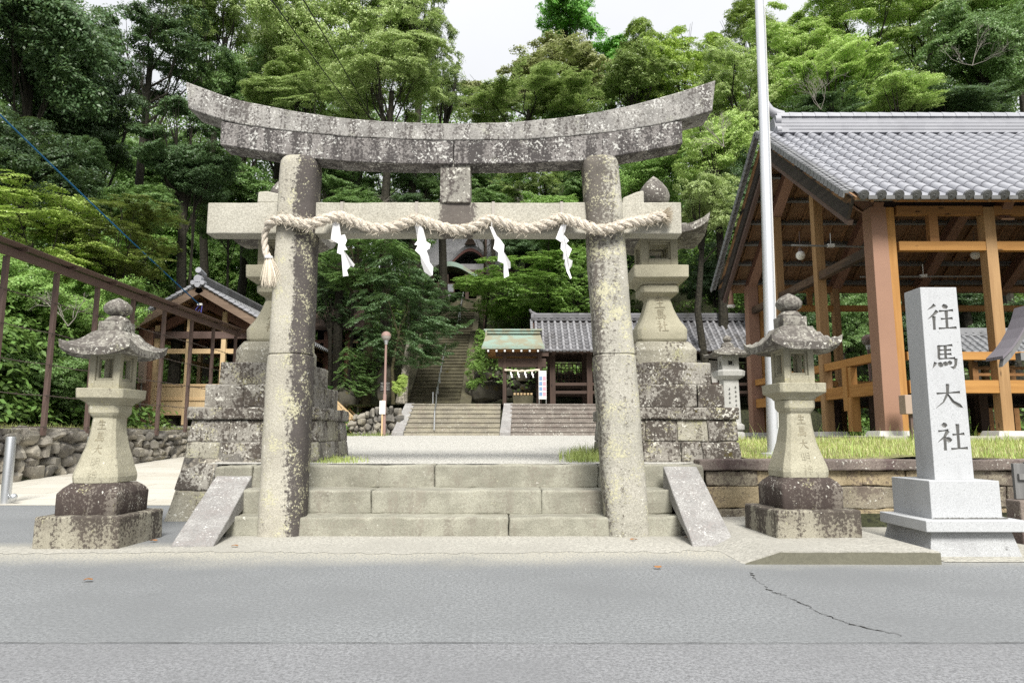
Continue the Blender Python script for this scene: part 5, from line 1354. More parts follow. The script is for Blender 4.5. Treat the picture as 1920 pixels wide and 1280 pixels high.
# ---------------------------------------------------------------- water pavilion with copper roof
WY = 27.3
t = NT('copper_patina'); v_ = t.coord()
c_ = t.mix(t.step(t.noise(v_, 1.6, 5, .65), .42, .60), (.25, .24, .17), (.24, .33, .28)); z_ = t.sep(v_)[2]
lines = t.math('FRACT', t.math('MULTIPLY', z_, 16)); c_ = t.mix(t.math('MULTIPLY', t.step(lines, .12, .02), .6), c_, (.08, .085, .06))
t.col(c_); t.b.inputs['Roughness'].default_value = .6; M_copper = t.m
wp = thing('water_pavilion', 'small water basin pavilion with a green copper roof, left of the gatehouse', 'pavilion', (0, WY, zs1))
Wb = lambda m, nm, mt, **k: m.build(nm, mt, wp, **k)
wx0, wx1 = XX(908, 650, 26.7), XX(1004, 650, 26.7)
wx1 = wx1+.25
we, wr_ = ZZ(650, 26.7), ZZ(626, 28.2)
prof = []
for k in range(9):
    f = k/8; prof.append((26.7+1.6*f, we+(wr_-we)*(f**1.25)+.03))
def croof(sgn):
    b = MB(); pts = [(y if sgn > 0 else 2*28.3-y, z) for y, z in prof]
    vs = []; fs = []
    for x_ in (0, 1):
        for i, (y, z) in enumerate(pts):
            bow = .10*(1-i/8)
            vs.append(((wx0-bow if x_ == 0 else wx1+bow), y, z))
    n = len(pts)
    vs2 = [(x, y, z-.11) for x, y, z in vs]
    fs = [(i, i+1, n+i+1, n+i) for i in range(n-1)]
    b.add(vs+vs2, fs+[tuple(2*n+k for k in reversed(f)) for f in fs]+[(0, n, 3*n, 2*n)]+[(i+1, i, 2*n+i, 2*n+i+1) for i in range(n-1)]+[(n+i, n+i+1, 3*n+i+1, 3*n+i) for i in range(n-1)])
    Wb(b, 'copper_roof', M_copper, smooth=True)
croof(1); croof(-1)
b = MB(); b.box(wx0+.02, wx1-.02, 28.1, 28.5, wr_+.0, wr_+.12); b.box(wx0-.08, wx1+.08, 28.05, 28.55, wr_+.12, wr_+.19); b.box(wx0-.02, wx0+.06, 28.0, 28.6, wr_-.25, wr_+.14); Wb(b, 'roof_ridge', M_copper, bevel=.01)
b = MB(); b.box(wx0+.08, wx1-.08, 26.82, 29.8, we-.12, we-.06); Wb(b, 'soffit', M_woodD)
for k in range(7):
    x = wx0+.15+k*(wx1-wx0-.3)/6; b = MB(); b.box(x-.03, x+.03, 26.75, 27.6, we-.18, we-.11); b.build('rafter', M_old, wp); b = MB(); b.box(x-.032, x+.032, 26.735, 26.75, we-.185, we-.105); b.build('rafter_cap', M_white, wp)
px_l, px_r = XX(946, 700, WY), XX(1012, 700, WY)
for x in (px_l, px_r):
    for y in (WY, WY+1.9): b = MB(); b.box(x-.07, x+.07, y-.07, y+.07, zs1-.03, we-.1); Wb(b, 'post', M_old)
b = MB(); b.box(px_l-.25, px_r+.25, WY-.05, WY+.05, ZZ(688, WY), ZZ(672, WY)); Wb(b, 'lintel', M_oldh)
b = MB(); b.box(px_l-.35, px_r+.35, WY-.06, WY+.06, we-.30, we-.17); Wb(b, 'eave_beam', M_oldh)
t = thing('thin_straw_rope', 'thin straw rope with white paper strips tied across the water pavilion', 'rope', ((px_l+px_r)/2, WY-.1, ZZ(694, WY)))
b = MB(); zz = ZZ(693, WY-.1); b.tube([(px_l+(px_r-px_l)*k/20, WY-.12, zz-.05*math.sin(math.pi*k/20)*1.0-.012*math.sin(k*1.7)) for k in range(21)], [.04+.01*math.sin(k*2.1) for k in range(21)], 7); b.build('rope', M_straw2, t, smooth=True)
for k in range(4):
    x = px_l+(px_r-px_l)*(.18+.2*k); b = MB(); pts = [(x-.03, zz-.08), (x+.02, zz-.08), (x+.03, zz-.17), (x+.07, zz-.17), (x+.05, zz-.24), (x+.08, zz-.30), (x+.03, zz-.32), (x+.01, zz-.23), (x-.02, zz-.2)]
    b.prism(pts, WY-.15, WY-.147); b.build('paper_strip', M_paper, t)
bx0, bx1 = XX(961, 742, WY+.6), XX(1000, 742, WY+.6)
t = thing('water_basin', 'mossy stone water basin with ladles under the copper roof', 'water basin', ((bx0+bx1)/2, WY+.9, zs1))
b = MB(); b.frus((bx0+bx1)/2, WY+.95, zs1+.10, (bx1-bx0)/2-.03, .38, zs1+.42, (bx1-bx0)/2, .42); b.build('basin', M_lstep, t, bevel=.02)
b = MB(); b.box(bx0-.15, bx1+.25, WY+.4, WY+1.5, zs1-.03, zs1+.10); b.build('plinth', M_fstep, t)
for k in range(6):
    x = bx0+.08+k*(bx1-bx0-.16)/5; b = MB(); b.tube([(x, WY+.55, zs1+.47), (x, WY+1.1, zs1+.47)], .014, 6); b.tube([(x, WY+.55, zs1+.44), (x, WY+.55, zs1+.52)], .05, 8); b.build('ladle', M_pale, t)
b = MB(); b.tube([((bx0+bx1)/2, WY+1.2, zs1+.4), ((bx0+bx1)/2, WY+1.2, zs1+.62)], .04, 8); b.build('spout', M_old, t)
p = P(1017, 722, 26.9)
t = thing('notice_board', 'upright white notice board with blue and pink panels beside the gatehouse', 'notice board', (p.x, 26.9, zs1))
x0, x1 = XX(1010, 720, 26.9), XX(1024.5, 720, 26.9); z0, z1 = ZZ(748, 26.9), ZZ(695, 26.9)
b = MB(); b.box(x0, x1, 26.88, 26.92, z0, z1); b.build('board', M_white, t)
b = MB(); b.box(x0, x0+.03, 26.86, 26.94, zs1-.03, z0); b.box(x1-.03, x1, 26.86, 26.94, zs1-.03, z0); b.build('feet', M_greyst, t)
M_pink, M_bluep = flat('pink_print', (.50, .30, .36), .7), flat('blue_print', (.18, .28, .44), .7)
for k in range(4):
    za = z1-.22-k*.20; m_ = (x0+x1)/2
    b = MB(); b.box(x0+.02, m_-.01, 26.872, 26.878, za-.15, za); b.build('panel', M_bluep, t)
    b = MB(); b.box(m_+.01, x1-.02, 26.872, 26.878, za-.15, za); b.build('panel', M_pink, t)

# ---------------------------------------------------------------- hilltop hall behind the stairs
SY = 46.0
sh_ = thing('hilltop_hall', 'dark shrine hall with curved gables at the top of the long stairs', 'shrine hall', (-3.2, SY, 8.5))
V = lambda m, nm, mt, **k: m.build(nm, mt, sh_, **k)
M_paleroof = tilemat('pale_bark_roof', (.20, .195, .205), (.26, .255, .265), .5)
def arch(cx, hw, zc, rise, y0, y1, th, m, nm):
    top = []; n = 20
    for k in range(n+1):
        u = 2*k/n-1; z = zc+rise*(math.cos(u*math.pi)*.5+.5)**.62+.10*abs(u)**4
        top.append((cx+u*hw, z))
    b = MB(); b.prism(top+[(x, z-th*(1-.35*abs((x-cx)/hw))) for x, z in reversed(top)], y0, y1); return V(b, nm, m)
cxs = XX(882, 470, SY)
zA_ = ZZ(445, SY+3)
b = MB(); b.hexa([(-6.2, SY-.6, ZZ(505, SY)), (.2, SY-.6, ZZ(505, SY)), (.2, SY+3, zA_), (-5.5, SY+3, zA_), (-6.2, SY-.6, ZZ(505, SY)+.2), (.2, SY-.6, ZZ(505, SY)+.2), (-.4, SY+3, zA_+.2), (-5.5, SY+3, zA_+.2)]); V(b, 'roof', M_paleroof)
b = MB(); b.bar((-5.6, SY+3, zA_+.3), (-.3, SY+3, zA_+.3), .4, .4); V(b, 'roof_ridge', M_tileold)
hw = XX(918, 470, SY-2)-XX(882, 470, SY-2)
arch(XX(882, 470, SY-2), hw*1.22, ZZ(494, SY-2), ZZ(458, SY-2)-ZZ(494, SY-2), SY-2, SY+1, .28, M_tileold, 'curved_gable')
arch(XX(882, 470, SY-2), hw*1.12, ZZ(495, SY-2)-.06, ZZ(464, SY-2)-ZZ(495, SY-2), SY-2.05, SY-1.9, .20, flat('red_brown_trim', (.085, .032, .026), .6), 'gable_trim')
b = MB(); x_ = XX(882, 460, SY-2); b.frus(x_, SY-2.05, ZZ(458, SY-2)-.05, .38, .1, ZZ(447, SY-2), .12, .1); V(b, 'gable_ornament', M_old)
arch(XX(843, 500, SY-4), 2.0, ZZ(522, SY-4), ZZ(490, SY-4)-ZZ(522, SY-4), SY-4, SY-1, .30, M_copper, 'porch_roof')
b = MB(); b.box(-6.0, -.2, SY-.3, SY+2.5, 8.2, ZZ(503, SY)); V(b, 'wall', M_old)
b = MB(); b.box(XX(845, 520, SY-2), XX(920, 520, SY-2), SY-1.9, SY-1.5, ZZ(505, SY-2), ZZ(494, SY-2)); V(b, 'eave_band', M_paleroof)
for px in (812, 838, 876, 915): x_ = XX(px, 520, SY-3.8); b = MB(); b.box(x_-.1, x_+.1, SY-3.9, SY-3.7, 8.3, ZZ(515, SY-3.8)); V(b, 'post', M_old)
b = MB(); b.box(-6.2, .2, SY-2.2, SY-1.9, ZZ(520, SY-2), ZZ(507, SY-2)); V(b, 'lintel', M_oldh)
b = MB(); b.box(-7, 1, SY-4.6, SY+3, 7.2, ZZ(563, SY-4.6)); V(b, 'platform', M_lstep)
t = thing('wooden_plaque', 'dark wooden plaque with a pale relief below the hilltop hall porch', 'plaque', tuple(P(843, 540, SY-4.3)))
p = P(842, 541, SY-4.3); b = MB(); b.box(p.x-.33, p.x+.33, p.y, p.y+.06, p.z-.25, p.z+.33); b.build('board', M_oldh, t); b = MB(); b.box(p.x-.27, p.x+.27, p.y-.02, p.y, p.z-.2, p.z+.27); b.build('relief', flat('pale_relief', (.22, .23, .25), .8, var=.5, sc=8), t)
p = P(836, 553, SY-4.5)
t = thing('offering_box', 'pale offering box under the hilltop hall porch', 'offering box', (p.x, p.y, p.z-.3)); b = MB(); b.box(p.x-.5, p.x+.3, p.y, p.y+.4, p.z-.30, p.z+.02); b.build('box', M_greyw, t, bevel=.02); b = MB(); [b.box(p.x-.48, p.x+.28, p.y+.04+.08*k, p.y+.07+.08*k, p.z+.02, p.z+.05) for k in range(4)]; b.build('slats', M_greyw, t)
p0 = P(910, 440, 38)
tag(MB().tube([(p0.x, 38, 6), (p0.x, 38, P(909, 380, 38).z)], [.10, .085], 10).build('utility_pole', M_old, smooth=True), 'dark utility pole right of the long stairs, before the hilltop hall', 'pole')

# dark timber building glimpsed behind the trees left of the stairs
tb = thing('timber_shed', 'dark timber building with a tiled roof glimpsed behind the trees beside the left pavilion', 'shed', (-9, 36, 2))
b = MB(); x0, x1 = XX(585, 620, 35), XX(672, 620, 35); z0, z1 = ZZ(622, 35), ZZ(580, 37)
b.hexa([(x0-.3, 34.4, z0), (x1+.4, 34.4, z0), (x1, 37, z1), (x0, 37, z1), (x0-.3, 34.4, z0+.15), (x1+.4, 34.4, z0+.15), (x1, 37, z1+.15), (x0, 37, z1+.15)]); b.build('roof', M_old, tb)  # roof coloured like dark timber to carry the shadow it lies in
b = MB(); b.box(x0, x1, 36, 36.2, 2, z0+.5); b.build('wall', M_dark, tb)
for px in (612, 652): x_ = XX(px, 650, 35); b = MB(); b.box(x_-.12, x_+.12, 34.9, 35.1, 1.5, z0); b.build('post', M_colb, tb)
for py in (640, 668): b = MB(); b.box(x0, x1, 34.95, 35.05, ZZ(py, 35)-.08, ZZ(py, 35)+.08); b.build('rail', M_colb, tb)

# ---------------------------------------------------------------- street lamps, signs, rocks, edges
def street_lamp(label, px, pyt, pyb, Y, r, z0=None):
    zt_ = ZZ(pyt, Y); zb_ = ZZ(pyb, Y) if z0 is None else z0; x = XX(px, (pyt+pyb)/2, Y)
    t = thing('street_lamp', label, 'street lamp', (x, Y, zb_), 'globe street lamps')
    b = MB(); b.tube([(x, Y, zb_-.05), (x, Y, zb_+1.35), (x, Y, zb_+1.4), (x, Y, zt_-2*r)], [.06, .06, .042, .038], 12); b.build('pole', flat('dusty_pink_paint', (.27, .18, .155), .55, var=.06) if 'dusty_pink_paint' not in bpy.data.materials else bpy.data.materials['dusty_pink_paint'], t, smooth=True)
    zc = zt_-r
    b = MB(); b.lathe([(r*math.sin(a), zc-r*math.cos(a)) for a in [math.pi*.5, math.pi*.6, math.pi*.7, math.pi*.8, math.pi*.9, math.pi*.995]], x, Y, 18); b.build('lamp_hood', bpy.data.materials['dusty_pink_paint'], t, smooth=True)
    b = MB(); b.lathe([(r*.97*math.sin(a), zc-r*.97*math.cos(a)) for a in [.35, math.pi*.2, math.pi*.3, math.pi*.4, math.pi*.5]], x, Y, 18); b.build('lamp_glass', flat('lamp_glass', (.33, .30, .27), .15) if 'lamp_glass' not in bpy.data.materials else bpy.data.materials['lamp_glass'], t, smooth=True)
    b = MB(); b.lathe([(.05, zt_-2*r-.12), (.085, zt_-2*r), (.085, zt_-2*r+.06)], x, Y, 12); b.build('lamp_collar', M_steel, t, smooth=True)
    return x, zb_
lx, lz = street_lamp('street lamp with a round pink hooded globe left of the far stairs', 722, 621, 816, 23.6, .17)
t = thing('paper_sign', 'white paper notice on a stake tied to the street lamp pole', 'sign', (lx-.06, 23.48, lz))
z0, z1 = ZZ(776, 23.5), ZZ(751, 23.5)
b = MB(); b.box(lx-.15, lx+.05, 23.49, 23.51, z0, z1); b.build('sheet', M_white, t)
b = MB(); b.box(lx-.08, lx-.03, 23.515, 23.54, lz-.05, z1+.02); b.build('stake', M_pale, t)
b = MB(); rr = random.Random(5)
for cxx in (-.11, -.055, .005):
    for k in range(9):
        z = z1-.05-k*.04; b.box(lx+cxx-.014*rr.uniform(.6, 1), lx+cxx+.014*rr.uniform(.6, 1), 23.482, 23.488, z-.012*rr.uniform(.5, 1), z)
b.build('writing', M_black, t)
street_lamp('street lamp with a pink hooded globe behind the timber hall', 1632, 627, 800, 22.6, .19, z0=1.2)
p = P(724, 725, 27.2)
t = thing('black_plaque', 'small black plaque with pale writing on the rock behind the street lamp', 'plaque', (p.x, 27.0, p.z-.3))
b = MB(); b.box(p.x-.19, p.x+.19, 26.98, 27.02, ZZ(734, 27), ZZ(715, 27)); b.build('board', M_dark, t)
b = MB()
for i in range(7):
    for k in range(6): x = p.x-.15+i*.05; z = ZZ(717, 27)-k*.055; b.box(x-.012, x+.012, 26.972, 26.978, z-.035*rr.uniform(.4, 1), z)
b.build('writing', flat('pale_writing', (.30, .30, .28), .9), t)
def rock(label, px, py, Y, rx, rz, ry=None):
    p = P(px, py, Y); b = MB(); blob(b, (0, 0, 0), (rx, ry or rx*.8, rz), 2.4)
    o = b.build('boulder', M_rock, smooth=True, world=False, sub=.25, rough=.06); o.location = p
    tag(o, label, 'rock')
rock('tall mossy boulder behind the street lamp and the black plaque', 725, 722, 28.6, .42, .85)
rock('broad mossy boulder at the foot of the trees left of the street lamp', 655, 742, 29.2, .9, .75)
rock('mossy boulder on the right side of the long stairs', 908, 735, 29.6, .8, .6)
# right edge: roof corner of a notice shelter and silvered fence boards
t = thing('sign_shelter', 'curved grey roof corner of a wooden sign shelter at the right edge', 'shelter', (6.2, 7.3, 0))
ptsb = [P(px, py, 7.2) for px, py in ((1868, 671), (1884, 655), (1897, 637), (1908, 617), (1916, 597), (1922, 575))]
full = [(p.x, p.z) for p in ptsb]; mid = ptsb[-1].x+.42
allp = full+[(2*mid-x, z) for x, z in reversed(full)]
b = MB(); b.prism([(x, z+.012) for x, z in allp]+[(x, z-.02) for x, z in reversed(allp)], 7.10, 7.36); b.build('roof', flat('lilac_grey_copper', (.17, .155, .175), .5), t)
b = MB(); b.prism([(x+(.02 if i < len(full) else -.02)*(1 if i in (0, len(allp)-1) else 0), z-.022) for i, (x, z) in enumerate(allp)]+[(x, z-.10) for x, z in reversed(allp)], 7.12, 7.18); b.build('bargeboard', M_greyw, t)
p = P(1912, 588, 7.1); b = MB(); b.tube([(mid, 7.0, p.z+.12), (mid, 7.45, p.z+.12)], .11, 8); b.build('ridge_cap', flat('pale_copper', (.36, .34, .36), .5), t)
zq = ZZ(671, 7.2)
for x in (mid-.16, mid+.16): b = MB(); b.box(x-.05, x+.05, 7.2, 7.3, 0, zq+.3); b.build('post', M_greyw, t)
b = MB(); b.box(mid-.5, mid+.5, 7.22, 7.30, zq-.02, zq+.06); b.build('lintel', M_greyw, t)
p = P(1900, 935, 7.4)
t = thing('wooden_fence', 'weathered grey board fence on a stone sill at the right edge', 'fence', (p.x+.3, 7.4, 0))
for k in range(6):
    x = p.x+.02+k*.125; b = MB(); b.box(x, x+.115, 7.38, 7.42, ZZ(935, 7.4), ZZ(868, 7.4)+rr.uniform(-.012, .012)); b.build('board', M_greyw, t, bevel=.004)
b = MB(); b.box(p.x+.05, p.x+.8, 7.35, 7.38, ZZ(893, 7.4)-.03, ZZ(893, 7.4)+.03); b.build('cross_rail', M_greyw, t)
b = MB(); b.box(p.x-.02, p.x+.9, 7.28, 7.5, -.02, ZZ(936, 7.4)); b.build('sill_stone', M_cop, t, bevel=.015)
# small pavilion seen through the hall
t = thing('small_pavilion', 'small timber pavilion with a grey tiled roof seen through the hall at the far right', 'pavilion', (17.3, 25, 1.2))
x0, x1 = XX(1800, 660, 25), XX(1990, 660, 25); e_, r_ = ZZ(674, 24.4), ZZ(628, 26)
for y0, sg in ((24.4, 1), (27.6, -1)):
    v = Vector((0, sg*1.6, r_-e_)); Lg = v.length; v.normalize(); w = Vector((0, -sg*v.z, abs(v.y)))
    tile_slope((x0, y0, e_), (1, 0, 0), v, w, int((x1-x0)/.28), .28, .3, int(Lg/.3)+1, .075, seg=4, disc=sg > 0).build('roof_tiles', M_tilemid, t, smooth=True)
b = MB(); b.bar((x0, 26, r_+.1), (x1, 26, r_+.1), .3, .3); b.build('roof_ridge', M_tilemid, t)
for k in range(4):
    x = x0+.3+k*(x1-x0-.6)/3
    for y in (24.8, 27.2): b = MB(); b.box(x-.1, x+.1, y-.1, y+.1, 1.0, e_+.05); b.build('post', M_woodD, t)
for py in (690, 702): b = MB(); z = ZZ(py, 24.8); b.box(x0+.3, x1-.3, 24.75, 24.85, z-.05, z+.05); b.build('rail', M_woodD, t)
# cables
def cable(label, pts, r, m, nm='cable', sag=.0):
    n = 24; q = []
    for k in range(n+1):
        f = k/n; p = Vector(pts[0]).lerp(Vector(pts[1]), f); p.z -= sag*4*f*(1-f); q.append(p)
    tag(MB().tube(q, r, 6).build(nm, m, smooth=True), label, 'cable')
end = P(374, 571, 26.0)
cable('blue cable running down from the left edge to the pavilion gable', (end+(P(-60, 140, 15)-end)*1.9, end), .022, M_blue, sag=.2)
t = thing('cable_bracket', 'small white insulator with loose blue cable ends on the pavilion gable', 'insulator', tuple(end))
b = MB(); b.box(end.x-.08, end.x+.10, end.y-.03, end.y+.06, end.z-.03, end.z+.05); b.build('insulator', M_white, t, bevel=.01)
b = MB(); b.tube([end, end+Vector((-.12, -.03, -.2)), end+Vector((-.08, 0, -.32)), end+Vector((.02, 0, -.18)), end+Vector((.08, 0, -.3)), end+Vector((.1, 0, -.05))], .018, 6); b.build('cable_loop', flat('violet_cable', (.08, .08, .32), .5), t, smooth=True)
cable('thin black power line crossing the trees above the left torii pillar', (P(725, 290, 31)+(P(505, -14, 12)-P(725, 290, 31))*1.5, P(725, 290, 31)), .013, M_black, 'power_line', .1)
cable('thin black power line crossing the trees left of the torii center', (P(735, 280, 32)+(P(566, -14, 12)-P(735, 280, 32))*1.5, P(735, 280, 32)), .013, M_black, 'power_line', .1)
# ---------------------------------------------------------------- foliage
t = NT('leaves')
oi = t.n('ShaderNodeObjectInfo'); at = t.n('ShaderNodeAttribute', attribute_name='tint')
hsv = t.n('ShaderNodeHueSaturation'); t.put(hsv.inputs['Color'], oi.outputs['Color'])
t.put(hsv.inputs['Value'], t.math('ADD', .62, t.math('MULTIPLY', at.outputs['Fac'], .76)))
t.put(hsv.inputs['Hue'], t.math('ADD', .485, t.math('MULTIPLY', at.outputs['Fac'], .03)))
lc = hsv.outputs[0]
t.col(lc); t.b.inputs['Roughness'].default_value = .42; t.b.inputs['Specular IOR Level'].default_value = .5
tr = t.n('ShaderNodeBsdfTranslucent'); t.put(tr.inputs['Color'], t.mix(.3, lc, (.20, .28, .05)))
ms = t.n('ShaderNodeMixShader'); ms.inputs[0].default_value = .36
t.t.links.new(t.b.outputs[0], ms.inputs[1]); t.t.links.new(tr.outputs[0], ms.inputs[2]); t.t.links.new(ms.outputs[0], t.out.inputs['Surface'])
M_leaf = t.m
M_bark = soilmat('bark', (.022, .020, .013), (.046, .041, .029)); M_barkp = soilmat('pale_bark', (.24, .22, .18), (.40, .37, .31)); M_barkm = soilmat('mossy_bark', (.045, .04, .02), (.085, .075, .035))

def unit(a): return a/np.maximum(1e-6, np.linalg.norm(a, axis=1, keepdims=True))
def leafquads(rg, C, Nn, ln, wd, droop=.25):
    """one diamond leaf per centre C, facing about Nn"""
    n = len(C)
    Nn = unit(Nn+rg.normal(0, .38, (n, 3)))
    T = unit(np.cross(Nn, rg.normal(0, 1, (n, 3)))); B = np.cross(Nn, T)
    l = (ln*rg.uniform(.7, 1.3, n))[:, None]; w = (wd*rg.uniform(.7, 1.3, n))[:, None]
    dz = np.zeros((n, 3)); dz[:, 2] = -1
    V = np.stack([C-T*l*.5, C+B*w*.5-Nn*w*.12, C+T*l*.5+dz*l*droop, C-B*w*.5-Nn*w*.12], 1).reshape(-1, 3)
    Fq = np.arange(4*n).reshape(-1, 4)
    return V, Fq
def crown_data(kind, seed):
    rg = np.random.default_rng(seed); fine_ = kind.endswith('_fine'); kind = kind.replace('_fine', '')
    if kind == 'broad':      # rounded crown of cauliflower clumps
        nl, ns, nf = 52, 22, 36
        d = unit(rg.normal(0, 1, (nl, 3))); d[:, 2] = np.where(d[:, 2] < -.65, -d[:, 2], d[:, 2])
        L = d*rg.uniform(.36, .88, (nl, 1)); L[:4] *= .4
        lr = rg.uniform(.12, .34, nl); fl = .88; ln, wd = .056, .034; cl = .105; updir = .25
    elif kind == 'umbrella':  # flat topped spreading clumps with gaps between
        nl, ns, nf = 54, 22, 38
        a = rg.uniform(0, 6.28, nl); r = np.sqrt(rg.uniform(.02, 1, nl))*.82
        L = np.stack([r*np.cos(a), r*np.sin(a), (1-r**2)*1.1-.5+rg.normal(0, .34, nl)], 1)
        lr = rg.uniform(.11, .31, nl); fl = .85; ln, wd = .050, .030; cl = .088; updir = .35
    elif kind == 'sparse':
        nl, ns, nf = 26, 22, 36
        d = unit(rg.normal(0, 1, (nl, 3))); L = d*rg.uniform(.4, .9, (nl, 1))
        lr = rg.uniform(.16, .28, nl); fl = .5; ln, wd = .058, .034; cl = .09; updir = .5
    elif kind == 'layer':    # horizontal sprays
        nl, ns, nf = 44, 20, 38
        a = rg.uniform(0, 6.28, nl); r = np.sqrt(rg.uniform(.05, 1, nl))*.85
        z = rg.uniform(-.85, .85, nl); r *= np.sqrt(np.maximum(.12, 1-z**2))
        L = np.stack([r*np.cos(a), r*np.sin(a), z], 1)
        lr = rg.uniform(.22, .38, nl); fl = .45; ln, wd = .048, .028; cl = .08; updir = .7
    elif kind == 'bush':
        nl, ns, nf = 34, 26, 42
        d = unit(rg.normal(0, 1, (nl, 3))); L = d*rg.uniform(.35, .75, (nl, 1))
        lr = rg.uniform(.22, .36, nl); fl = .7; ln, wd = .056, .036; cl = .11; updir = .25
    elif kind == 'conifer':  # tufts on drooping whorls, pointed top
        nl, ns, nf = 44, 18, 50
        z = np.sort(rg.uniform(-1, 1, nl)); r = (1-(z+1)/2)**.7*.9*rg.uniform(.45, 1, nl)+.05; a = np.arange(nl)*2.4
        L = np.stack([r*np.cos(a), r*np.sin(a), z], 1); lr = .13+.20*(1-(z+1)/2); fl = .75; ln, wd = .046, .016; cl = .085; updir = .7
    if fine_: nf = int(nf*2.1); ln *= .60; wd *= .62
    Cs, Ns = [], []
    for i in range(nl):
        dd = unit(rg.normal(0, 1, (ns, 3))); dd[:, 2] = np.abs(dd[:, 2])*np.where(rg.random(ns) < .78, 1, -.6)
        P0 = L[i]+dd*lr[i]*np.array([1, 1, fl])*rg.uniform(.75, 1.1, (ns, 1))
        for j in range(ns):
            k = int(nf*rg.uniform(.6, 1.3)); e = unit(rg.normal(0, 1, (k, 3))); e[:, 2] = np.where(e[:, 2] < -.35, -e[:, 2], e[:, 2])
            s_ = cl*rg.uniform(.7, 1.3)
            q = P0[j]+e*s_*np.array([1, 1, .7 if kind != 'layer' else .35])*rg.uniform(.5, 1.05, (k, 1))
            nn = e*.8+dd[j]*.5+np.array([0, 0, updir])
            Cs.append(q); Ns.append(nn)
    C = np.concatenate(Cs); Nn = np.concatenate(Ns)
    ph = rg.uniform(0, 6.28, 6); Cw = C.copy()
    Cw[:, 0] += .13*np.sin(3.3*C[:, 1]+ph[0])+.05*np.sin(8*C[:, 2]+ph[3]); Cw[:, 1] += .13*np.sin(3.0*C[:, 2]+ph[1]); Cw[:, 2] += .15*np.sin(3.6*C[:, 0]+ph[2])+.05*np.sin(9*C[:, 0]+ph[4])
    C = Cw
    V, Fq = leafquads(rg, C, Nn, ln, wd)
    tint = np.clip(rg.normal(.5, .2, len(C)), 0, 1)
    return V, Fq, tint, L
PROTO = {}
def proto(kind, var):
    k = (kind, var)
    if k not in PROTO:
        V, Fq, ti, L = crown_data(kind, sum(map(ord, kind))+var*17)
        o = npmesh('crown', V, Fq, M_leaf, None, ti)
        me = o.data; me.name = 'crown_%s' % kind; bpy.data.objects.remove(o)
        PROTO[k] = (me, L)
    return PROTO[k]
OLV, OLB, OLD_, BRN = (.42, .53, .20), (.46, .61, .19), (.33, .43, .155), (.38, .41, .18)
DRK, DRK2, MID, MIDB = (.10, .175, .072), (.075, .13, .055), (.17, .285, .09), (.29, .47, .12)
BRT, YEL, CON, COND, MAP = (.20, .45, .085), (.48, .62, .16), (.42, .57, .115), (.30, .41, .10), (.23, .38, .085)
tn = [0]
def tree(name, label, px, py, rx, ry, Y, kind, colr, cat='tree', dx=0, bark=None, group=None, trunk=True, thick=1.0, base=None):
    tn[0] += 1; r_ = random.Random(tn[0]*13)
    kind = kind+'_fine' if Y < 45 else kind
    c = P(px, py, Y); k = (P(px+1, py, Y)-c).x
    RX, RZ = rx*k*1.08, ry*k*1.08; RY = RX*.9
    me, L = proto(kind, tn[0] % (3 if kind.startswith(('broad', 'umb')) else 2))
    bx, by = (c.x+dx, Y+r_.uniform(-.2, .4)) if base is None else base
    bz = max(hillz(bx, by), -.1)-.15
    if bz > c.z-RZ*.2: bz = c.z-RZ*.9
    t = thing(name, label, cat, (bx, by, bz), group)
    o = bpy.data.objects.new('crown', me); COL.objects.link(o); o.parent = t
    rz = r_.uniform(0, 6.28)
    o.location = (c.x-bx, c.y-by, c.z-bz); o.scale = ((RX+RY)/2, (RX+RY)/2, RZ); o.rotation_euler = (0, 0, rz)
    v = r_.uniform(.9, 1.1); o.color = (colr[0]*v, colr[1]*v, colr[2]*v, 1)
    if trunk:
        thick_ = thick*(.35 if kind.startswith('bush') else 1); b = MB(); ht = c.z-bz; tr_ = max(.05, min(.26, .021*ht))*thick_
        p0 = Vector((bx, by, bz)); p3 = Vector((c.x, c.y, c.z-.15*RZ)); mid = p0.lerp(p3, .5)+Vector((r_.uniform(-.05, .05)*ht, r_.uniform(-.04, .04)*ht, 0))
        b.tube([p0, p0.lerp(mid, .15)+Vector((.0, 0, .05*ht)), mid, p3], [tr_*1.35, tr_, tr_*.8, tr_*.45], 9)
        cr, sr = math.cos(rz), math.sin(rz); s_ = (RX+RY)/2
        idx = list(range(len(L))); r_.shuffle(idx)
        for i in idx[:13]:
            q = L[i]; e = Vector((c.x+s_*(q[0]*cr-q[1]*sr), c.y+s_*(q[0]*sr+q[1]*cr), c.z+RZ*q[2]))
            f = r_.uniform(.30, .95); st = mid.lerp(p3, f) if e.z > mid.z else p0.lerp(mid, .75)
            w = tr_*.34*(1-.4*f)
            m1 = st.lerp(e, .45)+Vector((r_.uniform(-.1, .1)*s_, r_.uniform(-.1, .1)*s_, -.10*RZ))
            b.tube([st, m1, e], [w, w*.65, w*.2], 6)
            for _ in range(2):
                e2 = e+Vector((r_.uniform(-.25, .25)*s_, r_.uniform(-.25, .25)*s_, r_.uniform(.0, .2)*RZ)); b.tube([m1.lerp(e, .3), e2], [w*.4, w*.12], 5)
        b.build('trunk', bark or M_bark, t, smooth=True)
    return t
T = tree
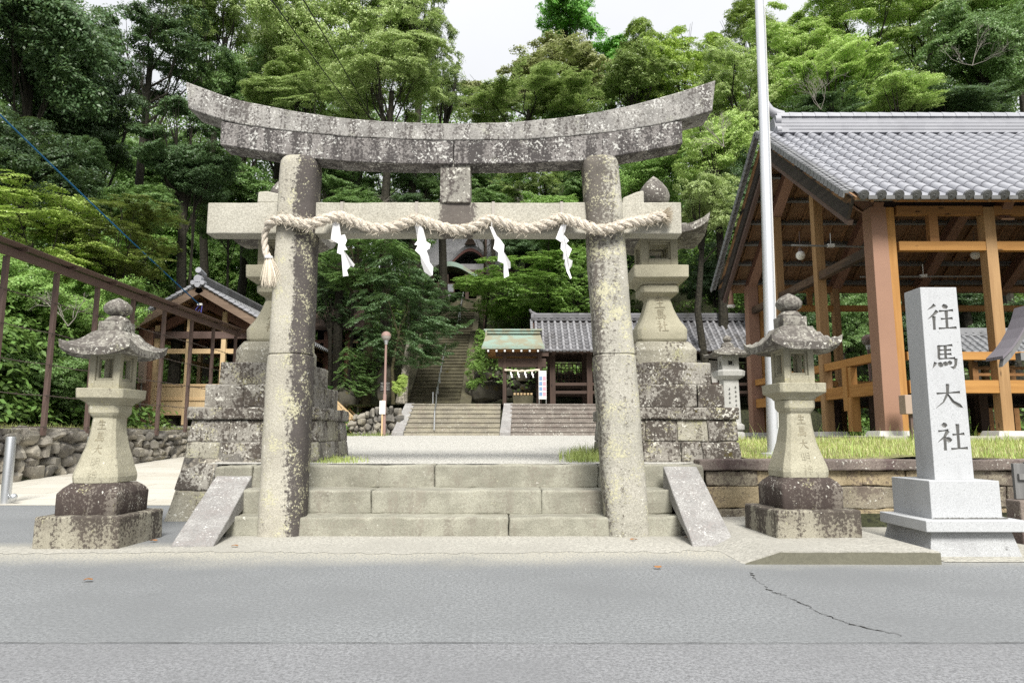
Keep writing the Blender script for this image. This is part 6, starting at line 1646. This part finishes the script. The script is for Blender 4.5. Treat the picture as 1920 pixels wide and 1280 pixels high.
# tall dark evergreens, upper left
T('evergreen_tree', 'tall dark evergreen filling the upper left corner', 60, 120, 185, 175, 25, 'broad', DRK)
T('evergreen_tree', 'dark evergreen at the left edge under the tallest one, above the yellow green maple', 10, 330, 140, 110, 21.5, 'broad', DRK2)
T('evergreen_tree', 'loose dark evergreen with sky showing through its bare limbs, left of the olive trees', 285, 80, 120, 105, 31, 'sparse', DRK)
T('evergreen_tree', 'dark drooping evergreen just left of the torii lintel tip', 345, 265, 95, 80, 27, 'sparse', DRK)
T('evergreen_tree', 'narrow dark evergreen with a visible trunk, right of the dark corner tree', 200, 200, 85, 110, 28, 'sparse', DRK2)
T('evergreen_tree', 'leafy green tree above the pavilion, below the gaps of sky', 300, 345, 120, 66, 43.5, 'broad', MID)
T('evergreen_tree', 'small dark evergreen behind the blue cable at the left', 120, 335, 95, 60, 24.5, 'broad', DRK)
# olive broadleaf trees left of centre
T('olive_tree', 'olive green tree at the top edge left of the power lines', 425, 55, 110, 105, 37, 'umbrella', OLD_)
T('olive_tree', 'tall pale olive tree behind the left end of the lintel, crossed by a power line', 545, 110, 120, 120, 35, 'broad', OLV)
T('olive_tree', 'pale olive tree at the top edge between the two power lines', 665, 85, 115, 120, 36, 'umbrella', OLV)
T('olive_tree', 'olive tree with a ragged right outline against the open sky', 795, 75, 84, 100, 37, 'umbrella', OLD_)
T('olive_tree', 'pale olive tree just above the lintel, left of the torii center', 735, 160, 110, 75, 32, 'umbrella', OLV)
T('olive_tree', 'low olive tree whose crown is cut off by the left half of the lintel', 590, 205, 120, 55, 33, 'umbrella', OLD_)
T('olive_tree', 'small olive tree at the foot of the sky gap', 838, 170, 48, 55, 41, 'sparse', OLD_)
T('broadleaf_tree', 'green tree right beside the left tip of the lintel', 455, 190, 85, 90, 34, 'broad', MID)
# centre
T('brown_olive_tree', 'small brownish olive tree at the right side of the sky gap', 925, 170, 68, 52, 50, 'sparse', BRN)
T('brown_olive_tree', 'broad brownish olive tree below the bright green tree', 1045, 145, 105, 70, 48, 'umbrella', BRN)
T('broadleaf_tree', 'bright green tree standing tallest against the white sky', 1062, 48, 62, 64, 60, 'broad', BRT)
T('broadleaf_tree', 'bright green tree half hidden behind the brownish olive tree', 1140, 125, 62, 45, 58, 'broad', BRT)
T('conifer_tree', 'tufted yellow green conifer right of the bright green tree', 1205, 125, 80, 80, 54, 'conifer', COND)
T('conifer_tree', 'tufted yellow green conifer behind the right end of the lintel', 1270, 140, 92, 92, 47, 'conifer', CON)
T('conifer_tree', 'tufted conifer between the right lintel tip and the flagpole', 1342, 150, 66, 72, 46, 'conifer', CON)
T('conifer_tree', 'dark tufted conifer at the top edge directly behind the flagpole', 1410, 60, 74, 75, 49, 'conifer', COND)
T('olive_tree', 'olive tree under the conifers, just above the lintel', 1185, 165, 85, 50, 45, 'umbrella', OLD_)
T('olive_tree', 'low olive tree just above the lintel, right of its center joint', 990, 200, 130, 38, 43, 'umbrella', OLV)
# right, pale cauliflower crowns
T('camphor_tree', 'pale green tree with cloudlike clumps right of the flagpole top', 1485, 128, 105, 75, 37, 'umbrella', OLB)
T('camphor_tree', 'pale green cloudlike tree at the top edge above the hall roof', 1610, 60, 125, 75, 38, 'umbrella', OLB)
T('camphor_tree', 'pale green cloudlike tree above the left end of the hall ridge', 1545, 165, 115, 60, 33, 'umbrella', OLB)
T('camphor_tree', 'yellowish tree with sky gaps at the top edge near the right corner', 1745, 45, 105, 70, 38, 'umbrella', OLV)
T('camphor_tree', 'round bright yellow green clump of a tree just above the hall ridge', 1680, 195, 88, 42, 28, 'broad', OLB)
T('camphor_tree', 'pale tree leaning behind the right lintel tip and the flagpole', 1385, 190, 100, 80, 34, 'umbrella', OLV)
T('camphor_tree', 'pale olive tree left of the hall gable, above the big right lantern', 1340, 295, 88, 75, 29, 'broad', OLB)
T('camphor_tree', 'pale olive tree low behind the roof of the right big lantern', 1320, 395, 75, 65, 27.5, 'broad', OLV)
T('broadleaf_tree', 'dark green tree in the upper right corner', 1850, 120, 110, 110, 32, 'broad', MID)
T('broadleaf_tree', 'green tree at the top right edge behind the dark one', 1905, 40, 95, 90, 37, 'broad', MIDB)
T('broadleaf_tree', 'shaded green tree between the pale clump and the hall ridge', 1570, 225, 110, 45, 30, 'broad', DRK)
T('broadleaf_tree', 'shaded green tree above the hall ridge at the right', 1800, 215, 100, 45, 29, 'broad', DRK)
T('broadleaf_tree', 'dark tree behind the flagpole beside the hall gable', 1400, 380, 60, 75, 28.5, 'broad', DRK)
# row seen between the lintel and the tie beam and below it
T('broadleaf_tree', 'green tree just right of the left torii pillar, under the lintel', 645, 345, 75, 55, 34, 'broad', MID)
T('broadleaf_tree', 'dark green tree under the lintel, left of the center strut', 725, 345, 70, 55, 37, 'layer', DRK)
T('broadleaf_tree', 'green tree touching the left side of the center strut', 795, 350, 55, 55, 38, 'broad', MID)
T('broadleaf_tree', 'green tree touching the right side of the center strut', 920, 355, 65, 50, 42, 'broad', MID)
T('broadleaf_tree', 'olive green tree under the lintel, midway between strut and right pillar', 1015, 350, 75, 52, 40, 'umbrella', OLD_)
T('broadleaf_tree', 'green tree behind the top of the right torii pillar', 1115, 345, 80, 60, 36, 'broad', MID)
T('broadleaf_tree', 'green tree behind the finial of the right big lantern', 1225, 345, 85, 65, 32, 'broad', MIDB)
T('dark_tree', 'dark tree beside the right side of the hilltop hall', 985, 465, 62, 48, 41, 'broad', DRK)  # leaf colour darkened to carry the canopy shade around the stairs
T('dark_tree', 'dark tree left of the right torii pillar, above the maple', 1070, 460, 75, 55, 37, 'broad', MID)
T('dark_tree', 'dark tree left of the hilltop hall, behind the left paper streamers', 745, 455, 70, 60, 38, 'broad', DRK)  # canopy shade put into the leaf colour here too
T('dark_tree', 'dark tree behind the shaft of the right big lantern', 1215, 505, 75, 65, 35, 'broad', DRK2)
T('dark_tree', 'dark tree above the gatehouse ridge beside the hall column', 1340, 530, 65, 55, 33, 'broad', DRK2)
T('dark_tree', 'dark tree above the gatehouse ridge at its left half', 1085, 560, 75, 40, 35, 'broad', DRK2)
T('broadleaf_tree', 'green tree with a thick mossy trunk behind the street lamp', 690, 480, 110, 68, 29, 'layer', MID, bark=M_barkm, thick=1.6, base=(XX(683, 740, 29), 29))
T('broadleaf_tree', 'dark green tree of layered boughs overhanging the left side of the long stairs', 752, 592, 105, 95, 27.8, 'layer', DRK, bark=M_barkm, base=(XX(738, 740, 27.8), 27.8))
T('maple_tree', 'bright green maple spreading across the top of the long stairs', 985, 542, 125, 52, 34, 'layer', MAP, base=(XX(1030, 640, 34), 34))
T('maple_tree', 'bright green maple bough left of the right torii pillar, over the gatehouse', 1085, 530, 58, 68, 33, 'layer', MAP)
T('broadleaf_tree', 'small green tree beside the wooden stairs, left of the street lamp', 640, 640, 62, 60, 41.5, 'layer', MIDB)
T('broadleaf_tree', 'small dark green tree at the foot of the mossy boulders', 668, 700, 45, 42, 28.6, 'layer', MID)
T('broadleaf_tree', 'green tree between the left pillar and the mossy trunk', 625, 520, 60, 75, 42, 'layer', MIDB)
b = MB(); q = [P(752, 756, 28.0), P(757, 720, 28.0), P(761, 685, 28.0), P(767, 640, 28.0)]; b.tube(q, [.24, .17, .15, .10], 10)
tag(b.build('tree_stump', M_barkp, smooth=True, rough=.03), 'pale bare trunk leaning beside the left side slab of the long stairs', 'tree trunk')
# shrubs on the left slope
T('maple_tree', 'yellow green maple bush at the left edge above the fence rail', 60, 440, 150, 85, 20.5, 'layer', YEL)
T('shrub', 'yellow green bush behind the blue cable above the fence rail', 215, 455, 120, 70, 22.5, 'layer', (.14, .18, .04), 'shrub')
T('shrub', 'green bush left of the roadside lantern, behind the barbed wire', 55, 575, 130, 100, 19.5, 'bush', MIDB, 'shrub')
T('shrub', 'green bush behind the finial of the left roadside lantern', 160, 565, 92, 95, 21, 'bush', MIDB, 'shrub')
T('shrub', 'green bush above the pavilion ridge', 330, 440, 120, 95, 43, 'bush', MIDB, 'shrub')
T('shrub', 'green bush behind the pavilion roof, left of the big left lantern', 445, 500, 90, 85, 41, 'bush', MIDB, 'shrub')
T('shrub', 'dark bush above the stone wall at the left edge', 45, 700, 125, 85, 18.5, 'bush', MID, 'shrub')
T('shrub', 'dark bush behind the fire box of the left roadside lantern', 165, 690, 80, 80, 20, 'bush', MID, 'shrub')
T('shrub', 'green bush above the tie beam, left of the left torii pillar', 430, 385, 115, 75, 31, 'bush', MID, 'shrub')
T('shrub', 'green bush behind the big left lantern', 520, 440, 75, 90, 34, 'bush', MID, 'shrub')
T('shrub', 'dark bush seen through the middle of the left pavilion', 330, 680, 90, 55, 42, 'bush', MID, 'shrub')
T('shrub', 'dark bush seen through the right half of the left pavilion', 440, 670, 80, 60, 42.5, 'bush', MID, 'shrub')
T('shrub', 'yellow green little shrub at the foot of the pale trunk', 750, 722, 17, 22, 26.6, 'bush', YEL, 'shrub', trunk=False)
T('shrub', 'bright ferny shrub on the right side of the long stairs', 893, 690, 24, 42, 29.3, 'layer', MAP, 'shrub', trunk=False)
T('shrub', 'green shrub climbing beside the water pavilion', 905, 650, 26, 30, 31, 'layer', MAP, 'shrub', trunk=False)
T('shrub', 'bright green fern growing on the left stepped pedestal', 612, 733, 14, 9, 11.15, 'layer', BRT, 'fern', trunk=False)
T('broadleaf_tree', 'dark green tree hiding the dark timber building left of the mossy trunk', 620, 552, 50, 52, 33.6, 'layer', DRK)
T('broadleaf_tree', 'dark leafy tree reaching over the upper stairs from the left', 838, 585, 46, 34, 35.5, 'layer', DRK, base=(-6.6, 35.8))
for (px, py, rx_, ry_, Y_, cl_, lb_) in ((655, 402, 75, 42, 31, MID, 'green bush just above the tie beam, right of the left torii pillar'), (770, 402, 70, 38, 33, DRK, 'dark green bush just above the tie beam, left of the center strut'),
        (905, 402, 75, 38, 35, MID, 'green bush just above the tie beam, right of the center strut'), (1030, 402, 80, 42, 34, MIDB, 'bright green bush just above the tie beam, left of the right pillar'),
        (255, 395, 95, 55, 25.5, MID, 'green bush above the blue cable, left of the tie beam'), (370, 320, 85, 62, 27.5, DRK, 'dark bush below the left tip of the lintel'),
        (140, 250, 95, 75, 27, DRK2, 'dark bush between the trunks at the upper left')):
    T('shrub', lb_, px, py, rx_, ry_, Y_, 'bush', cl_, 'shrub')
# leafless twigs among the crowns
M_twig = flat('bare_twig', (.26, .24, .21), .9, var=.3, sc=5)
def twigs(label, px, py, Y, r, seed):
    q = random.Random(seed); c = P(px, py, Y); k = (P(px+1, py, Y)-c).x; R_ = r*k
    b = MB()
    def grow(p, d, l, w, lev):
        e = p+d*l; m_ = p.lerp(e, .5)+Vector((q.uniform(-.08, .08), q.uniform(-.05, .05), q.uniform(-.08, .08)))*l
        b.tube([p, m_, e], [w, w*.8, w*.55], 5)
        if lev:
            for _ in range(3 if lev > 1 else 3):
                nd = (d+Vector((q.uniform(-.8, .8), q.uniform(-.5, .5), q.uniform(-.6, .7)))).normalized(); grow(p.lerp(e, q.uniform(.4, 1)), nd, l*q.uniform(.5, .75), w*.6, lev-1)
    base = c+Vector((q.uniform(-.3, .3)*R_, .3, -R_*.6))
    for _ in range(3): grow(base, Vector((q.uniform(-.9, .9), q.uniform(-.5, .2), q.uniform(.1, 1))).normalized(), R_*.75, .010+.0035*R_, 4)
    tag(b.build('bare_branches', M_twig, smooth=True), label, 'branches')
twigs('bare pale twigs right of the left torii pillar top, under the lintel', 690, 372, 31, 45, 1)
twigs('bare pale twigs between center strut and right pillar, above the tie beam', 1000, 368, 36, 45, 2)
twigs('bare grey twigs above the hall roof, left of the round bright clump', 1552, 168, 27, 55, 3)
twigs('bare grey twigs left of the flagpole, below the right lintel tip', 1370, 235, 25, 60, 4)
twigs('bare pale twigs in the bushes behind the barbed wire, left of the lantern', 112, 575, 16.8, 55, 5)
twigs('thin leafless treetop in the sky gap above the lintel center', 905, 185, 44, 55, 6)
twigs('bare grey twigs at the top right among the green crowns', 1835, 85, 27.5, 55, 7)
# behind the hall
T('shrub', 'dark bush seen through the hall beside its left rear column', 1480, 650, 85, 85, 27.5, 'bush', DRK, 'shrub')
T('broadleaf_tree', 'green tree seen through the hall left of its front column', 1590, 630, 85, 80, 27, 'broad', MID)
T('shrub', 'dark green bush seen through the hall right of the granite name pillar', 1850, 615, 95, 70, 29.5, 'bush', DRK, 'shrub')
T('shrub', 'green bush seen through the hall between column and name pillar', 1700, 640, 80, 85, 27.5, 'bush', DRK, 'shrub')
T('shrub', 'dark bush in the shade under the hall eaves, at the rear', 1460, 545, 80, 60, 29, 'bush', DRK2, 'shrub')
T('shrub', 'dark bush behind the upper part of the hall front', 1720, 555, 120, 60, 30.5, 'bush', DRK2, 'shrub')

# woodland mass behind everything, undergrowth on the slopes
def scatter_clumps(name, pts, size, nleaf, ln, wd, colr, seed):
    rg = np.random.default_rng(seed); n = len(pts)
    pts = np.asarray(pts); s_ = size*rg.uniform(.6, 1.4, n)
    idx = np.repeat(np.arange(n), nleaf); m = len(idx)
    e = unit(rg.normal(0, 1, (m, 3))); e[:, 2] = np.where(e[:, 2] < -.2, -e[:, 2], e[:, 2])
    C = pts[idx]+e*s_[idx][:, None]*np.array([1, 1, .75])*rg.uniform(.6, 1.05, (m, 1))
    V, Fq = leafquads(rg, C, e+np.array([0, 0, .7]), ln, wd)
    base = np.repeat(rg.normal(.5, .22, n), nleaf)
    o = npmesh(name, V, Fq, M_leaf, None, np.clip(base*.6+rg.normal(.2, .18, m), 0, 1)); o.color = (*colr, 1); o['kind'] = 'stuff'
    return o
rg = np.random.default_rng(2); pts = []
while len(pts) < 5600:
    x, y = rg.uniform(-34, 34), rg.uniform(14.5, 58)
    if abs(x) > .78*y+2: continue
    if x > -11 and y < 24: continue
    if x < -10 and x > -12.2 and y < 26: continue
    if -15.4 < x < -9 and 25.5 < y < 40: continue
    if -6.2 < x < 12 and y < 31.8: continue
    if 6 < x < 18 and y < 23: continue
    if x > 14 and y < 29: continue
    if -5.2 < x < -1.4 and y < 46: continue
    if -7 < x < 1 and 41 < y < 50: continue
    z = hillz(x, y); pts.append((x, y, z+rg.uniform(.0, .55)+(5.0*rg.uniform(0, 1)**1.3 if y > 33 and abs(x+3) > 5 else 0)))
for _ in range(900):
    y = rg.uniform(15.8, 26); x = -12.6-abs(rg.normal(0, 2.2))
    if x/y > -.575: continue
    pts.append((x, y, hillz(x, y)+rg.uniform(0, 1)**.8*(2.2+(-12.6-x)*.7)))
tag(scatter_clumps('forest_undergrowth', pts, .75, 54, .18, .11, (.17, .29, .07), 5))
SKY = ([-200, 0, 180, 205, 330, 360, 800, 850, 900, 1000, 1060, 1130, 1400, 1480, 1920, 2100], [-60, -40, 30, 180, 180, 70, 70, 195, 190, 180, 120, 150, 140, 70, -40, -60])
pts = []
while len(pts) < 3800:
    px = rg.uniform(-300, 2220); y = rg.uniform(52, 66); t_ = float(np.interp(px, *SKY))
    q = P(px, rg.uniform(t_+12, 610), y)
    if abs(q.x+3) < 4 and y < 52: continue
    pts.append(tuple(q))
tag(scatter_clumps('far_wood', pts, 1.2, 84, .28, .18, (.20, .31, .095), 6))

pts = []
while len(pts) < 2400:
    px = rg.uniform(-200, 2100); y = rg.uniform(42.5, 50); t_ = float(np.interp(px, *SKY))
    q = P(px, rg.uniform(max(t_, 0)+70, 600), y)
    if -9.5 < q.x < 2.5: continue
    pts.append(tuple(q))
tag(scatter_clumps('middle_wood', pts, 1.0, 80, .24, .15, (.16, .26, .09), 8))

# ---------------------------------------------------------------- grass
def grass(name, fn, n, h, w, colr, seed):
    rg = np.random.default_rng(seed); XY = np.array([fn(rg) for _ in range(n)])
    a = rg.uniform(0, 6.28, n); hh = h*rg.uniform(.35, 1.25, n)*rg.choice([.6, 1, 1, 1.5], n)
    d = np.stack([np.cos(a), np.sin(a), np.zeros(n)], 1); ln = rg.uniform(.1, .75, n)[:, None]
    sd = np.stack([-np.sin(a), np.cos(a), np.zeros(n)], 1)*(w*rg.uniform(.6, 1.3, n))[:, None]
    up = np.array([0, 0, 1.0])
    p0 = XY; p1 = XY+(up*.6+d*ln*.25)*hh[:, None]; p2 = XY+(up*.95+d*ln*.9)*hh[:, None]
    V = np.stack([p0-sd, p0+sd, p1+sd*.8, p1-sd*.8, p2+sd*.1, p2-sd*.1], 1).reshape(-1, 3)
    k = np.arange(n)[:, None]*6
    Fq = np.concatenate([k+np.array([[0, 1, 2, 3]]), k+np.array([[3, 2, 4, 5]])])
    ti = np.clip(rg.normal(.5, .22, n), 0, 1)
    o = npmesh(name, V, Fq, M_leaf, None, np.concatenate([ti, ti])); o.color = (*colr, 1); o['kind'] = 'stuff'; return o
def fl(rg):
    x, y = rg.uniform(3.1, 15), rg.uniform(9.2, 13.2); return (x, y, lawnz(x, y)-.02)
grass('lawn_grass', fl, 34000, .085, .0035, (.48, .58, .18), 3)
grass('dry_grass', fl, 22000, .075, .003, (.66, .60, .32), 13)
def fl2(rg):
    x, y = rg.uniform(3.2, 10), rg.choice([rg.uniform(9.2, 9.6), rg.uniform(12.2, 13.1)]); return (x, y, lawnz(x, y)-.02)
grass('lawn_grass', fl2, 900, .22, .004, (.40, .54, .14), 4)
def fl3(rg):
    x, y = -rg.uniform(10.7, 13.5), rg.uniform(13.5, 27); return (x, y, 1.22)
grass('wall_top_grass', fl3, 9000, .12, .007, (.40, .44, .15), 5)
def tuft(name, label, px0, px1, Y0, Y1, n, h, seed):
    def f(rg):
        x = rg.normal(.5, .22); y = rg.uniform(Y0, Y1); xx = XX(px0+(px1-px0)*min(1, max(0, x)), 860, y); return (xx, y, courtz(y)-.01)
    o = grass(name, f, n, h, .004, (.42, .50, .16), seed); del o['kind']; tag(o, label, 'grass tuft', 'grass tufts on the gravel court')
tuft('grass_tuft', 'grass tuft on the gravel at the foot of the left stepped pedestal', 575, 690, 9.1, 10.2, 1000, .06, 7)
tuft('grass_tuft', 'pale grass tuft on the gravel left of the right torii pillar', 1050, 1150, 9.3, 11.2, 1500, .13, 8)
def fl4(rg):
    y = rg.uniform(23.2, 24.4); x = rg.uniform(-7.2, -4.2); return (x, y, yardz(x, y)-.02)
grass('stair_foot_grass', fl4, 1200, .10, .008, (.24, .30, .09), 9)
# fallen leaves on the apron
M_dry = flat('dry_leaf', (.27, .13, .05), .9, var=.4, sc=20)
LV = [((1233, 1064), 'tan fallen leaf alone on the asphalt right of the torii'), ((1237, 1000), 'brown fallen leaf at the foot of the right torii pillar'), ((1290, 1008), 'brown fallen leaf beside the right side slab'),
      ((352, 1012), 'brown fallen leaf beside the left side slab'), ((440, 1024), 'brown fallen leaf on the apron right of the left side slab'), ((288, 1014), 'orange fallen leaf beside the base of the left roadside lantern'),
      ((1188, 1012), 'reddish fallen leaf in front of the right torii pillar'), ((165, 1088), 'pale fallen leaf on the asphalt at the left')]
for (px, py), lb in LV:
    p = gnd(px, py, .01); a = rnd.uniform(0, 6.28); b = MB(); pts = []
    for k in range(8):
        f = 2*math.pi*k/8; r_ = .028*(1 if k % 2 else .7); pts.append((p.x+r_*1.5*math.cos(f+a), p.y+r_*math.sin(f+a), .014+.012*(math.cos(2*f)+1)*.5))
    b.add(pts+[(x, y, z+.002) for x, y, z in pts], [tuple(range(7, -1, -1)), tuple(range(8, 16))]+[(k, (k+1) % 8, 8+(k+1) % 8, 8+k) for k in range(8)])
    tag(b.build('fallen_leaf', M_dry), lb, 'fallen leaf', 'fallen leaves before the torii')
